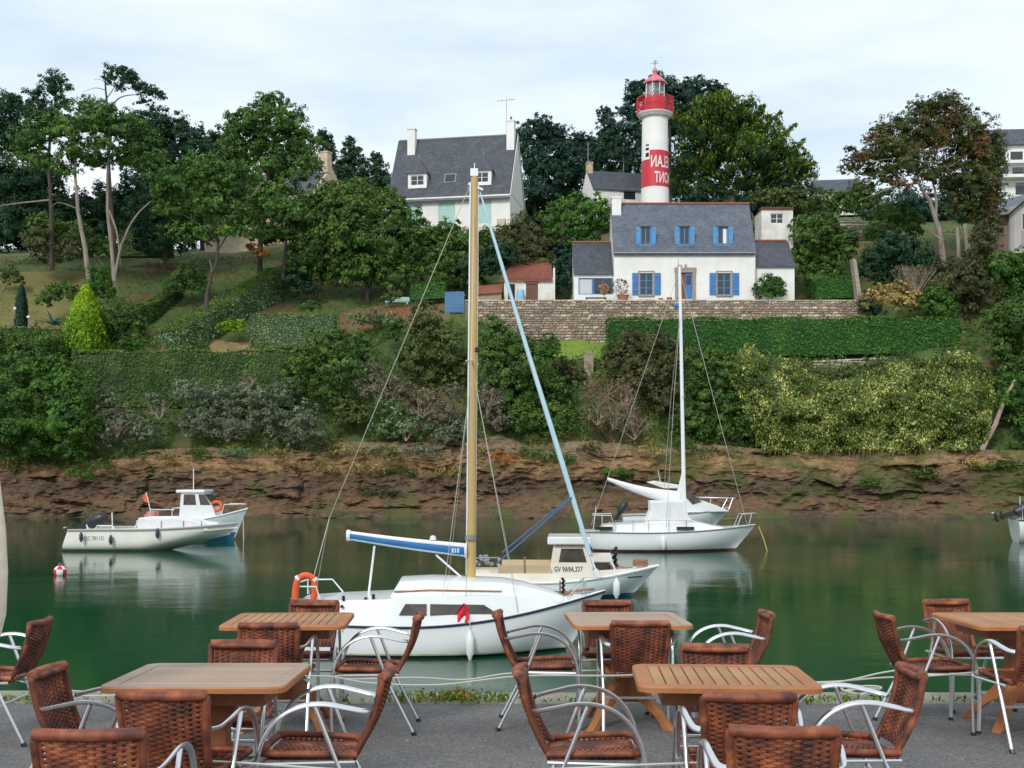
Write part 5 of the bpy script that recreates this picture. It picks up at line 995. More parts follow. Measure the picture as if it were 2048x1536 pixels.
# --- big rounded bush trees of the middle
t = plant('broadleaf_tree', 'tree', 'huge rounded broadleaf tree left of the slate house', 735, 110, [(705,392,36,26),(652,425,46,32),(735,420,52,34),(790,440,40,32),(690,480,58,44),(765,495,60,46),(826,480,34,32),(634,495,36,40),(716,545,50,34),(790,555,40,28),(845,520,28,30),(650,550,34,28),(660,392,40,24),(715,378,34,16),(765,402,34,22),(700,440,52,40),(812,468,40,32),(680,520,50,36),(610,455,30,34),(750,515,50,40),(600,520,26,34)], 'bush', 0.27, 9, clump=0.22, rag=0.22)
branch(t, 110, [(735,612),(732,560),(720,480)], 0.3, 0.12, 'bark_dark', 'trunk'); branch(t, 110, [(733,600),(750,545),(780,500)], 0.16, 0.06, 'bark_dark')
BU = [('bush', 'dark olive bush mass behind the two pale pine trunks', 140, 113.5, [(95,468,34,30),(150,480,40,30),(200,498,28,20)], 'bush', 0.24, 10),
 ('bush', 'dark bush filling the foot of the dark diagonal hedge', 250, 101, [(235,640,30,34),(265,665,30,24),(222,670,18,26)], 'bush', 0.2, 11),
 ('bush', 'brownish low bushes between creeper and garden wall', 1680, 96, [(1640,752,26,14),(1690,750,30,14),(1740,728,26,12),(1600,730,20,14)], 'bush_olive', 0.2, 11),
 ('bush', 'dark green bush overlapping the left flank of the creeper', 1500, 93.0, [(1485,790,22,34),(1500,845,22,38),(1520,885,20,20)], 'bush', 0.2, 12),
 ('bush', 'dark bushes in front of the balcony wall of the slate house', 960, 117, [(890,478,34,18),(940,484,34,18),(985,478,28,20),(1020,480,24,18)], 'bush', 0.25, 10),
('bush', 'dark green bush below the stone balcony of the slate house', 905, 109, [(890,500,40,34),(930,520,34,34),(880,555,36,30),(935,560,30,30),(900,470,30,22)], 'bush', 0.25, 10),
 ('bush', 'brownish rounded bush right below the slate house gable', 1050, 110.5, [(1050,475,42,36),(1015,495,26,30),(1088,500,26,28),(1045,515,40,22)], 'bush_brown', 0.24, 11),
 ('bush', 'green leafy bush above the red roofed shed', 1150, 111.5, [(1140,425,38,28),(1185,418,32,24),(1112,455,34,28),(1168,462,42,30),(1208,440,20,26),(1120,480,34,22)], 'bush_green', 0.25, 10),
 ('bush', 'dark bush behind the lean-to roof', 965, 108.5, [(955,535,34,26),(990,530,30,26),(930,545,24,26),(1005,510,24,20)], 'pine_dark', 0.25, 9),
 ('bush', 'olive bush behind the ridge of the right annex', 1560, 119, [(1540,395,26,16),(1575,400,24,18),(1600,405,24,24),(1520,400,18,14)], 'bush_olive', 0.26, 9),
 ('bush', 'rounded dark green bush growing before the right annex wall', 1540, 105.4, [(1540,576,24,20),(1530,584,16,12),(1552,583,14,12)], 'bush_green', 0.16, 26),
 ('bush', 'mid green shrub mass just right of the cottage annex', 1640, 111, [(1620,470,34,28),(1650,460,32,26),(1610,520,28,34),(1660,515,36,36),(1690,490,24,30),(1640,550,40,24)], 'bush', 0.25, 10),
 ('bush', 'bright green shrub beside the short grey field wall', 1775, 112, [(1770,440,26,18),(1795,430,26,18),(1760,470,28,20),(1815,450,26,26)], 'bush_green', 0.24, 10),
 ('bush', 'dark round bush below the reddish tree', 1790, 107, [(1775,505,36,30),(1815,510,36,32),(1750,530,28,28),(1840,540,34,30),(1790,550,40,26)], 'pine_dark', 0.24, 10),
 ('bush', 'far green bush under the distant slate roof', 1700, 124, [(1665,405,36,20),(1705,410,36,22),(1740,400,30,20),(1650,430,30,20),(1720,380,20,14)], 'bush', 0.28, 8),
 ('bush', 'reddish brown thicket at the foot of the reddish tree', 1900, 104.5, [(1895,560,36,34),(1930,570,34,40),(1960,540,30,36),(1880,600,30,26),(1965,600,34,44),(1985,470,16,30),(1965,490,20,24)], 'bush_brown', 0.24, 10),
 ('bush', 'straw coloured shrub right of the retaining wall', 1765, 102, [(1755,600,28,22),(1790,590,30,22),(1820,605,26,20),(1740,618,20,14)], 'straw', 0.22, 12),
 ('bush', 'fresh green shrub above the right end of the bright hedge', 1870, 101.5, [(1862,605,26,26),(1885,618,24,22),(1876,588,18,16)], 'bush_green', 0.22, 12),
 ('bush', 'dark blue-green bush at the foot of the leaning slab', 1742, 101.6, [(1735,612,16,14),(1752,622,18,12)], 'pine_blue', 0.2, 12),
 ('bush', 'bright shrub under the timber house at the right edge', 2020, 104, [(2010,540,34,26),(2045,535,34,28),(2030,580,40,30),(2070,570,40,40)], 'bush_green', 0.25, 10),
 ('bush', 'tall dark shrub mass down the right edge of the picture', 2030, 95.5, [(2030,650,36,36),(2050,720,44,50),(2010,700,26,36),(2030,790,44,50),(2060,860,50,50),(2015,850,34,44),(2000,640,26,26),(2060,640,44,44)], 'bush', 0.24, 10),
 ('bush', 'big glossy dark green bush over the water at the left edge', 80, 91.2, [(20,775,46,42),(85,765,46,40),(145,790,38,44),(30,845,52,48),(110,850,52,48),(160,850,30,36),(60,895,52,28),(130,898,36,26),(-30,830,50,60),(100,728,40,16)], 'bush_green', 0.22, 12),
 ('bush', 'dark low shrub bank left of the long hedge', 60, 97.5, [(20,690,40,20),(75,690,40,22),(120,700,34,22),(-20,700,40,24),(50,720,50,16)], 'bush', 0.22, 11),
 ('bush', 'round green bush before the right end of the long hedge', 650, 94.2, [(650,695,44,30),(615,738,38,34),(685,735,40,36),(650,778,46,26),(720,700,24,30),(600,775,24,20)], 'bush', 0.22, 12),
 ('bush', 'small yellow-olive shrub below the round green bush', 702, 92.6, [(690,815,24,20),(718,830,22,18),(690,845,24,14)], 'bush_olive', 0.2, 13),
 ('bush', 'olive green bush climbing below the blue fence', 860, 97, [(850,630,24,26),(860,672,34,32),(835,712,34,30),(890,700,30,38),(865,750,38,28),(915,740,22,34)], 'bush_olive', 0.22, 12),
 ('bush', 'rounded dark green bush right of the golden mast', 1020, 94.6, [(992,672,28,34),(1025,705,36,36),(985,740,34,40),(1060,735,34,38),(1010,790,42,42),(1075,800,40,44),(1050,850,46,34),(1112,850,34,34),(1100,700,18,26),(1125,790,24,32)], 'bush', 0.22, 12),
 ('bush', 'brown-green shrub below the left end of the bright hedge', 1295, 95.6, [(1290,695,42,34),(1255,730,34,34),(1335,722,36,36),(1300,760,40,30),(1330,800,32,36)], 'bush_brown', 0.22, 12),
 ('bush', 'dark green shrub bank between the two boat masts and the vine', 1430, 94.2, [(1400,730,34,30),(1445,745,34,34),(1410,790,40,34),(1455,810,34,40),(1385,850,38,30),(1440,860,44,28),(1490,850,24,34)], 'bush', 0.22, 12)]
for nm, lb, px, Y, lo, lm, lf, dn in BU: plant(nm, 'bush', lb, px, Y, lo, lm, lf, dn, clump=0.26, rag=0.26)
# grey and pink shrubs above the rocks
GR = [('silver-grey shrub nearest the big glossy bush, above the rocks', 235, 92.1, [(215,800,22,20),(235,845,34,30),(285,868,32,24),(208,878,16,18)], 'grey'),
 ('thin pale shrub with upright shoots between two grey ones', 305, 92.4, [(305,800,16,12),(320,825,18,14)], 'grey'),
 ('large silver-grey shrub below the middle of the long hedge', 430, 92.3, [(375,785,32,20),(425,800,40,28),(455,848,42,36),(395,852,30,30),(360,770,14,9),(480,790,22,20)], 'grey'),
 ('brownish grey shrub above the rocks, left of the golden mast group', 570, 92.0, [(560,785,30,20),(535,845,36,32),(605,850,38,32),(575,880,36,18),(515,800,22,22)], 'grey'),
 ('pinkish grey shrub with bare twigs above the yellow-olive one', 765, 93.4, [(752,775,32,24),(790,785,28,22),(745,740,20,12)], 'pinkish'),
 ('grey-green shrub overhanging the rocks left of the golden mast', 800, 92.0, [(775,825,30,24),(812,858,40,24),(765,860,26,18)], 'hedge_grey'),
 ('pink-grey shrub with pale branches just left of the golden mast', 860, 92.5, [(845,810,34,26),(885,835,30,26),(905,790,18,20)], 'pinkish'),
 ('blue-grey shrub at the foot of the golden mast line', 905, 91.8, [(890,870,34,18),(925,862,24,20)], 'grey'),
 ('lilac grey shrub immediately right of the golden mast', 982, 92.2, [(975,800,24,30),(990,845,24,28)], 'pinkish'),
 ('small sunny olive shrub under the hedge end', 500, 93.4, [(498,768,20,16),(515,778,16,12)], 'bush_olive')]
for lb, px, Y, lo, lm in GR:
    r = plant('shrub', 'shrub', lb, px, Y, lo, lm, 0.19, 13, clump=0.25, rag=0.42, core=True, shrink=0.5, inner=0.2)
    b = max(lo, key=lambda q: q[2]*q[3]); twigs(r, Y-0.6, b[0], b[1]+b[3], 7, 0.7, 0.65, 'dead_wood', 0.9, 0.035)
dr_ = empty('dead_shrub', at(1225, 885, 92.0), 0, 'dead leafless pinkish brown shrub above a dark rock hollow', 'shrub')
for px, py in ((1195,850),(1225,860),(1260,850),(1240,820),(1200,810),(1270,880)): twigs(dr_, 92.0, px, py, 7, 0.75, 0.85, 'dead_wood', 1.1, 0.05)
P, N_, T = crown_points([(b[0]-dr_.location.x, b[1]-dr_.location.y, b[2]-dr_.location.z, b[3], b[4], b[5]) for b in pxblobs([(1190,790,26,34),(1240,800,34,40),(1265,850,24,28),(1195,850,24,26)], 92.4)], 7, 0.3, 0.4, 0.3)
link('dry_leaves', leaves_mesh('dry_leaves', P, N_, 0.17, 0.4, T), leaf_mat('leaf_dry', [(0.05, 0.03, 0.02), (0.12, 0.075, 0.05), (0.19, 0.13, 0.095)]), dr_)
lt_ = empty('leaning_tree', at(1962, 915, 92.5), 0, 'reddish leaning trunk beside the vine at the right edge', 'tree')
branch(lt_, 92.5, [(1962,920),(1968,890),(1990,850),(2004,812),(2030,760)], 0.30, 0.12, 'dead_wood', 'trunk'); crown(lt_, pxblobs([(2010,800,20,18),(2030,770,24,20)], 92.5), L['bush_green'], 0.22, 10)

# --- the pale creeper cascade on the right
vn = empty('creeper', at(1720, 900, 92.5), 0, 'pale yellow-green creeper cascading over the bank on the right', 'creeper')
VT = [(1462,742),(1472,705),(1490,690),(1506,688),(1522,708),(1550,712),(1590,722),(1618,745),(1640,758),(1665,762),(1700,760),(1745,738),(1790,722),(1840,714),(1885,704),(1925,700),(1955,712),(1975,736),(1985,775)]
VB = [(1462,760),(1480,800),(1500,850),(1515,890),(1560,905),(1640,905),(1720,900),(1800,905),(1880,900),(1950,900),(1975,880),(1985,800)]
vx = lambda px, T: float(np.interp(px, [a for a, b in T], [b for a, b in T]))
def drape(px, v, inset=0.0):
    py = vx(px, VT) * (1 - v) + vx(px, VB) * v; edge = min(1, (px - 1455) / 45, (1992 - px) / 45)
    Y = 94.6 - 2.9 * v ** 0.8 - 0.9 * math.sin(PI * min(1, v * 1.1)) * edge + (1 - edge) * 1.0; X = xa(px, Y)
    q = Vector((X * 0.55, py * 0.03, 2)); Y -= 1.1 * noise.fractal(q, 1.0, 2.0, 3) + 0.25 * noise.noise(q * 4) - inset
    return at(px, py + 5 * noise.noise(Vector((px * 0.06, v * 3, 4))), Y)
o = vn.location; n = 34000; P = []
for _ in range(n):
    px = random.uniform(1462, 1985); v = random.random() ** 0.9
    P.append(tuple(drape(px, v) - o + Vector((random.gauss(0, 0.08), -abs(random.gauss(0, 0.13)), random.gauss(0, 0.08)))))
P = np.array(P); N_ = unit(n) * 1.0 + np.array([0, -0.7, 0.45]); al = unit(n) * 0.6; al[:, 2] -= 0.9
big_ = np.array([noise.fractal(Vector((p[0] * 0.45, p[2] * 0.45, 3)), 1.0, 2.0, 4) for p in P]); keep = RNG.uniform(size=n) < 0.92 + 0.5 * big_; T = np.clip(RNG.normal(0.34, 0.24, n) + 0.50 * big_ + 0.45 * (RNG.uniform(size=n) < 0.20), 0, 1)
P, N_, al, T = P[keep], N_[keep], al[keep], T[keep]
cc = link('foliage', leaves_mesh('foliage', P, N_, 0.19, 0.5, T, al), L['vine'], vn)
tag(obj('stems', MB().grid([[drape(px, v, 0.22) - o for px in range(1464, 1986, 9)] for v in np.linspace(0.02, 0.98, 22)]), L['bush_olive'], cc, fix=False, smooth=True), kind='stuff')
# strands hanging over the rock edge
mb = MB()
for _ in range(160):
    px = random.uniform(1510, 1970); p = drape(px, 0.97) - o; q = p + Vector((random.gauss(0, 0.1), -0.1, -random.uniform(0.3, 1.0))); mb.tube([p, (p + q) / 2 + Vector((0, -0.08, 0)), q], [0.03, 0.025, 0.015], 4, cap=False)
tag(obj('strands', mb, L['straw'], vn, fix=False), kind='stuff')

# --- plants spilling over the top edge of the rocks
SP = [(255,905,'bush_olive'),(330,915,'straw'),(395,905,'bush'),(470,905,'hedge_grey'),(560,908,'straw'),(640,895,'bush_brown'),(700,900,'straw'),(770,905,'bush_olive'),(850,902,'grey'),(940,900,'straw'),(1005,915,'orange'),(1060,905,'bush'),(1120,915,'bush_green'),(1180,895,'bush_brown'),(1300,900,'straw'),(1375,895,'bush'),(1440,905,'bush_olive'),(730,935,'straw'),(800,940,'bush_olive'),(900,940,'straw'),(760,985,'bush_brown'),(1235,945,'bush_green'),(1745,965,'bush_green'),(1850,945,'bush_olive'),(2010,930,'bush'),(2060,960,'bush'),(640,930,'straw'),(200,930,'bush_olive'),(160,945,'bush_green'),(1950,925,'straw')]
WH = {'bush_olive': 'olive', 'straw': 'straw coloured', 'bush': 'dark green', 'hedge_grey': 'grey-green', 'bush_brown': 'brownish', 'grey': 'silver-grey', 'orange': 'orange', 'bush_green': 'fresh green'}
tuft = empty('rock_plants', at(1000, 900, 91), 0, 'straw, olive and green tufts spilling over the rocky bank edge', 'plants')
for px, py, lm in SP:
    w = random.uniform(16, 34); Yt = 90.2 - max(0, (py - 905)) * 0.02; B = [(b[0]-tuft.location.x, b[1]-tuft.location.y, b[2]-tuft.location.z, b[3], b[4], b[5]) for b in pxblobs([(px, py, w, 9), (px + w * 0.6, py + 8, w * 0.6, 10), (px - w * 0.7, py + 4, w * 0.5, 8)], Yt)]
    P, N_, T = crown_points(B, 9, 0.35, 0.4, 0.3); al = unit(len(P)) * 0.7; al[:, 2] -= 0.4
    tag(link('tuft', leaves_mesh('tuft', P, N_, 0.24, 0.22, T, al), L[lm], tuft), kind='stuff')
tag(tuft, kind='stuff')

L['shoots'] = leaf_mat('leaf_lit_shoots', [(0.065, 0.105, 0.024), (0.12, 0.17, 0.042), (0.18, 0.22, 0.07)], patch=0.3)  # hedge-top shoots, paler so the sky-lit top is put into leaf colour
# --- clipped hedges
def hedge(label, A, B, ztA, ztB, h, thick, lm, leaf=0.17, dens=70, hB=None, name='hedge', cap=None):
    A = Vector(A); B = Vector(B); Ln = (B-A).length; hB = hB or h; r = empty(name, (A.x, A.y, ztA-h), math.atan2(B.y-A.y, B.x-A.x), label, 'hedge')
    rows = []
    def P_(u, v, w):    # u along, v across 0..1, w height 0..1
        hh = h + (hB-h)*u; top = ztA + (ztB-ztA)*u
        return np.stack([u*Ln, (v-0.5)*thick, top - (ztA-h) - hh*(1-w)], -1)
    def face(n, f):
        a, b = RNG.uniform(size=n), RNG.uniform(size=n); z = np.zeros(n)
        if f == 'front': return P_(a, z, b), np.tile([0, -1, 0.15], (n, 1))
        if f == 'back': return P_(a, z+1, b), np.tile([0, 1, 0.15], (n, 1))
        if f == 'top': return P_(a, b, z+1), np.tile([0, 0, 1], (n, 1))
        if f == 'l': return P_(z, a, b), np.tile([-1, 0, 0.15], (n, 1))
        return P_(z+1, a, b), np.tile([1, 0, 0.15], (n, 1))
    Ps, Ns = [], []; hm = (h+hB)/2
    for f, ar in (('front', Ln*hm), ('top', Ln*thick*1.2), ('back', Ln*hm*0.35), ('l', thick*hm), ('r', thick*hm)):
        p, nn = face(int(ar*dens), f); Ps.append(p + RNG.normal(0, 0.045, p.shape) ); Ns.append(nn + unit(len(p))*0.5)
    P = np.concatenate(Ps); N2 = np.concatenate(Ns)
    P[:, 2] += 0.10*np.sin(P[:, 0]*0.9)+0.05*np.sin(P[:, 0]*2.3+1)
    c = link('foliage', leaves_mesh('foliage', P, N2, leaf, 0.6), L[lm], r)
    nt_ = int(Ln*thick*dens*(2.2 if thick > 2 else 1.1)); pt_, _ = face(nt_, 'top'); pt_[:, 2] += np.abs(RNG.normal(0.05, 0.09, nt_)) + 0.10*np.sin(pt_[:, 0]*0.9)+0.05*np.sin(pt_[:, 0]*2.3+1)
    link('lit_top_shoots', leaves_mesh('lit_top_shoots', pt_, unit(nt_)*0.35 + np.array([0, -0.15, 1]), leaf*0.9, 0.6), L['shoots'], c)
    core = MB(); e = 0.10; q = [(e, e), (1-e, e), (1-e, 1-e), (e, 1-e)]; vs = []
    for u, v, w in ((0.005,0.06,0),(0.995,0.06,0),(0.995,0.94,0),(0.005,0.94,0),(0.005,0.06,0.95),(0.995,0.06,0.95),(0.995,0.94,0.95),(0.005,0.94,0.95)):
        vs.append(tuple(P_(np.array(u), np.array(v), np.array(w))))
    core.add(vs, [(0,3,2,1),(4,5,6,7),(0,1,5,4),(1,2,6,5),(2,3,7,6),(3,0,4,7)]); obj('twigs', core, L[lm], c)
    return r
hedge('long level clipped hedge with bright top above the grey shrubs', (xa(150, 96.6), 96.6), (xa(590, 96.6), 96.6), za(706, 96.6), za(704, 96.6), 4.6, 1.6, 'hedge', 0.18, 60)
hedge('short clipped box hedge in the middle of the left garden', (xa(503, 102), 102), (xa(672, 102), 102), za(632, 102), za(631, 102), 2.9, 1.3, 'hedge_grey', 0.16, 80)
hedge('long diagonal clipped hedge climbing towards the largest pine', (xa(335, 100.4), 100.4), (xa(556, 113), 113), za(666, 100.4)-0.0, za(536, 113), 2.2, 3.3, 'hedge_grey', 0.17, 70, 2.6)
hedge('dark diagonal hedge parallel to and left of the long diagonal one', (xa(240, 102.6), 102.6), (xa(352, 111), 111), za(632, 102.6), za(577, 111), 2.6, 1.8, 'hedge', 0.17, 70)
hedge('bright green clipped hedge in front of the stone retaining wall', (xa(1214, 101.2), 101.2), (xa(1912, 101.2), 101.2), za(640, 101.2), za(638, 101.2), 3.5, 1.5, 'hedge_bright', 0.18, 62, 3.0)
hedge('small bright hedge beside the pale green bench', (xa(822, 107), 107), (xa(892, 107), 107), za(574, 107), za(570, 107), 1.3, 1.0, 'hedge_bright', 0.17, 80)
hedge('low green hedge on the terrace right of the annex', (xa(1628, 107.2), 107.2), (xa(1708, 107.2), 107.2), za(561, 107.2), za(558, 107.2), 1.8, 1.2, 'hedge_bright', 0.17, 80)
hedge('bright green hedge behind the forked pine trunks', (xa(238, 119), 119), (xa(345, 119), 119), za(464, 119), za(464, 119), 2.6, 1.2, 'hedge', 0.2, 60)

# --- left garden
yc = empty('golden_conifer', at(172, 706, 99.2), 0, 'bright yellow-green flame shaped conifer in the left garden', 'conifer')
n = 6500; th = RNG.uniform(0, 2*PI, n); hgt = RNG.uniform(0, 1, n)**0.8; Hc = 136*99.2/F; Rc = 37*99.2/F
prof = np.interp(hgt, [0, 0.1, 0.35, 0.6, 0.82, 1.0], [0.80, 1.0, 0.98, 0.76, 0.36, 0.04])*Rc*(1 + 0.10*np.sin(th*5+hgt*9)) + RNG.normal(0, 0.10, n)
P = np.stack([np.cos(th)*prof, np.sin(th)*prof, hgt*Hc], 1); al = np.stack([np.cos(th)*0.5, np.sin(th)*0.5, np.ones(n)], 1) + unit(n)*0.4
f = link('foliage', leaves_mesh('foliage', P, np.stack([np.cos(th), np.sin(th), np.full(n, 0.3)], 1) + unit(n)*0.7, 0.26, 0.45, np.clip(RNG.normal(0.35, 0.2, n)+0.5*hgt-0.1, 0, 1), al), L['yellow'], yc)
obj('twigs', MB().lathe([(0, 0), (Rc*0.7, 0.05), (Rc*0.82, Hc*0.12), (Rc*0.8, Hc*0.35), (Rc*0.6, Hc*0.6), (Rc*0.25, Hc*0.84), (0, Hc*0.96)], 12), L['yellow'], f, fix=False)
nc = empty('cypress', at(43, 652, 101), 0, 'narrow dark column cypress at the far left of the lawn', 'conifer')
n = 1800; th = RNG.uniform(0, 2*PI, n); hgt = RNG.uniform(0, 1, n); Hc = 82*101/F; Rc = 12*101/F
prof = np.interp(hgt, [0, 0.1, 0.6, 1.0], [0.9, 1.0, 0.8, 0.12])*Rc + RNG.normal(0, 0.05, n); P = np.stack([np.cos(th)*prof, np.sin(th)*prof, hgt*Hc], 1); al = unit(n)*0.3; al[:, 2] += 1
f = link('foliage', leaves_mesh('foliage', P, np.stack([np.cos(th), np.sin(th), np.zeros(n)], 1)+unit(n)*0.5, 0.22, 0.4, None, al), L['pine_blue'], nc)
obj('twigs', MB().lathe([(0, 0), (Rc*0.8, 0.05), (Rc*0.75, Hc*0.6), (0, Hc*0.97)], 10), L['pine_blue'], f, fix=False)
ag = empty('agave', at(108, 652, 100.2), 0, 'blue-green agave with long pointed leaves left of the golden conifer', 'plant')
for i in range(22):
    a = random.uniform(0, 2*PI); el = random.uniform(0.25, 1.2); ln_ = random.uniform(1.3, 2.0); d = Vector((math.cos(a)*math.cos(el), math.sin(a)*math.cos(el), math.sin(el))); s_ = d.cross(Vector((0,0,1))).normalized()
    p = [d*ln_*t + Vector((0, 0, -0.35*t*t*ln_*math.cos(el))) for t in (0, 0.35, 0.7, 1.0)]; w_ = [0.13, 0.17, 0.10, 0.0]; mb = MB()
    mb.grid([[q - s_*w, q + Vector((0,0,-0.04)), q + s_*w] for q, w in zip(p, w_)]); o = obj('leaf', mb, L['blue_leaf'], ag, fix=False); o.location = (0, 0, 0.1)
for px, r_, lb in ((30, 0.14, 'small white garden globe left of the column cypress'), (57, 0.17, 'small white garden globe right of the column cypress')):
    Yg = 100.6; py = 619 if px == 30 else 636; b = at(px, py+9, Yg); rr = empty('garden_lamp', b, 0, lb, 'garden lamp')
    obj('globe', MB().lathe([(0, 0.62), (r_*0.7, 0.57), (r_, 0.47), (r_*0.7, 0.36), (0.05, 0.32)], 12), M['white_paint'], rr, smooth=True); obj('post', MB().tube([(0,0,-0.4), (0,0,0.33)], 0.04, 6), M['metal_grey'], rr)
SM = [('bush', 'low golden bush between the diagonal hedge and the box hedge', 463, 101.8, [(455,656,18,12),(478,654,16,11)], 'yellow', 0.18, 16),
 ('bush', 'fresh green low bush between golden conifer and diagonal hedge', 262, 98.6, [(250,692,22,12),(278,690,20,12)], 'bush_green', 0.18, 16),
 ('bush', 'low dome of green leaves behind the box hedge', 622, 104, [(622,614,20,10)], 'bush_green', 0.18, 16),
 ('bush', 'clipped grey lavender mound right of the box hedge', 745, 101.5, [(720,640,22,12),(755,640,26,13),(785,645,18,11)], 'hedge_grey', 0.16, 16),
 ('bush', 'bright green tuft above the stone edge left of the olive bush', 785, 99.5, [(782,668,14,16),(800,650,12,12)], 'bush_green', 0.17, 16),
 ('bush', 'feathery green plant behind the golden conifer', 198, 103.5, [(196,560,20,26),(212,590,18,20),(180,585,14,16)], 'bush_green', 0.2, 13),
 ('bush', 'dark shrub right of the second pale trunk', 375, 108.5, [(378,560,26,26),(400,575,20,18),(352,572,18,18)], 'bush', 0.22, 12),
 ('bush', 'dark shrub before the column cypress lawn', 120, 104, [(115,580,22,14),(140,590,20,18),(95,600,18,14)], 'bush', 0.2, 13),
 ('bush', 'brown shrub bed behind the pale trunk', 120, 112.5, [(100,505,34,22),(140,500,26,22),(80,480,26,20)], 'bush_brown', 0.22, 11),
 ('bush', 'olive shrub at the far left lawn edge', 10, 110, [(12,548,24,14),(30,562,16,10)], 'bush_olive', 0.2, 13),
 ('bush', 'orange leaved shrub at the foot of the largest pine', 512, 111, [(505,497,14,8),(522,508,14,9)], 'orange', 0.22, 14),
 ('bush', 'dark green shrub under the long diagonal hedge top', 600, 110, [(590,560,26,24),(615,580,24,18)], 'pine_dark', 0.22, 11),
 ('bush', 'yellow green clump beside the pale green bench', 785, 106.5, [(775,597,16,8),(790,590,12,8)], 'bush_olive', 0.18, 15),
 ('bush', 'dark shrub at the foot of the steps by the pillar', 1150, 97.8, [(1128,735,18,18),(1150,752,18,14)], 'bush_brown', 0.2, 13),
 ('bush', 'green shrub draping the right end of the garden wall', 1215, 98.2, [(1225,712,18,26),(1215,745,16,18)], 'bush_olive', 0.2, 13)]
for nm, lb, px, Y, lo, lm, lf, dn in SM: plant(nm, 'bush', lb, px, Y, lo, lm, lf, dn, clump=0.32, rag=0.22)
pg = empty('plume_grass', at(1825, 600, 102.3), 0, 'pinkish feathery plume grass right of the straw coloured shrub', 'grass plant')
mb = MB()
for i in range(60):
    a = Vector((random.gauss(0, 1.0), random.gauss(0, 0.4), 2.2+random.random())); mb.tube([(a.x*0.1, a.y*0.1, 0), a*0.6, a], [0.03, 0.02, 0.015], 4, cap=False)
tag(obj('stems', mb, M['dead_wood'], pg, fix=False), kind='stuff'); P = np.stack([RNG.normal(0, 0.95, 900), RNG.normal(0, 0.5, 900), RNG.uniform(1.6, 3.0, 900)], 1); link('plumes', leaves_mesh('plumes', P, unit(900), 0.2, 0.3), L['pinkish'], pg)

# --- ground cover
def cover(name, label, region, n, lm, leaf, up=0.12, tall=0.25, asp=0.5, avoid=None):
    (pa, pb), (ya, yb) = region; P = []
    for _ in range(n):
        px = random.uniform(pa, pb); Y = random.uniform(ya, yb)
        if avoid and avoid(px, Y): continue
        X = xa(px, Y); q = noise.noise(Vector((X*0.35, Y*0.35, 5)))
        if q < -0.25: continue
        P.append((X, Y, gz(X, Y) + 0.35*noise.fractal(Vector((X*0.35, Y*0.35, 0)), 1.0, 2.0, 4) + up + abs(random.gauss(0, tall))*(0.6+q)))
    P = np.array(P); N_ = unit(len(P)); N_[:, 1] -= 0.6; N_[:, 2] += 0.5; al = unit(len(P)); al[:, 2] += 0.6
    T = np.clip(np.array([0.5+0.8*noise.noise(Vector((p[0]*0.5, p[1]*0.5, 1))) for p in P]) + RNG.normal(0, 0.2, len(P)), 0, 1)
    return tag(link(name, leaves_mesh(name, P, N_, leaf, asp, T, al), L[lm]), label, kind='stuff')
hole = lambda px, Y: (935 < px < 1720 and Y > 103.3) or (1095 < px < 1215 and Y > 99.8) or (420 < px < 500 and 100 < Y < 103.5)
cover('undergrowth', 'mixed green undergrowth on the bank above the rocks', ((-40, 2090), (91.5, 103.2)), 60000, 'bush', 0.24, 0.15, 0.6, 0.5, hole)
cover('dry_grass', 'dry brown and straw grass along the top of the rocks', ((-40, 2090), (91.0, 93.4)), 15000, 'straw', 0.26, 0.1, 0.22, 0.22, hole)
cover('rough_grass', 'rough grass and low plants on the upper slope', ((-60, 2100), (103.4, 126)), 26000, 'bush_olive', 0.24, 0.08, 0.18, 0.3, lambda px, Y: (935 < px < 1720 and Y < 114) or (20 < px < 175 and 100 < Y < 118))
def lawn(name, px0, px1, Y0, Y1, m):
    rows = []
    for Y in np.linspace(Y0, Y1, 14): rows.append([(xa(px, Y), Y, gz(xa(px, Y), Y) + 0.35*noise.fractal(Vector((xa(px, Y)*0.35, Y*0.35, 0)), 1.0, 2.0, 4) + 0.10) for px in np.linspace(px0, px1, 14)])
    tag(obj(name, MB().grid(rows), m, fix=False, smooth=True, auto=80), kind='structure')
lawn('lawn', 1098, 1222, 100.1, 103.35, mat('lawn_green', (0.12, 0.20, 0.02), 0.95, (0.18, 0.26, 0.035), 2.0, 0.5, 20))
lawn('lawn', -60, 178, 103.6, 117, mat('lawn_olive', (0.10, 0.12, 0.025), 0.95, (0.20, 0.15, 0.05), 0.6, 0.5, 16))
lawn('soil', 418, 520, 98.8, 103.4, mat('soil', (0.24, 0.15, 0.07), 0.95, (0.30, 0.22, 0.10), 1.2, 0.5, 16))
lawn('flower_bed', 680, 900, 103.2, 108, mat('bed', (0.17, 0.085, 0.05), 0.95, (0.12, 0.11, 0.04), 1.2, 0.5, 16))
cover('flowers', 'small red and pink flowers in the bed below the bench', ((720, 820), (103.2, 106)), 420, 'flower_red', 0.13, 0.15, 0.1, 0.8)
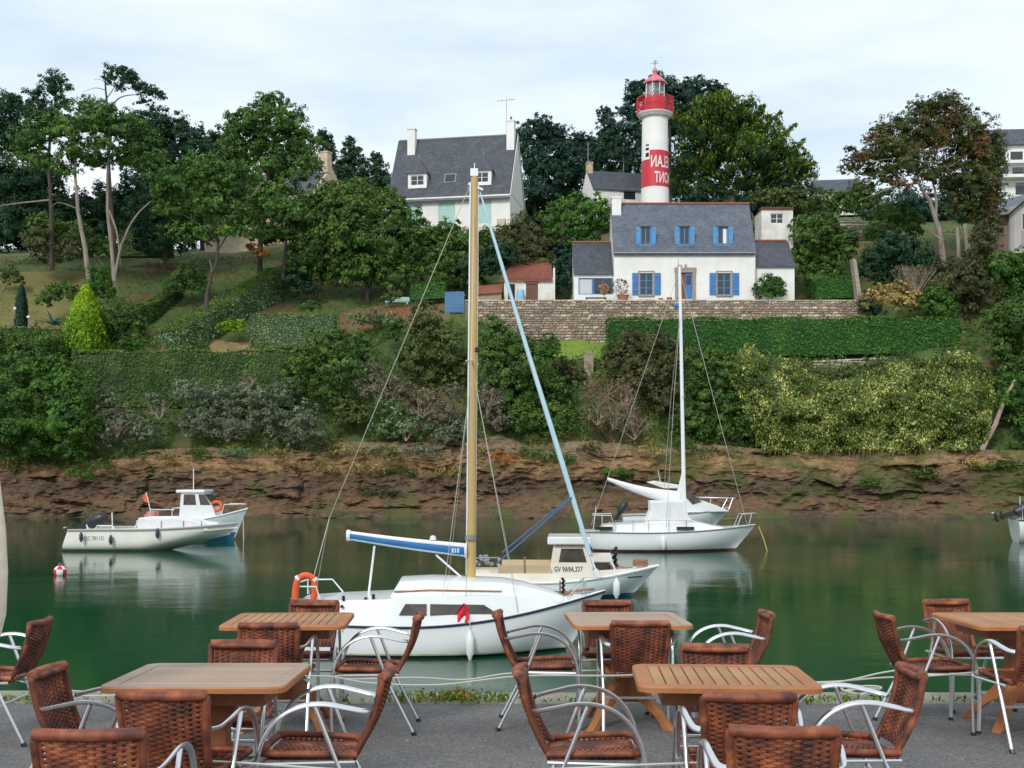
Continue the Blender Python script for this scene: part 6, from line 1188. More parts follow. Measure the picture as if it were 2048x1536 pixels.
# ------------------------------------------------------------------ boats
M['gel'] = mat('gelcoat_white', (0.80, 0.82, 0.82), 0.22, (0.74, 0.77, 0.78), 0.8, coat=0.3)
M['gel_blue'] = mat('gelcoat_pale', (0.74, 0.80, 0.81), 0.25, (0.68, 0.75, 0.77), 0.9, coat=0.3)
M['gel_cream'] = mat('gelcoat_cream', (0.82, 0.81, 0.74), 0.35, (0.76, 0.75, 0.68), 1.4)
M['cream'] = mat('cream_paint', (0.80, 0.77, 0.69), 0.5, (0.72, 0.67, 0.58), 1.6)
M['boat_black'] = mat('boat_black', (0.015, 0.016, 0.02), 0.4)
M['navy'] = mat('navy_stripe', (0.02, 0.03, 0.06), 0.4)
M['blue_boot'] = mat('blue_antifoul', (0.02, 0.14, 0.26), 0.6, (0.02, 0.10, 0.18), 2.0)
M['red_boot'] = mat('red_antifoul', (0.16, 0.05, 0.04), 0.7, (0.07, 0.03, 0.03), 2.0)
M['spar'] = mat('golden_spar', (0.55, 0.38, 0.14), 0.4, (0.46, 0.31, 0.12), 2.0, stretch=(1, 1, 0.1))
M['alu'] = mat('aluminium', (0.72, 0.73, 0.75), 0.28, metal=0.9)
M['alu_white'] = mat('painted_spar', (0.78, 0.80, 0.83), 0.3)
M['wire'] = mat('rigging_wire', (0.38, 0.37, 0.33), 0.5, metal=0.4)
M['sail_blue'] = mat('cover_blue', (0.02, 0.13, 0.36), 0.7, (0.03, 0.18, 0.42), 3.0, 0.2)
M['sail_pale'] = mat('pale_canvas', (0.42, 0.62, 0.72), 0.8, (0.52, 0.70, 0.78), 3.0, 0.2)
M['canvas'] = mat('white_canvas', (0.80, 0.80, 0.80), 0.85, (0.70, 0.72, 0.74), 2.5, 0.4, 9)
M['orange'] = mat('orange_foam', (0.80, 0.13, 0.035), 0.6, (0.72, 0.10, 0.03), 4)
M['red_cloth'] = mat('red_cloth', (0.68, 0.03, 0.05), 0.8, (0.55, 0.02, 0.04), 5, 0.3)
M['rope_blue'] = mat('rope_blue', (0.07, 0.13, 0.27), 0.8)
M['rope'] = mat('rope_pale', (0.55, 0.52, 0.42), 0.9)
M['rubber'] = mat('fender_white', (0.78, 0.80, 0.80), 0.4)
M['fender_dark'] = mat('fender_dark', (0.03, 0.045, 0.06), 0.5)
M['tinted'] = mat('tinted_window', (0.045, 0.038, 0.036), 0.12, (0.10, 0.085, 0.075), 3.0)
M['teak'] = mat('teak', (0.22, 0.12, 0.07), 0.7, (0.30, 0.18, 0.10), 4)

M['scum'] = mat('waterline_scum', (0.42, 0.40, 0.26), 0.7, (0.62, 0.62, 0.50), 3.0)
class Hull:
    def __init__(s, L, B, ss, sm, sb, rake, keel=-0.35, tr=0.8, srake=-0.12, kbow=0.15, kexp=6.0, kst=0.0, full=3.2, bexp=2.4):
        s.__dict__.update(locals())
    def sheer(s, t):
        return s.sm + (s.sb - s.sm) * max(0, (t - 0.35) / 0.65) ** 1.8 + (s.ss - s.sm) * max(0, (0.35 - t) / 0.35) ** 2
    def beam(s, t):
        return s.B / 2 * ((1 - max(0, (t - 0.42) / 0.58) ** s.bexp) if t > 0.42 else (1 - (1 - s.tr) * ((0.42 - t) / 0.42) ** 2)) + 0.012
    def kz(s, t): return s.keel + (s.kbow - s.keel) * max(0, (t - s.kst) / (1 - s.kst)) ** s.kexp
    def pt(s, t, v, side=1, off=0.0):
        sh = s.sheer(t); z = sh + (s.kz(t) - sh) * v; p = s.full - (s.full - 1.25) * t ** 1.5
        y = (s.beam(t) * max(0.0, 1 - v ** p) + off) * side
        x = -s.L / 2 + s.L * t + s.rake * ((z - s.sb) / s.sb) * t ** 4 + s.srake * (1 - z / s.ss) * -(1 - t) ** 8
        return (x, y, z)
    def vz(s, t, z): sh = s.sheer(t); return (z - sh) / (s.kz(t) - sh)
    def build(s, root, m, n=36, k=14, deck_m=None, strake=None, sr=0.028, deck_drop=0.0):
        mb = MB()
        for side in (-1, 1): mb.grid([[s.pt(i / n, j / k, side) for j in range(k + 1)] for i in range(n + 1)])
        tr = [s.pt(0, j / k, -1) for j in range(k + 1)] + [s.pt(0, j / k, 1) for j in range(k - 1, -1, -1)]
        mb.add(tr, [tuple(range(len(tr)))])
        h = obj('hull', mb, m, root, smooth=True, auto=35)
        d = MB(); rows = []
        for i in range(n + 1):
            t = i / n; x, y, z = s.pt(t, 0, 1); w = max(0.0, abs(y) - 0.02); rows.append([(x, w * q, z - deck_drop + 0.05 * (1 - q * q)) for q in (-1, -0.5, 0, 0.5, 1)])
        d.grid(rows); obj('deck', d, deck_m or m, root, smooth=True)
        if strake:
            mb = MB()
            for side in (-1, 1): mb.tube([s.pt(i / n, 0.0, side, 0.008) for i in range(n + 1)], sr, 6)
            obj('rubbing_strake', mb, strake, root, smooth=True)
        return h
    def stripe(s, root, m, z0, z1, n=30, t0=0.0, t1=0.985, name='boot_stripe', off=0.006):
        mb = MB()
        for side in (-1, 1):
            mb.grid([[s.pt(t0 + (t1 - t0) * i / n, s.vz(t0 + (t1 - t0) * i / n, z), side, off) for z in (z1, (z0 + z1) / 2, z0)] for i in range(n + 1)])
        return obj(name, mb, m, root, smooth=True, fix=False)
def fender(label, loc, r=0.085, l=0.6, m='rubber', group=None, top=0.5):
    e = empty('fender', loc, 0, label, 'fender', group)
    obj('fender_body', MB().lathe([(0, 0), (r * 0.45, 0.02), (r * 0.55, 0.07), (r, 0.14), (r, l - 0.14), (r * 0.55, l - 0.07), (r * 0.45, l - 0.02), (0, l)], 14), M[m], e, smooth=True)
    obj('lanyard', MB().tube([(0, 0, l - 0.02), (0, 0.03, l + top)], 0.010, 5), M['rope'], e); return e
def rail(root, paths, r=0.014, m='alu', name='rail'):
    if name == 'rail': return [obj('rail', MB().tube(p, r, 6), M[m], root, smooth=True) for p in paths][0]
    mb = MB()
    for p in paths: mb.tube(p, r, 6)
    return obj(name, mb, M[m], root, smooth=True)
def outboard(root, loc, tilt, sc=1.0, col='boat_black'):
    o = empty('outboard_motor', loc); o.parent = root; o.rotation_euler = (0, tilt, 0); o.scale = (sc,) * 3
    # aft is -x; cowling above, leg below
    cw = MB(); prof = [(0.00, 0.05), (0.16, 0.08), (0.20, 0.2), (0.20, 0.40), (0.16, 0.52), (0.06, 0.58), (0, 0.585)]
    cw.lathe([(r, z) for r, z in prof], 14); cw.v = [(x * 1.1, y * 0.85, z * 1.35 + 0.15 * x - 0.1) for x, y, z in cw.v]
    obj('cowling', cw, M[col], o, smooth=True)
    obj('leg', MB().prism([(-0.12, 0.1), (0.10, 0.1), (0.06, -0.55), (-0.10, -0.55)], 'y', -0.05, 0.05).b2((-0.22, -0.09, -0.48), (0.1, 0.09, -0.46)), M[col], o, bevel=0.01)
    obj('gearcase', MB().tube([(0.14, 0, -0.66), (0.08, 0, -0.66), (-0.16, 0, -0.66), (-0.22, 0, -0.66)], [0.01, 0.06, 0.055, 0.03], 8).prism([(-0.06, -0.7), (0.08, -0.7), (0.0, -0.86)], 'y', -0.012, 0.012), M[col], o)
    pr = MB()
    for k in range(3):
        a = 2 * PI * k / 3; pr.add([(-0.24, 0, -0.66), (-0.22, 0.13 * math.cos(a - .3), -0.66 + 0.13 * math.sin(a - .3)), (-0.27, 0.14 * math.cos(a + .3), -0.66 + 0.14 * math.sin(a + .3))], [(0, 1, 2)])
    obj('propeller', pr, M['alu'], o, fix=False); return o

# ---- main sloop
SA = 26.4; ka = F / SA; cA = 907
sl_ = empty('sloop', (xa(cA + 4, SA), SA, WATER), 0, 'white sailing boat with golden mast and blue boom cover, nearest the quay', 'sailboat')
ax_ = lambda px: (px - cA) / ka
az_ = lambda py: (1300 - py) / ka
hA = Hull(6.85, 2.35, 0.72, 0.68, 1.34, 0.85, keel=-0.5, tr=0.72, srake=0.25, full=6.0)
hA.build(sl_, M['gel'], strake=M['navy'], sr=0.03)
hA.stripe(sl_, M['boat_black'], -0.04, 0.06); hA.stripe(sl_, M['scum'], 0.06, 0.10, name='scum_line')  # black band paints the dark shadow along the waterline; scum above it
# raised topsides above the strake (coaming aft, cabin sides forward)
def inset(h, t, z, inn, side): x, y, _ = h.pt(t, 0, side); return (x, side * max(0.0, abs(y) - inn), z)
def topline(t): return np.interp(t, [0, 0.12, 0.27, 0.30, 0.36, 0.60, 0.78, 0.86, 0.93], [1.20, 1.24, 1.27, 1.29, 1.34, 1.36, 1.30, 1.26, hA.sheer(0.93) + 0.02])
mb = MB(); n = 30
for side in (-1, 1):
    rows = []
    for i in range(n + 1):
        t = 0.93 * i / n; a = inset(hA, t, hA.sheer(t) + 0.012, 0.03, side); zt = max(float(topline(t)), a[2] + 0.02); b = inset(hA, t, zt, 0.20, side); rows.append([a, b])
    mb.grid(rows)
rows = []
for i in range(n + 1):
    t = 0.93 * i / n; a = inset(hA, t, 0, 0.20, 1); zt = max(float(topline(t)), hA.sheer(t) + 0.03); rows.append([(a[0], a[1] * q, zt + 0.04 * (1 - q * q)) for q in (-1, -0.5, 0, 0.5, 1)])
mb.grid(rows); a, b = inset(hA, 0, hA.sheer(0) + 0.012, 0.03, 1), inset(hA, 0, float(topline(0)), 0.20, 1)
mb.add([(a[0], -a[1], a[2]), (a[0], a[1], a[2]), (b[0], b[1], b[2]), (b[0], -b[1], b[2])], [(0, 1, 2, 3)])
obj('coaming', mb, M['gel'], sl_, smooth=True, auto=30)
cb = MB(); prof = [(ax_(778), 1.22), (ax_(800), az_(1158)), (ax_(860), az_(1155)), (ax_(1000), az_(1160)), (ax_(1045), az_(1168)), (ax_(1120), 1.28)]
cabw = [0.66, 0.62, 0.64, 0.60, 0.56, 0.40]
for side in (-1, 1): cb.grid([[(x, side * (w + 0.12), 1.15), (x, side * (w + 0.06), z - 0.10 if z > 1.35 else z - 0.03), (x, side * w, z)] for (x, z), w in zip(prof, cabw)])
cb.grid([[(x, w * q, z + 0.05 * (1 - q * q)) for q in (-1, -0.5, 0, 0.5, 1)] for (x, z), w in zip(prof, cabw)])
cab = obj('cabin', cb, M['gel'], sl_, smooth=True, auto=50)
rail(sl_, [[(ax_(790), s_ * 0.72, 1.42), (ax_(860), s_ * 0.72, 1.45), (ax_(1000), s_ * 0.68, 1.42)] for s_ in (-1, 1)], 0.022, 'teak', 'grab_rail')
# cabin windows sit in the topside band
def band_pt(px, z):
    x = ax_(px); t = (x + hA.L / 2) / hA.L; a = inset(hA, t, 0, 0.03, -1); zt = float(topline(t)); z0 = hA.sheer(t); q = (z - z0) / (zt - z0); return (x, a[1] + 0.17 * q - 0.03, z)
for pts in ([(803, 1216), (815, 1195), (856, 1195), (856, 1216)], [(863, 1216), (863, 1195), (966, 1197), (992, 1214)]):
    P = [band_pt(px, az_(py) - 0.02) for px, py in pts]
    fr_ = MB().add(P, [(0, 1, 2, 3)]); w = obj('window', fr_, M['tinted'], sl_, fix=False)
    w2 = obj('window', MB().add([(x, -y, z) for x, y, z in P], [(0, 1, 2, 3)]), M['tinted'], sl_, fix=False)
# mast and rigging
mt = [(ax_(938), 0, az_(1165)), (ax_(941), 0, az_(750)), (ax_(945), 0, az_(352))]
ms = obj('mast', MB().tube(mt, [0.10, 0.095, 0.08], 12, flat=(1, 0.75), up=(0, 1, 0)), M['spar'], sl_, smooth=True)
obj('masthead', MB().b2((ax_(937), -0.06, az_(353)), (ax_(952), 0.06, az_(338))).tube([(ax_(932), 0, az_(368)), (ax_(962), 0, az_(380))], 0.03, 6).tube([(ax_(945), 0, az_(340)), (ax_(945), 0, az_(326))], 0.012, 4), M['alu_white'], ms)
obj('spreader', MB().tube([(ax_(941), -0.75, az_(724)), (ax_(941), 0, az_(727)), (ax_(941), 0.75, az_(724))], 0.022, 6).tube([(ax_(928), -0.1, az_(722)), (ax_(952), 0.1, az_(728))], 0.02, 5), M['alu'], ms)
obj('lamp', MB().lathe([(0, -0.06), (0.06, -0.03), (0.06, 0.04), (0, 0.07)], 10, (ax_(951), -0.05, az_(700))), M['boat_black'], ms)
obj('mast_collar', MB().tube([(ax_(937.5), 0, az_(1080)), (ax_(937.5), 0, az_(1070))], 0.13, 10), M['metal_grey'], ms)
mb = MB()
for s_ in (-1, 1):
    mb.tube([(ax_(944), 0, az_(400)), (ax_(941), s_ * 0.75, az_(724)), (ax_(930), s_ * 0.98, az_(1238))], 0.010, 4, cap=False)
    mb.tube([(ax_(941), 0, az_(735)), (ax_(880), s_ * 0.98, az_(1236))], 0.009, 4, cap=False); mb.tube([(ax_(941), 0, az_(735)), (ax_(1032), s_ * 0.92, az_(1215))], 0.009, 4, cap=False)
mb.tube([(ax_(944), 0, az_(352)), (ax_(655), 0, az_(1035))], 0.010, 4, cap=False)
for s_ in (-1, 1): mb.tube([(ax_(655), 0, az_(1035)), (ax_(620), s_ * 0.5, az_(1190))], 0.010, 4, cap=False)
obj('stays', mb, M['wire'], sl_, fix=False)
mb = MB()
for dx_, y_ in ((-0.115, 0.0), (-0.10, -0.05), (0.10, 0.03)): mb.tube([(ax_(938) + dx_, y_, az_(1150)), (ax_(945) + dx_ * 0.9, y_, az_(365))], 0.013, 4, cap=False)
obj('halyards', mb, M['alu_white'], sl_, fix=False)
fs = [(ax_(956), 0, az_(384)), (ax_(1050), 0, az_(698)), (ax_(1176), 0, az_(1110)), (ax_(1192), 0, az_(1152))]
obj('furled_jib', MB().tube([fs[0], (ax_(980), 0, az_(465)), fs[1], (ax_(1120), 0, az_(925)), fs[2]], [0.015, 0.035, 0.05, 0.06, 0.05], 8), M['sail_pale'], sl_, smooth=True)
obj('furler', MB().tube([fs[2], fs[3]], 0.022, 6).tube([(ax_(1186), 0, az_(1140)), (ax_(1191), 0, az_(1152))], 0.07, 10), M['alu_white'], sl_)
obj('jib_sheets', MB().tube([(ax_(1139), -0.05, az_(995)), (ax_(1062), -0.4, az_(1062)), (ax_(990), -0.75, az_(1122))], 0.020, 5).tube([(ax_(1139), 0.05, az_(993)), (ax_(1068), 0.3, az_(1052)), (ax_(1000), 0.7, az_(1110))], 0.020, 5), M['rope_blue'], sl_)
# boom under its cover
def taper(a, b, r0, r1, rz0, rz1, m, name, parent, n=10, sag=0.0):
    mb = MB(); rows = []
    a = Vector(a); b = Vector(b)
    for i in range(n + 1):
        t = i / n; p = a.lerp(b, t) - Vector((0, 0, sag * math.sin(PI * t))); rr = r0 + (r1 - r0) * t; rz = rz0 + (rz1 - rz0) * t
        rows.append([(p.x, p.y + rr * math.cos(2 * PI * k / 12), p.z + rz * math.sin(2 * PI * k / 12)) for k in range(13)])
    mb.grid(rows); mb.add(rows[0][:-1], [tuple(range(12))]); mb.add(rows[-1][:-1], [tuple(reversed(range(12)))]); return obj(name, mb, m, parent, smooth=True, auto=60)
B0, B1 = (ax_(694), 0, az_(1071)), (ax_(927), 0, az_(1101))
sc_ = taper(B0, B1, 0.11, 0.15, 0.085, 0.13, M['sail_blue'], 'sail_cover', sl_, 14, 0.02)
taper((B0[0] - 0.01, 0, B0[2] + 0.045), (B1[0] - 0.005, 0, B1[2] + 0.09), 0.085, 0.12, 0.062, 0.075, M['canvas'], 'sail_bundle', sl_, 14, 0.02)
taper((B0[0] - 0.015, 0, B0[2] - 0.06), (B1[0], 0, B1[2] - 0.10), 0.075, 0.09, 0.045, 0.05, M['sail_pale'], 'cover_skirt', sl_, 14, 0.02)
obj('cover_end', MB().tube([(B0[0] - 0.05, 0, B0[2]), (B0[0] + 0.03, 0, B0[2])], 0.13, 12), M['canvas'], sc_); obj('cover_end', MB().tube([(B1[0] - 0.02, 0, B1[2]), (B1[0] + 0.03, 0, B1[2])], 0.17, 12), M['canvas'], sc_)
lm = MB()
for k, (w_, h_) in enumerate(((0.05, 0.10), (0.035, 0.10), (0.05, 0.10))): lm.box((ax_(902) + k * 0.062, -0.155, B1[2] + 0.01), (w_, 0.012, h_))
obj('lettering', lm, M['sail_pale'], sc_)
obj('boom_lump', MB().lathe([(0, 0.1), (0.06, 0.08), (0.08, 0), (0, -0.04)], 10, (ax_(862), 0, az_(1082) + 0.03)), M['canvas'], sc_, smooth=True)
obj('kicker', MB().tube([(ax_(925), 0, az_(1160)), (ax_(868), 0, az_(1110))], 0.025, 6), M['alu_white'], sl_); obj('boom_crutch', MB().tube([(ax_(733), 0, az_(1190)), (ax_(745), 0, az_(1092))], 0.028, 6), M['alu_white'], sl_)
rail(sl_, [[(ax_(648), -0.8, 1.24), (ax_(640), -0.8, az_(1166)), (ax_(600), -0.75, az_(1166)), (ax_(585), 0, az_(1168)), (ax_(600), 0.75, az_(1166)), (ax_(650), 0.8, az_(1166)), (ax_(672), 0.8, 1.24)], [(ax_(600), -0.75, 1.2), (ax_(600), -0.75, az_(1166))], [(ax_(600), 0.75, 1.2), (ax_(600), 0.75, az_(1166))]], 0.018, 'alu_white', 'pushpit')
rail(sl_, [[(ax_(1128), -0.42, 1.25), (ax_(1165), -0.34, 1.62), (ax_(1206), 0, 1.66), (ax_(1165), 0.34, 1.62), (ax_(1128), 0.42, 1.25)], [(ax_(1165), -0.34, 1.28), (ax_(1165), -0.34, 1.62)], [(ax_(1165), 0.34, 1.28), (ax_(1165), 0.34, 1.62)]], 0.014, 'alu', 'pulpit')
mb = MB()
for px, hgt in ((737, 0.07), (752, 0.14), (694, 0.1)): obj('winch', MB().tube([(ax_(px), -0.86, 1.24), (ax_(px), -0.86, 1.24 + hgt)], 0.035, 8), M['boat_black'], sl_)
obj('deck_vent', MB().tube([(ax_(1115), -0.3, 1.3), (ax_(1115), -0.3, 1.62)], 0.02, 6).tube([(ax_(1095), -0.2, 1.33), (ax_(1140), -0.2, 1.33)], 0.05, 6).tube([(ax_(1136), 0.1, 1.33), (ax_(1185), 0.0, 1.40)], 0.03, 6), M['teak'], sl_)
mb = MB()
for k in range(7): mb.lathe([(0, -0.04), (0.05, 0), (0, 0.04)], 7, (ax_(1120) + 0.03 * (k % 2), -0.25, 1.66 - k * 0.05))
obj('rope_coil', mb, M['boat_black'], sl_)
for z in (1.12, 0.58):
    a = hA.pt(0.10, 0.0, -1); obj('porthole', MB().tube([(ax_(692 if z > 1 else 697), -0.92 if z > 1 else -hA.beam(0.12) - 0.01, z), (ax_(692 if z > 1 else 697), -0.98 if z > 1 else -hA.beam(0.12) - 0.03, z)], 0.035, 8), M['boat_black'], sl_)
# lifebuoy, cloth, fender
lb = empty('lifebuoy', (xa(620, SA), SA - 0.75, WATER + az_(1192)), 0, 'orange horseshoe lifebuoy on the stern rail of the golden masted boat', 'lifebuoy')
pts = [(-0.20, 0, 0.0), (-0.215, 0, 0.2)] + [(-0.20 * math.cos(PI * k / 8), 0, 0.36 + 0.19 * math.sin(PI * k / 8)) for k in range(9)] + [(0.215, 0, 0.2), (0.20, 0, 0.0)]
lb.rotation_euler = (0, 0.10, 0.12); obj('foam', MB().tube(pts, 0.075, 10), M['orange'], lb, smooth=True)
obj('reflective_tape', MB().tube([(-0.20, 0, 0.44), (-0.16, 0, 0.49)], 0.079, 10).tube([(0.20, 0, 0.44), (0.16, 0, 0.49)], 0.079, 10), M['canvas'], lb)
obj('holder', MB().b2((-0.3, 0.04, -0.02), (0.3, 0.07, 0.02)), M['alu'], lb)
rc = empty('red_cloth', (xa(934, SA), SA - 1.08, WATER + az_(1230)), 0, 'small red cloth hanging on the side of the golden masted boat', 'cloth')
rows = []
for i in range(8):
    t = i / 7; w = 0.02 + 0.135 * math.sin(t * PI * 0.72); rows.append([(-0.02 + (q * w) - 0.06 * t, -0.03 - 0.035 * math.sin(q * 5 + t * 4), 0.40 - 0.38 * t - 0.05 * abs(q) * t) for q in np.linspace(-1, 1, 9)])
obj('cloth', MB().grid(rows), M['red_cloth'], rc, smooth=True, fix=False)
fender('slim white fender hanging below the red cloth', (xa(940, SA - 1.2), SA - 1.23, WATER - 0.02), 0.085, 0.66, top=0.28)

# ---- fishing boat behind it
SB = 37.1; kb = F / SB; cB = 1127
fb = empty('fishing_boat', (xa(cB, SB), SB, WATER), mk(-3), 'cream and pale green fishing boat with wheelhouse behind the golden masted boat', 'fishing boat')
fx = lambda px: (px - cB) / kb
fz_ = lambda py: (1191 - py) / kb
hB = Hull(6.1, 2.3, 0.52, 0.50, 0.97, 0.85, keel=-0.5, tr=0.8, full=5.0)
hB.build(fb, M['gel_blue'], strake=M['gel'], sr=0.04, deck_m=M['cream']); hB.stripe(fb, M['blue_boot'], -0.05, 0.10)
mb = MB()
for side in (-1, 1): mb.grid([[(*hB.pt(t, 0, side)[:2], hB.sheer(t) + 0.02), (hB.pt(t, 0, side)[0], side * max(0, hB.beam(t) - 0.05), hB.sheer(t) + 0.24 * (1 - max(0, (t - 0.55) / 0.35) ** 2) + 0.04), (hB.pt(t, 0, side)[0], side * max(0, hB.beam(t) - 0.13), hB.sheer(t) + 0.24 * (1 - max(0, (t - 0.55) / 0.35) ** 2) + 0.04)] for t in np.linspace(0, 0.88, 20)])
obj('bulwark', mb, M['cream'], fb, smooth=True, fix=False)
for s_ in (-1, 1): obj('gunwale_board', MB().b2((fx(1000), s_ * 1.0 - 0.03, 0.80), (fx(1100), s_ * 1.0 + 0.03, 1.05)), mat('tan_board', (0.50, 0.38, 0.24), 0.7), fb)
obj('post', MB().tube([(fx(1052), -1.04, 0.8), (fx(1052), -1.04, 1.32)], 0.03, 6), M['teak'], fb)
obj('rail', MB().tube([(fx(1000), -0.95, 0.8), (fx(1000), -0.95, 1.28), (fx(948), -0.95, 1.26), (fx(948), -0.95, 0.7)], 0.018, 5), M['alu'], fb)
W0, W1 = fx(1102), fx(1172); zt = fz_(1086)
wh_ = obj('wheelhouse', MB().prism([(W0, 0.5), (W1 + 0.22, 0.5), (W1 + 0.20, fz_(1128)), (W1 - 0.04, zt), (W0 + 0.10, zt), (W0, fz_(1125))], 'y', -0.78, 0.78), M['cream'], fb, bevel=0.03)
obj('roof', MB().b2((fx(1096), -0.92, zt + 0.003), (fx(1181), 0.92, fz_(1071))), M['gel'], fb, bevel=0.04)
for s_ in (-1, 1): obj('window', MB().add([(fx(1118), s_ * 0.786, fz_(1121)), (fx(1173), s_ * 0.786, fz_(1121)), (fx(1165), s_ * 0.786, fz_(1094)), (fx(1123), s_ * 0.786, fz_(1094))], [(0, 1, 2, 3)]), M['tinted'], wh_, fix=False)
obj('beam', MB().b2((fx(1112), -0.80, fz_(1092)), (fx(1166), -0.782, fz_(1086))), mat('pink_board', (0.52, 0.32, 0.27), 0.7), wh_)
me = text_mesh('GV 9A9A.327', 0.24)
flatten(me, lambda c: Vector((c.x * 0.66, 0, c.y))); o = link('lettering', me, M['boat_black'], wh_); o.location = (fx(1109), -0.790, fz_(1139.5))
cd = obj('cuddy', MB().b2((fx(1184), -0.62, fz_(1120)), (fx(1222), 0.62, fz_(1109))).tube([(fx(1219), -0.6, fz_(1115)), (fx(1232), -0.68, fz_(1145))], 0.03, 6).tube([(fx(1186), -0.6, fz_(1115)), (fx(1184), -0.66, fz_(1146))], 0.03, 6).tube([(fx(1219), 0.6, fz_(1115)), (fx(1232), 0.68, fz_(1145))], 0.03, 6), M['cream'], fb)
obj('cuddy_opening', MB().b2((fx(1180), -0.55, 0.55), (fx(1220), 0.55, fz_(1128))), M['tinted'], fb)
mb = MB()
for k in range(9): mb.tube([(fx(1280) + 0.24 * math.cos(a) * random.uniform(.7, 1), 0.2 * math.sin(a), 0.98 + k * 0.02) for a in np.linspace(0, 2 * PI, 12)], 0.022, 5)
tag(obj('rope_coil', mb, mat('rope_brown', (0.34, 0.17, 0.10), 0.9), fb), kind='stuff')
mb = MB()
for k in range(12): mb.lathe([(0, -0.07), (0.075, 0), (0, 0.07)], 7, (fx(1228) + random.uniform(-.1, .1), -0.3 + random.uniform(-.1, .1), 1.0 + k * 0.05))
tag(obj('floats', mb, M['boat_black'], fb), kind='stuff')
mb = MB()
for k in range(14): mb.lathe([(0, -0.07), (0.08, 0), (0, 0.07)], 7, (fx(975) + random.uniform(-.4, .4), random.uniform(-.4, .4), 0.95 + random.uniform(0, .35)))
tag(obj('fishing_gear', mb, M['metal_grey'], fb), kind='stuff')
hB.stripe(fb, M['navy'], 0.62, 0.66, 10, 0.86, 0.95, 'bow_mark', 0.008)
fender('plump white fender at the bow of the fishing boat', (xa(1233, SB - 1), SB - 0.98, WATER + 0.0), 0.11, 0.66, top=0.1)

# ---- white cruising yacht
SC_ = 55.7; kc = F / SC_; cC = 1341
yt = empty('yacht', (xa(cC - 7, SC_), SC_, WATER), mk(-2), 'white yacht with tall pale mast and white boom cover on the far moorings', 'sailboat')
yx = lambda px: (px - cC) / kc
yz = lambda py: (1100 - py) / kc
hC = Hull(8.5, 2.8, 0.92, 0.90, 1.22, 1.0, keel=-0.5, full=5.0, tr=0.55, srake=-0.7)
hC.build(yt, M['gel'], strake=M['metal_grey'], sr=0.035); hC.stripe(yt, M['red_boot'], -0.05, 0.10)
cb = MB(); prof = [(yx(1205), 0.98), (yx(1212), 1.22), (yx(1240), 1.28), (yx(1330), 1.42), (yx(1400), 1.38), (yx(1430), 1.2), (yx(1465), 1.06)]; cw = [0.9, 0.86, 0.86, 0.82, 0.72, 0.6, 0.4]
for side in (-1, 1): cb.grid([[(x, side * (w + 0.12), 0.9), (x, side * w, z)] for (x, z), w in zip(prof, cw)])
cb.grid([[(x, w * q, z + 0.05 * (1 - q * q)) for q in (-1, -0.5, 0, 0.5, 1)] for (x, z), w in zip(prof, cw)]); cb.add([(prof[0][0], -1.0, 0.9), (prof[0][0], 1.0, 0.9), (prof[0][0], 0.9, 0.98), (prof[0][0], -0.9, 0.98)], [(0, 1, 2, 3)])
cbn = obj('cabin', cb, M['gel'], yt, smooth=True, auto=40)
for a, b in ((1356, 1390), (1196, 1230)): obj('window', MB().b2((yx(a), -1.02 if a > 1300 else -1.16, yz(1058) + 0.02), (yx(b), -0.9, yz(1052) + 0.02)), M['boat_black'], cbn)
obj('mast', MB().tube([(yx(1371), 0, 1.3), (yx(1374), 0, yz(950)), (yx(1366), 0, yz(533))], [0.12, 0.10, 0.075], 10), M['alu_white'], yt, smooth=True)
obj('masthead', MB().b2((yx(1362), -0.05, yz(536)), (yx(1371), 0.05, yz(530))).tube([(yx(1364), 0, yz(532)), (yx(1363), 0, yz(518))], 0.02, 4).tube([(yx(1356), 0, yz(540)), (yx(1366), 0, yz(536))], 0.02, 4), M['metal_grey'], yt)
obj('radar_reflector', MB().lathe([(0, -0.2), (0.14, 0), (0, 0.2)], 4, (yx(1360), 0, yz(612))), M['blue_paint'], yt)
sc2 = taper((yx(1222), 0, yz(958)), (yx(1366), 0, yz(997)), 0.12, 0.24, 0.09, 0.36, M['canvas'], 'sail_cover', yt, 12, 0.12)
obj('mast_wrap', MB().prism([(yx(1355), yz(1008)), (yx(1379), yz(1010)), (yx(1377), yz(940)), (yx(1372), yz(940))], 'y', -0.13, 0.13), M['canvas'], yt, bevel=0.04)
obj('spray_hood', MB().prism([(yx(1305), yz(1001)), (yx(1372), yz(1000)), (yx(1382), yz(1035)), (yx(1400), yz(1044)), (yx(1296), yz(1045)), (yx(1306), yz(1020))], 'y', -0.75, 0.75), M['canvas'], yt, bevel=0.08)
mb = MB(); tp = (yx(1366), 0, yz(540))
mb.tube([tp, (yx(1500), 0, yz(1048))], 0.018, 4, cap=False); mb.tube([tp, (yx(1190), 0, yz(1050))], 0.016, 4, cap=False)
for s_ in (-1, 1): mb.tube([(yx(1368), 0, yz(620)), (yx(1352), s_ * 0.7, yz(790)), (yx(1334), s_ * 1.25, 1.0)], 0.014, 4, cap=False)
mb.tube([(yx(1372), -0.8, yz(795)), (yx(1372), 0.8, yz(795))], 0.025, 4)
obj('stays', mb, M['wire'], yt, fix=False)
rail(yt, [[(yx(1477), -0.45, 1.15), (yx(1487), -0.45, yz(1028)), (yx(1518), 0, yz(1026)), (yx(1487), 0.45, yz(1028)), (yx(1477), 0.45, 1.15)], [(yx(1502), -0.2, 1.2), (yx(1508), -0.2, yz(1026))]], 0.025, 'alu', 'pulpit')
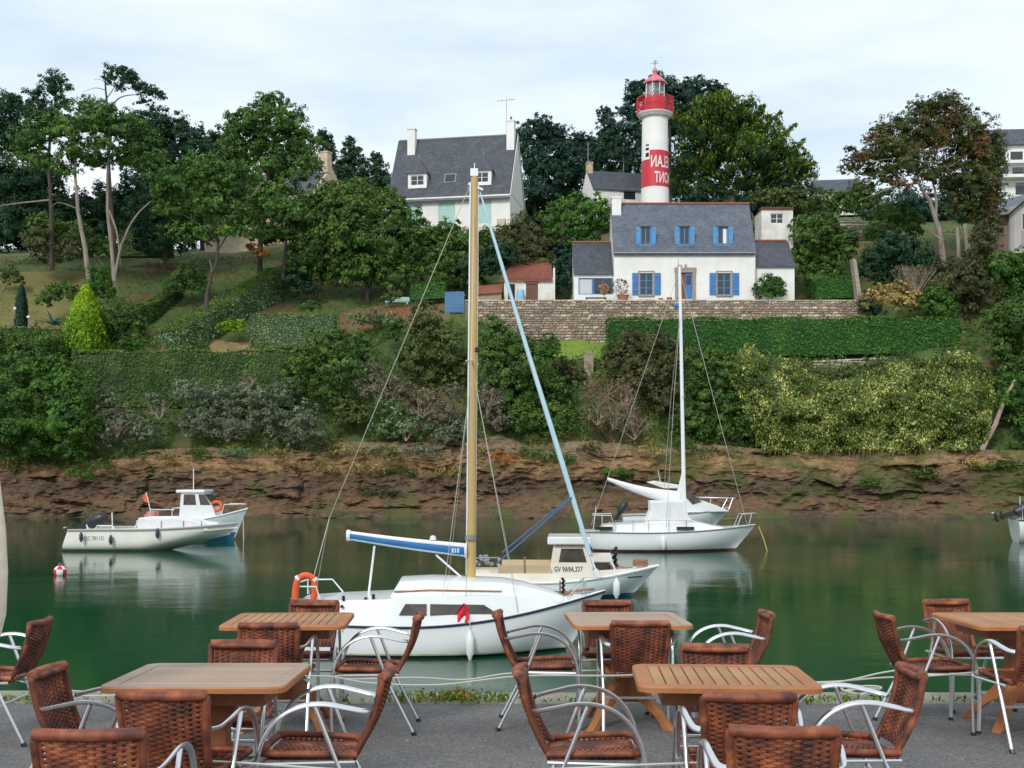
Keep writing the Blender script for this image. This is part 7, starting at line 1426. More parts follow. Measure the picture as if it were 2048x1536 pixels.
rail(yt, [[(yx(1232), -0.95, 1.2), (yx(1228), -0.95, yz(1029)), (yx(1192), -0.7, yz(1029)), (yx(1192), 0.7, yz(1029)), (yx(1232), 0.95, yz(1029))], [(yx(1192), -0.7, 0.9), (yx(1198), -0.7, yz(1012))], [(yx(1210), -0.8, 0.9), (yx(1210), -0.8, yz(1029))]], 0.022, 'alu', 'pushpit')
mb = MB()
for px in (1235, 1270, 1300, 1340, 1375, 1420): mb.tube([(yx(px), -1.1 + max(0, (px - 1340)) * 0.006, 0.95), (yx(px), -1.1 + max(0, (px - 1340)) * 0.006, 1.5)], 0.016, 5)
mb.tube([(yx(1232), -1.1, 1.48), (yx(1340), -1.1, 1.48), (yx(1420), -0.65, 1.5), (yx(1487), -0.45, 1.6)], 0.010, 4)
obj('guard_rail', mb, M['wire'], yt, fix=False)
fender('white fender hanging from the middle of the yacht', (xa(1326, SC_ - 1.3), SC_ - 1.45, WATER + 0.12), 0.12, 0.7, top=0.15)
tag(obj('mooring_line', MB().tube([(yx(1517) + xa(cC, SC_), SC_, WATER + 1.15), (xa(1524, SC_), SC_ - 0.3, WATER + 0.6), (xa(1530, SC_), SC_ - 0.6, WATER - 0.1)], 0.03, 5), mat('rope_yellow', (0.42, 0.34, 0.10), 0.9)), 'yellowish mooring line running from the yacht bow into the water', 'rope')

# ---- cabin cruiser behind the yacht
SD_ = 69.0; kd = F / SD_; cD = 1352; WL = HZ + 4.36 * kd
mc = empty('motor_cruiser', (xa(cD, SD_), SD_, WATER), mk(-2), 'white motor cruiser with outboard moored behind the yacht', 'motorboat')
dx_ = lambda px: (px - cD) / kd
dz_ = lambda py: (WL - py) / kd
hD = Hull(6.5, 2.3, 1.05, 1.1, 1.5, 1.3, keel=-0.3, tr=0.9, kst=0.4, kexp=2.5, kbow=0.4); hD.build(mc, M['gel'], strake=M['metal_grey'], sr=0.035)
obj('cabin', MB().prism([(dx_(1305), 1.2), (dx_(1455), 1.3), (dx_(1430), dz_(1010)), (dx_(1400), dz_(1000)), (dx_(1352), dz_(985)), (dx_(1318), dz_(985))], 'y', -0.8, 0.8), M['gel'], mc, bevel=0.05)
obj('windscreen', MB().prism([(dx_(1382), dz_(1008)), (dx_(1400), dz_(1002)), (dx_(1360), dz_(972)), (dx_(1352), dz_(976))], 'y', -0.83, 0.83), M['tinted'], mc)
obj('canopy', MB().prism([(dx_(1295), dz_(965)), (dx_(1310), dz_(962)), (dx_(1360), dz_(970)), (dx_(1362), dz_(976)), (dx_(1325), dz_(976))], 'y', -0.85, 0.85), M['canvas'], mc, bevel=0.03)
rail(mc, [[(dx_(1395), -0.9, dz_(995)), (dx_(1455), -0.4, dz_(996)), (dx_(1470), 0, dz_(996)), (dx_(1455), 0.4, dz_(996)), (dx_(1395), 0.9, dz_(995))], [(dx_(1440), -0.5, 1.4), (dx_(1452), -0.42, dz_(996))], [(dx_(1455), -0.3, 1.4), (dx_(1464), -0.2, dz_(996))], [(dx_(1415), -0.75, 1.4), (dx_(1418), -0.72, dz_(996))]], 0.025, 'alu', 'rail')
obj('antenna', MB().tube([(dx_(1325), 0, dz_(985)), (dx_(1316), 0, dz_(940))], 0.025, 5), M['alu'], mc)
outboard(mc, (dx_(1240), 0, 1.2), 0.5, 1.1)

# ---- whaler on the left
SE = 56.0; ke = F / SE; cE = 300
wl_ = empty('open_motorboat', (xa(cE + 15, SE), SE, WATER), mk(-2), 'cream white open motorboat with covered console and black outboard, nearest on the left', 'motorboat')
ex = lambda px: (px - cE) / ke
ez = lambda py: (1099 - py) / ke
hE = Hull(7.85, 2.5, 1.0, 1.02, 1.28, 0.9, keel=-0.22, tr=0.96, srake=0.35, kst=0.46, kexp=1.12, kbow=0.74, full=8.0, bexp=2.8)
hE.build(wl_, M['gel_cream'], strake=mat('rub_rail', (0.36, 0.35, 0.36), 0.5), sr=0.06, deck_drop=0.22)
cns = obj('console_cover', MB().prism([(ex(270), 0.9), (ex(412), 0.95), (ex(404), ez(1046)), (ex(378), ez(1038)), (ex(340), ez(1033)), (ex(272), ez(1034))], 'y', -0.78, 0.78), M['canvas'], wl_, bevel=0.06)
obj('foredeck_cover', MB().prism([(ex(400), 1.0), (ex(432), 1.12), (ex(424), ez(1043)), (ex(400), ez(1044))], 'y', -0.34, 0.34), M['gel'], wl_, bevel=0.04)
mb = MB()
for px in (318, 362, 398): mb.b2((ex(px), -0.80, 0.98), (ex(px) + 0.05, -0.788, ez(1040)))
obj('strap', mb, M['metal_grey'], cns)
rail(wl_, [[(ex(190), -1.1, 1.0), (ex(196), -1.1, ez(1049)), (ex(226), -1.1, ez(1049)), (ex(232), -1.1, 1.0)], [(ex(240), 0.9, 1.0), (ex(246), 0.9, ez(1047)), (ex(266), 0.9, ez(1047)), (ex(270), 0.9, 1.0)], [(ex(170), -0.6, 0.98), (ex(166), -0.6, ez(1048))], [(ex(204), 0.3, 0.9), (ex(203), 0.3, ez(1026))]], 0.03, 'alu_white', 'rail')
outboard(wl_, (ex(160), 0.0, 1.22), 1.12, 1.5)
mb = MB(); 
for px in (163, 222, 315):
    fender({163: 'dark blue fender nearest the stern of the open motorboat', 222: 'dark blue fender second from the stern of the open motorboat', 315: 'dark blue fender farthest forward on the open motorboat'}[px], (xa(px + 2, SE - 1.2), SE - 1.37, WATER + {163: 0.45, 222: 0.32, 315: 0.62}[px]), 0.09, 0.5, 'fender_dark', top=0.12)
me = text_mesh('CC 7811D', 0.28); flatten(me, lambda c: Vector((c.x * 0.8, 0, c.y)))
o = link('lettering', me, mat('faded_print', (0.42, 0.34, 0.30), 0.7), wl_); o.location = (ex(172), -hE.beam(0.15) - 0.035, ez(1077)); o.rotation_euler = (mk(4), 0, 0.02)

hE.stripe(wl_, M['scum'], -0.03, 0.10, t1=0.5, name='scum_line')
# ---- small cabin boat behind the whaler
SF = 63.0; kf = F / SF; cF = 381; WLF = HZ + 4.36 * kf
cb_ = empty('cabin_boat', (xa(cF + 9, SF), SF, WATER), mk(-2), 'pale blue-green cabin boat with orange flag behind the open motorboat', 'motorboat')
gx = lambda px: (px - cF) / kf
gz_ = lambda py: (WLF - py) / kf
hF = Hull(5.8, 2.2, 1.05, 1.02, 1.70, 0.75, keel=-0.3, tr=0.85); hF.build(cb_, M['gel_blue'], strake=M['gel'], sr=0.04, deck_m=M['gel']); hF.stripe(cb_, M['blue_boot'], -0.05, 0.42)
zr = gz_(985); ch = obj('cabin', MB().prism([(gx(356), 0.9), (gx(432), 1.2), (gx(424), gz_(1012)), (gx(405), zr), (gx(361), zr)], 'y', -0.72, 0.72), M['gel'], cb_, bevel=0.04)
obj('roof', MB().b2((gx(352), -0.82, zr + 0.003), (gx(409), 0.82, gz_(979))), M['gel'], cb_, bevel=0.05)
for s_ in (-1, 1):
    obj('window', MB().add([(gx(366), s_ * 0.728, gz_(1009)), (gx(392), s_ * 0.728, gz_(1009)), (gx(389), s_ * 0.728, gz_(988)), (gx(367), s_ * 0.728, gz_(988))], [(0, 1, 2, 3)]), M['tinted'], ch, fix=False)
    obj('window', MB().add([(gx(400), s_ * 0.728, gz_(1009)), (gx(421), s_ * 0.728, gz_(1009)), (gx(408), s_ * 0.728, gz_(988)), (gx(396), s_ * 0.728, gz_(988))], [(0, 1, 2, 3)]), M['tinted'], ch, fix=False)
obj('windscreen', MB().add([(gx(426), -0.6, gz_(1011)), (gx(426), 0.6, gz_(1011)), (gx(409), 0.6, gz_(988)), (gx(409), -0.6, gz_(988))], [(0, 1, 2, 3)]), M['tinted'], ch, fix=False)
rail(cb_, [[(gx(440), -0.6, 1.4), (gx(446), -0.55, gz_(1008)), (gx(484), 0, gz_(1008)), (gx(446), 0.55, gz_(1008))], [(gx(300), -0.9, 1.0), (gx(302), -0.9, gz_(1018)), (gx(350), -0.9, gz_(1018))], [(gx(325), 0.8, 1.0), (gx(325), 0.8, gz_(1018)), (gx(350), 0.8, gz_(1016))], [(gx(296), 0.0, 1.0), (gx(282), 0.0, gz_(985))]], 0.025, 'alu_white', 'rail')
obj('antenna', MB().tube([(gx(378), 0, gz_(979)), (gx(378), 0, gz_(936))], 0.025, 6), M['alu_white'], cb_)
obj('flag', MB().grid([[(gx(282) - 0.02, 0, gz_(986)), (gx(276) - 0.05, 0.03, gz_(992)), (gx(277), 0, gz_(1000))], [(gx(288), 0, gz_(998)), (gx(284), 0.05, gz_(1003)), (gx(283), 0, gz_(1006))]]), M['orange'], cb_, fix=False)
obj('gear', MB().b2((gx(290), -0.6, 1.0), (gx(306), 0.2, 1.55)).b2((gx(282), -0.3, 1.0), (gx(290), 0.3, 1.4)), mat('salmon', (0.55, 0.22, 0.18), 0.8), cb_, bevel=0.05)
lr = empty('lifebuoy', (xa(438, SF), SF - 0.55, WATER + gz_(1022)), 0, 'orange ring lifebuoy on the foredeck of the pale cabin boat', 'lifebuoy')
obj('ring', MB().tube([(0.28 * math.cos(a), 0, 0.28 + 0.24 * math.sin(a)) for a in np.linspace(0, 2 * PI, 17)], 0.09, 8, cap=False), M['orange'], lr, smooth=True)
tag(obj('mooring_line', MB().tube([(xa(486, SF), SF, WATER + 1.6), (xa(489, SF), SF - 0.2, WATER - 0.1)], 0.03, 5), M['rope']), 'pale mooring line at the bow of the pale cabin boat', 'rope')

# ---- boat at the right edge, buoy
SG = 60.8; kg = F / SG
eb = empty('motorboat', (xa(2150, SG), SG, WATER), mk(-8), 'white motorboat cut by the right edge with raised dark outboard', 'motorboat')
hG = Hull(6.2, 2.2, 1.2, 1.15, 1.4, 0.9, keel=-0.3, tr=0.9); hG.build(eb, M['gel'], strake=M['navy'], sr=0.04)
outboard(eb, (-3.0, 0, 1.55), 1.25, 1.5); rail(eb, [[(-2.9, -0.9, 1.2), (-2.9, -0.9, 1.9), (-1.4, -0.9, 1.9), (-1.4, -0.9, 1.2)], [(-2.6, 0.6, 1.2), (-2.6, 0.6, 2.4)]], 0.03, 'alu', 'rail')
by = empty('buoy', (xa(120, 43.6), 43.6, WATER), 0.3, 'red and white round mooring buoy floating alone on the left', 'buoy')
rb, wb = MB(), MB(); r_ = 0.235
for i in range(8):
    for k in range(12):
        a0, a1 = 2 * PI * k / 12, 2 * PI * (k + 1) / 12; t0, t1 = PI * i / 8, PI * (i + 1) / 8
        P = [(r_ * math.sin(t) * math.cos(a), r_ * math.sin(t) * math.sin(a), 0.13 + r_ * math.cos(t)) for t, a in ((t0, a0), (t1, a0), (t1, a1), (t0, a1))]
        (rb if (i // 3 + k // 2) % 2 == 0 else wb).add(P, [(0, 1, 2, 3)])
obj('red_panels', rb, M['red_cloth'], by, fix=True, smooth=True); obj('white_panels', wb, M['rubber'], by, fix=True, smooth=True)
obj('ring', MB().tube([(0.05 * math.cos(a), 0, 0.40 + 0.05 * math.sin(a)) for a in np.linspace(0, 2 * PI, 11)], 0.012, 5, cap=False), M['metal_grey'], by)
# ------------------------------------------------------------------ terrace furniture
TILT = Matrix.Rotation(-math.atan(SLOPE), 4, 'X')
def set_on_quay(o, X, Y, rz):
    o.matrix_world = Matrix.Translation((X, Y, tz(Y))) @ TILT @ Matrix.Rotation(rz, 4, 'Z')
    loc, q, s_ = o.matrix_world.decompose(); o.rotation_euler = q.to_euler()
def wicker_mat(name, a, b, c, dark):
    m = bpy.data.materials.new(name); m.use_nodes = True; N = m.node_tree; p = N.nodes['Principled BSDF']; p.inputs['Roughness'].default_value = 0.6; K = N.links.new
    t = N.nodes.new('ShaderNodeTexCoord'); z = N.nodes.new('ShaderNodeTexNoise'); z.inputs['Scale'].default_value = 9; z.inputs['Detail'].default_value = 4; z.inputs['Roughness'].default_value = 0.6
    oi = N.nodes.new('ShaderNodeObjectInfo'); va = N.nodes.new('ShaderNodeVectorMath'); va.operation = 'ADD'; K(t.outputs['Object'], va.inputs[0])
    sc = N.nodes.new('ShaderNodeVectorMath'); sc.operation = 'SCALE'; sc.inputs[0].default_value = (7, 3, 5); K(oi.outputs['Random'], sc.inputs['Scale']); K(sc.outputs[0], va.inputs[1]); K(va.outputs[0], z.inputs[0])
    r = N.nodes.new('ShaderNodeValToRGB'); E = r.color_ramp.elements; E[0].position = 0.30; E[0].color = tuple(dark) + (1,); E[1].position = 0.72; E[1].color = tuple(c) + (1,)
    for ps, col in ((0.42, a), (0.56, b)): q = E.new(ps); q.color = tuple(col) + (1,)
    K(z.outputs[0], r.inputs[0]); K(r.outputs[0], p.inputs['Base Color']); return m
M['wicker'] = wicker_mat('wicker', (0.10, 0.028, 0.015), (0.20, 0.054, 0.024), (0.40, 0.13, 0.048), (0.022, 0.010, 0.009))
M['wicker_dark'] = wicker_mat('wicker_dark', (0.10, 0.026, 0.015), (0.19, 0.046, 0.022), (0.32, 0.09, 0.035), (0.025, 0.010, 0.010))
M['rattan_wrap'] = wicker_mat('rattan_wrap', (0.13, 0.036, 0.020), (0.26, 0.072, 0.030), (0.44, 0.145, 0.052), (0.022, 0.010, 0.014))
M['cable'] = mat('steel_cable', (0.50, 0.50, 0.46), 0.5, metal=0.2)

# chair, seat centre at the origin, sitter looks along +y
def bpt(u, v):
    "point on the backrest: u -1..1 across, v 0..1 up"
    w = 0.160 + 0.022 * v; z = 0.43 + 0.328 * v; y = -0.20 - 0.115 * v - 0.035 * math.sin(PI * min(v, 1)) * 0.6 - 0.03 * (1 - u * u) * (0.4 + 0.6 * v)
    return Vector((u * w, y, z))
def seatpt(u, v):
    w = 0.215 - 0.02 * v * 0; y = 0.20 - 0.41 * v; z = 0.435 - 0.012 * (1 - u * u) * 1.5 - 0.02 * v + 0.012 * math.cos(u * 3)
    return Vector((u * (w - 0.035 * v), y, z))
def weave(fn, nu, nv, amp, su, sv, nrm, skip=False):
    "nu stakes running up, nv strands running across, over one and under the next"
    mb = MB()
    for i in range(nu):
        u = -0.94 + 1.88 * i / (nu - 1); pts = [fn(u, 0.02 + 0.96 * k / 12) for k in range(13)]
        for k in range(12):
            a, b = pts[k], pts[k+1]; d = (b - a).normalized(); s_ = d.cross(nrm).normalized() * sv / 2; n_ = nrm * 0.003
            mb.add([a - s_ - n_, a + s_ - n_, b + s_ - n_, b - s_ - n_, a - s_ + n_, a + s_ + n_, b + s_ + n_, b - s_ + n_], [(0,1,2,3), (7,6,5,4), (0,4,5,1), (2,6,7,3)])
    for j in range(nv):
        v = 0.03 + 0.94 * (j + 0.5) / nv; seg = (nu - 1) * 2; pts = []
        for k in range(seg + 1):
            u = -1.03 + 2.06 * k / seg; ph = math.sin(PI * (k / 2) + PI * j) if False else math.cos(PI * k / 2 + PI * j)
            pts.append(fn(u, v) + nrm * amp * ph)
        up = (fn(0, min(1, v + 0.05)) - fn(0, max(0, v - 0.05))).normalized() * su / 2
        for k in range(seg):
            a, b = pts[k], pts[k+1]; bu = nrm * 0.0025
            mb.add([a - up, b - up, b + bu, a + bu, a + up, b + up, a - bu, b - bu], [(0,1,2,3), (3,2,5,4), (6,7,1,0), (4,5,7,6)])
    return mb
BN = Vector((0, 0.94, 0.33)).normalized()
def smooth_path(pts, sub=4):
    P = [Vector(p) for p in pts]; Q = []; n = len(P)
    for i in range(n - 1):
        for k in range(sub):
            t = k / sub; p0, p1, p2, p3 = P[max(i-1, 0)], P[i], P[i+1], P[min(i+2, n-1)]
            Q.append(0.5 * ((2*p1) + (-p0+p2)*t + (2*p0-5*p1+4*p2-p3)*t*t + (-p0+3*p1-3*p2+p3)*t**3))
    return Q + [P[-1]]
def wrap_tube(pts, r, mb=None, seg=8, rings=2.2):
    "a rattan-bound bar: the binding shows as fine ribs"
    pts = [Vector(p) for p in pts]; Q, R = [], []; tot = 0
    for i in range(len(pts) - 1):
        l = (pts[i+1] - pts[i]).length; n = max(1, int(l / 0.0075))
        for k in range(n): Q.append(pts[i].lerp(pts[i+1], k / n)); R.append(r * (1.0 if (tot + k) % 2 else 0.90))
        tot += n
    Q.append(pts[-1]); R.append(r * 0.9)
    return (mb or MB()).tube(Q, R, seg)
chair0 = empty('wicker_chair', (0, 0, 0))
arm_paths = []
obj('seat', weave(seatpt, 13, 30, 0.005, 0.0155, 0.016, Vector((0, 0, 1))), M['wicker'], chair0, fix=False)
obj('seat_edge', wrap_tube([(-0.19, -0.205, 0.425), (-0.215, 0, 0.435), (-0.222, 0.17, 0.44), (-0.20, 0.215, 0.436), (0, 0.232, 0.432), (0.20, 0.215, 0.436), (0.222, 0.17, 0.44), (0.215, 0, 0.435), (0.19, -0.205, 0.425)], 0.017).b2((-0.20, -0.19, 0.405), (0.20, 0.205, 0.412)), M['rattan_wrap'], chair0, smooth=True, fix=False)
obj('backrest', weave(bpt, 12, 29, 0.006, 0.0140, 0.017, BN), M['wicker'], chair0, fix=False)
bf_ = [bpt(-1.03, k / 8) for k in range(9)] ; br_ = [bpt(1.03, k / 8) for k in range(8, -1, -1)]
top = [bpt(-1.03 + 2.06 * k / 8, 1.0) + Vector((0, 0, 0.012)) for k in range(9)]
obj('back_frame', wrap_tube([(-0.165, -0.165, 0.425)] + bf_ + br_ + [(0.165, -0.165, 0.425)], 0.0175), M['wicker'], chair0, smooth=True, fix=False)
obj('top_roll', wrap_tube(top, 0.024), M['rattan_wrap'], chair0, smooth=True, fix=False)
for s_ in (-1, 1):
    x = 0.245 * s_
    front = [(x, 0.235, 0.0), (x, 0.243, 0.22), (x, 0.232, 0.42), (x * 1.005, 0.195, 0.535), (x * 1.01, 0.13, 0.612), (x * 1.01, 0.04, 0.655), (x * 1.0, -0.06, 0.664), (x * 0.96, -0.16, 0.645), (x * 0.90, -0.235, 0.628), (x * 0.78, -0.262, 0.622)]
    obj('arm', MB().tube(smooth_path(front), 0.0112, 8, flat=(1.3, 0.75), up=(0, 0, 1) if False else None), M['alu'], chair0, smooth=True)
    obj('leg', MB().tube([(x * 0.99, -0.02, 0.654), (x * 0.96, -0.10, 0.45), (x * 0.95, -0.16, 0.30), (x * 0.99, -0.315, 0.0)], 0.0108, 8), M['alu'], chair0, smooth=True)
    obj('foot_cap', MB().tube([(x, 0.235, -0.002), (x, 0.235, 0.022)], 0.0175, 8), M['boat_black'], chair0); obj('foot_cap', MB().tube([(x * 0.99, -0.317, -0.002), (x * 0.985, -0.305, 0.022)], 0.0175, 8), M['boat_black'], chair0)
obj('stretcher', MB().tube([(-0.243, 0.22, 0.395), (0.243, 0.22, 0.395)], 0.010, 6).tube([(-0.236, -0.115, 0.40), (0.236, -0.115, 0.40)], 0.010, 6).tube([(-0.23, -0.20, 0.40), (-0.243, 0.22, 0.395)], 0.009, 6).tube([(0.23, -0.20, 0.40), (0.243, 0.22, 0.395)], 0.009, 6).tube([(-0.235, -0.16, 0.26), (0.235, -0.16, 0.26)], 0.009, 6), M['alu'], chair0, smooth=True)

GC = 'wicker terrace chairs around the wooden tables'
def chair_px(px, d, face, label, first=[True]):
    "back top centre seen at photo column px, the chair d metres away; face = direction the sitter looks (0 = towards the water, 90 = left, -90 = right, 180 = camera)"
    c = chair0 if first[0] else copy_tree(chair0); first[0] = False
    c.name = 'wicker_chair'; rz = math.radians(face)
    bx, by_ = Matrix.Rotation(rz, 2) @ Vector((0, -0.33)); X = xa(px, d) - bx; Y = d - by_
    set_on_quay(c, X, Y, rz); tag(c, label, 'chair', GC); return c
CH = [
 (82, 7.6, 92, 'chair at the far left facing away from the tables, back against green water'),
 (86, 5.42, -91, 'chair in profile left of the big weathered table, facing right'),
 (170, 3.93, 3, 'foreground chair in the lower left corner, cut by the bottom edge'),
 (318, 4.72, -4, 'dark backed chair tucked in front of the big weathered table'),
 (487, 6.45, 178, 'chair behind the big weathered table, top of its back over the table edge'),
 (535, 7.36, 2, 'dark backed chair in front of the far left slatted table'),
 (628, 9.02, 180, 'chair behind the far left slatted table, under the orange lifebuoy'),
 (838, 7.95, 91, 'chair in profile right of the far left table, facing left'),
 (775, 5.38, 92, 'chair in profile right of the big weathered table, facing left'),
 (994, 8.1, -92, 'chair in profile left of the far weathered table, facing right'),
 (1040, 5.38, -92, 'chair in profile left of the near slatted table, facing right'),
 (1282, 7.48, -1, 'dark backed chair in front of the far weathered table'),
 (1215, 9.02, 180, 'chair behind the far weathered table, top bar below the fishing boat'),
 (1432, 6.28, 176, 'chair behind the near slatted table, top bar showing over it'),
 (1538, 8.1, 90, 'chair right of the far weathered table against green water, facing left'),
 (1502, 4.68, -3, 'dark backed chair tucked in front of the near slatted table'),
 (1572, 3.98, -4, 'foreground orange-brown chair at the bottom, right of centre'),
 (1832, 5.4, 88, 'chair with narrow oblique back right of the near slatted table'),
 (1766, 8.0, -90, 'chair in profile left of the far right table, facing right'),
 (1893, 9.12, 187, 'chair behind the far right table, back fully seen against the water'),
 (2104, 7.15, 2, 'chair in front of the far right table, cut by the right edge'),
]
for a in CH: chair_px(*a)

# tables
M['teak_top'] = mat('teak_oiled', (0.44, 0.235, 0.10), 0.55, (0.34, 0.165, 0.07), 3.0, 0.15, 30, stretch=(4, 0.6, 4), objinfo=0.12)
M['teak_weathered'] = mat('teak_weathered', (0.44, 0.32, 0.23), 0.5, (0.33, 0.235, 0.18), 3.0, 0.15, 30, stretch=(0.6, 4, 4), objinfo=0.09)
M['teak_edge'] = mat('teak_edge', (0.46, 0.185, 0.06), 0.5, (0.34, 0.13, 0.045), 3.0, 0.1, 30, objinfo=0.08)
M['teak_leg'] = mat('teak_leg', (0.30, 0.10, 0.04), 0.5, (0.22, 0.075, 0.03), 3.0, 0.1, 30, stretch=(3, 3, 0.5))
def rounded(w, d, r, n=5):
    P = []
    for cx, cy, a in ((w/2-r, d/2-r, 0), (-w/2+r, d/2-r, PI/2), (-w/2+r, -d/2+r, PI), (w/2-r, -d/2+r, 1.5*PI)):
        P += [(cx + r*math.cos(a + PI/2*k/n), cy + r*math.sin(a + PI/2*k/n)) for k in range(n+1)]
    return P
def table(px, dfront, W_, D_, across, wood, label, rz=0.0):
    X, Y = xa(px, dfront), dfront + D_/2; t = empty('terrace_table'); set_on_quay(t, X, Y, rz); tag(t, label, 'table', 'wooden folding tables on the terrace')
    H = 0.74; fr = 0.075; out = rounded(W_, D_, 0.07); inn = [(max(-W_/2+fr, min(W_/2-fr, x)), max(-D_/2+fr, min(D_/2-fr, y))) for x, y in out]
    n = len(out); mb = MB(); z0, z1, zc = H-0.03, H, H-0.008
    v = [(x, y, z0) for x, y in out] + [(x, y, zc) for x, y in out] + [(x*0.988, y*0.988, z1) for x, y in out] + [(x, y, z1) for x, y in inn] + [(x, y, z0) for x, y in inn]
    f = []
    for i in range(n):
        j = (i+1) % n
        for k in range(4): f.append((k*n+i, k*n+j, (k+1)*n+j, (k+1)*n+i))
        f.append((4*n+i, 4*n+j, j, i))
    if across: mb.add(v, f); obj('table_frame', mb, M['teak_edge'], t, fix=False)
    else:
        mb.add(v[2*n:], [tuple(q - 2*n for q in g) for g in f if min(g) >= 2*n]); obj('table_frame', mb, M[wood], t, fix=False)
        obj('edge_band', MB().add(v[:3*n], [(k*n+i, k*n+(i+1)%n, (k+1)*n+(i+1)%n, (k+1)*n+i) for i in range(n) for k in range(2)]), M['teak_edge'], t, fix=False)
    iw, idp = W_-2*fr, D_-2*fr
    if across: N_ = 12; sw_ = iw/N_; me = MB().box((0,0,0), (sw_-0.0065, idp-0.004, 0.022)).mesh('slat')
    else: N_ = 8; sw_ = idp/N_; me = MB().box((0,0,0), (iw-0.004, sw_-0.010, 0.022)).mesh('slat')
    bm = bmesh.new(); bm.from_mesh(me); bmesh.ops.bevel(bm, geom=list(bm.edges), offset=0.002, segments=1, affect='EDGES'); bm.to_mesh(me); bm.free(); me.materials.append(M[wood])
    for i in range(N_):
        c = -((iw if across else idp)/2) + sw_*(i+0.5); link('slat', me, None, t, loc=(c, 0, H-0.0125) if across else (0, c, H-0.0125))
    obj('apron', MB().b2((-W_*0.36, -D_*0.30, H-0.11), (W_*0.36, -D_*0.30+0.025, H-0.031)).b2((-W_*0.36, D_*0.30-0.025, H-0.11), (W_*0.36, D_*0.30, H-0.031)).b2((-W_*0.36, -D_*0.30+0.026, H-0.11), (-W_*0.36+0.025, D_*0.30-0.026, H-0.031)).b2((W_*0.36-0.025, -D_*0.30+0.026, H-0.11), (W_*0.36, D_*0.30-0.026, H-0.031)), M['teak_leg'], t)
    obj('pedestal', MB().prism([(-0.16, H-0.031), (0.16, H-0.031), (0.085, H-0.26), (0.085, 0.30), (0.13, 0.16), (-0.13, 0.16), (-0.085, 0.30), (-0.085, H-0.26)], 'y', -0.055, 0.055), M['teak_leg'], t, bevel=0.008)
    for k in range(4):
        a = PI/4 + PI/2*k + 0.0; pts = []
        up = [(0.05, 0.34), (0.16, 0.27), (0.27, 0.15), (0.37, 0.045), (0.42, 0.0), (0.335, 0.0), (0.30, 0.055), (0.20, 0.14), (0.10, 0.19), (0.05, 0.20)]
        o = obj('foot', MB().prism(up, 'y', -0.028, 0.028), M['teak_edge'], t, bevel=0.006); o.rotation_euler = (0, 0, a)
    return t
table(376, 5.12, 0.84, 0.77, False, 'teak_weathered', 'near left table with weathered grey-brown top', 0.0)
table(1475, 5.12, 0.83, 0.72, True, 'teak_top', 'near right table with orange slats running towards the water', -0.06)
table(552, 7.62, 0.84, 0.92, True, 'teak_top', 'far left table with orange slats, before the sailing boat stern', 0.06)
table(1266, 7.66, 0.81, 0.92, False, 'teak_weathered', 'far middle table with grey weathered top', 0.03)
table(2103, 7.60, 0.92, 0.95, True, 'teak_top', 'far right orange slatted table cut by the right edge', 0.0)

# security cables threaded through the chairs
def cable(label, pts, Y, r=0.006):
    P = [Vector((xa(px, Y), Y + random.uniform(-0.01, 0.01), za(py, Y))) for px, py in pts]; Q = []; n = len(P)
    for i in range(n - 1):
        for k in range(6):
            t = k / 6; p0, p1, p2, p3 = P[max(i-1, 0)], P[i], P[i+1], P[min(i+2, n-1)]
            Q.append(0.5 * ((2*p1) + (-p0+p2)*t + (2*p0-5*p1+4*p2-p3)*t*t + (-p0+3*p1-3*p2+p3)*t**3))
    Q.append(P[-1]); return tag(obj('cable', MB().tube(Q, r, 6), M['cable'], smooth=True), label, 'cable', 'pale cables threaded through the chairs')
cable('upper pale cable sagging between the back row chairs', [(-60,1352),(40,1356),(170,1384),(330,1372),(460,1352),(620,1350),(700,1358),(830,1355),(930,1360),(1030,1346),(1180,1352),(1290,1344),(1420,1362),(1640,1364),(1760,1356),(1850,1352),(1960,1344),(2120,1338)], 7.72)
cable('lower pale cable sagging between the back row chairs', [(-60,1358),(30,1361),(160,1392),(340,1380),(470,1362),(640,1352),(740,1366),(880,1370),(1040,1352),(1220,1351),(1330,1349),(1500,1366),(1660,1366),(1760,1346),(1810,1338)], 7.55)
cable('pale cable crossing the front row chairs near the bottom edge', [(395,1521),(470,1526),(560,1532),(700,1540),(900,1545),(1150,1536),(1290,1530),(1420,1526)], 4.95)
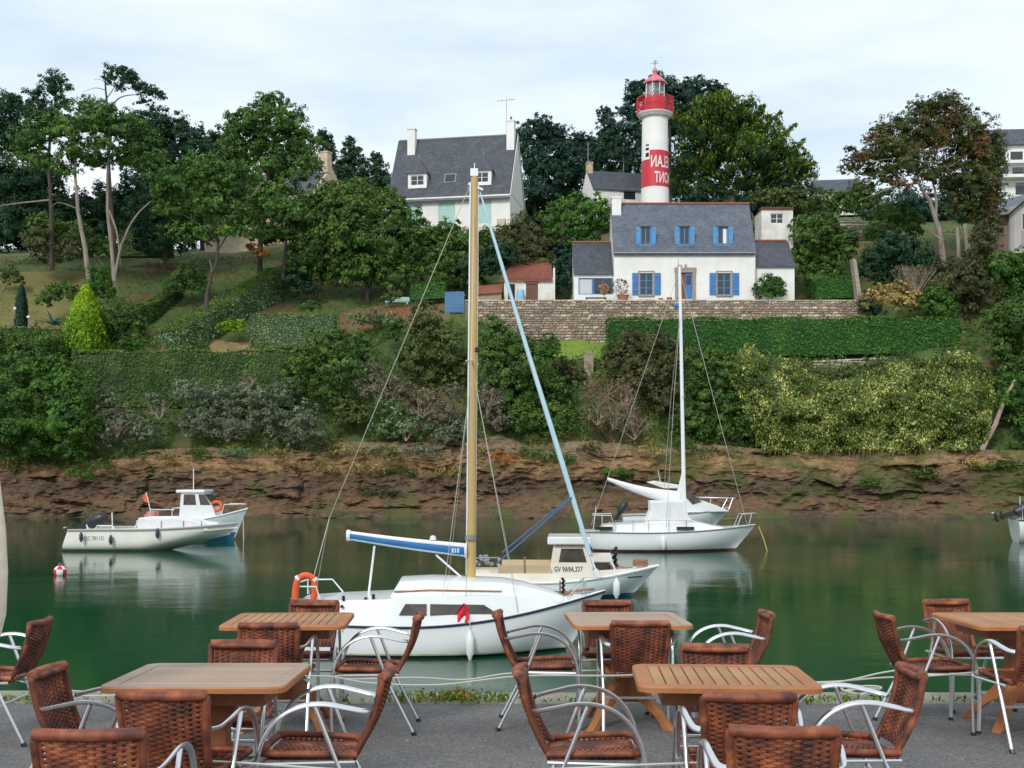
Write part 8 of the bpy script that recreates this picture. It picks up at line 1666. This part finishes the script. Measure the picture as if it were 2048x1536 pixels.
# closed parasol at the left edge
ps = empty('parasol'); set_on_quay(ps, xa(-80, 4.5), 4.5, 0); tag(ps, 'closed cream parasol cut by the left edge', 'parasol'); zb_ = -tz(4.5)
rows = []
for i, (z, r) in enumerate([(za(1283, 4.5), 0.105), (za(1278, 4.5), 0.128), (za(1235, 4.5), 0.146), (za(1150, 4.5), 0.150), (za(1060, 4.5), 0.140), (za(960, 4.5), 0.116), (za(800, 4.5), 0.08), (za(600, 4.5), 0.06), (za(450, 4.5), 0.03)]):
    rows.append([(r * (1 + 0.10 * math.cos(8 * a)) * math.cos(a), r * (1 + 0.10 * math.cos(8 * a)) * math.sin(a), z + zb_) for a in np.linspace(0, 2 * PI, 65)])
obj('canvas', MB().grid(rows), mat('cream_canvas', (0.66, 0.58, 0.44), 0.85, (0.72, 0.66, 0.54), 2.0, 0.3, 20), ps, smooth=True, fix=False)
obj('pole', MB().tube([(0, 0, 0), (0, 0, 2.75)], 0.024, 10), M['teak_leg'], ps, smooth=True); obj('base', MB().lathe([(0, 0), (0.25, 0), (0.25, 0.05), (0.05, 0.08), (0.05, 0.2), (0, 0.2)], 24), M['metal_grey'], ps, smooth=True, auto=40)
# small litter on the asphalt
mb = MB()
for _ in range(60):
    X = random.uniform(-3.6, 3.6); Y = random.uniform(4.5, 8.8); r = random.uniform(0.004, 0.012); mb.box((X, Y, tz(Y) + r * 0.4), (r * 2, r * 1.6, r), (0, 0, random.random() * 3))
tag(obj('pebbles', mb, M['stone_b']), 'tiny pebbles scattered on the asphalt terrace', kind='stuff')

# rusty mooring ring and a loop of pale rope lying on the quay edge
rr = empty('mooring_ring', (xa(905, 9.12), 9.12, tz(9.12) + 0.012), 0, 'rusty mooring ring with dead leaves on the mossy quay edge', 'mooring ring')
obj('ring', MB().tube([(0.09 * math.cos(a), 0.06 * math.sin(a), 0.03 + 0.02 * math.sin(a * 2)) for a in np.linspace(0, 2 * PI, 19)], 0.014, 7, cap=False), mat('rust', (0.16, 0.055, 0.03), 0.9, (0.09, 0.04, 0.025), 20), rr, smooth=True)
P = np.stack([RNG.normal(0, 0.10, 160), RNG.normal(0, 0.05, 160), np.abs(RNG.normal(0.015, 0.015, 160))], 1); tag(link('dead_leaves', leaves_mesh('dead_leaves', P, unit(160) + np.array([0, 0, 1]), 0.05, 0.6), L['orange'], rr), kind='stuff')
rl = empty('rope_loop', (xa(1722, 9.2), 9.2, tz(9.2) + 0.02), 0, 'pale loop of rope lying on the quay edge right of the near slatted table', 'rope')
obj('rope', MB().tube([(0.13 * math.cos(a) * (1 + 0.25 * math.sin(2.3 * a)), 0.07 * math.sin(a), 0.012 + 0.05 * abs(math.sin(a * 0.7))) for a in np.linspace(0, 4.6 * PI, 60)], 0.009, 6), M['cable'], rl, smooth=True)
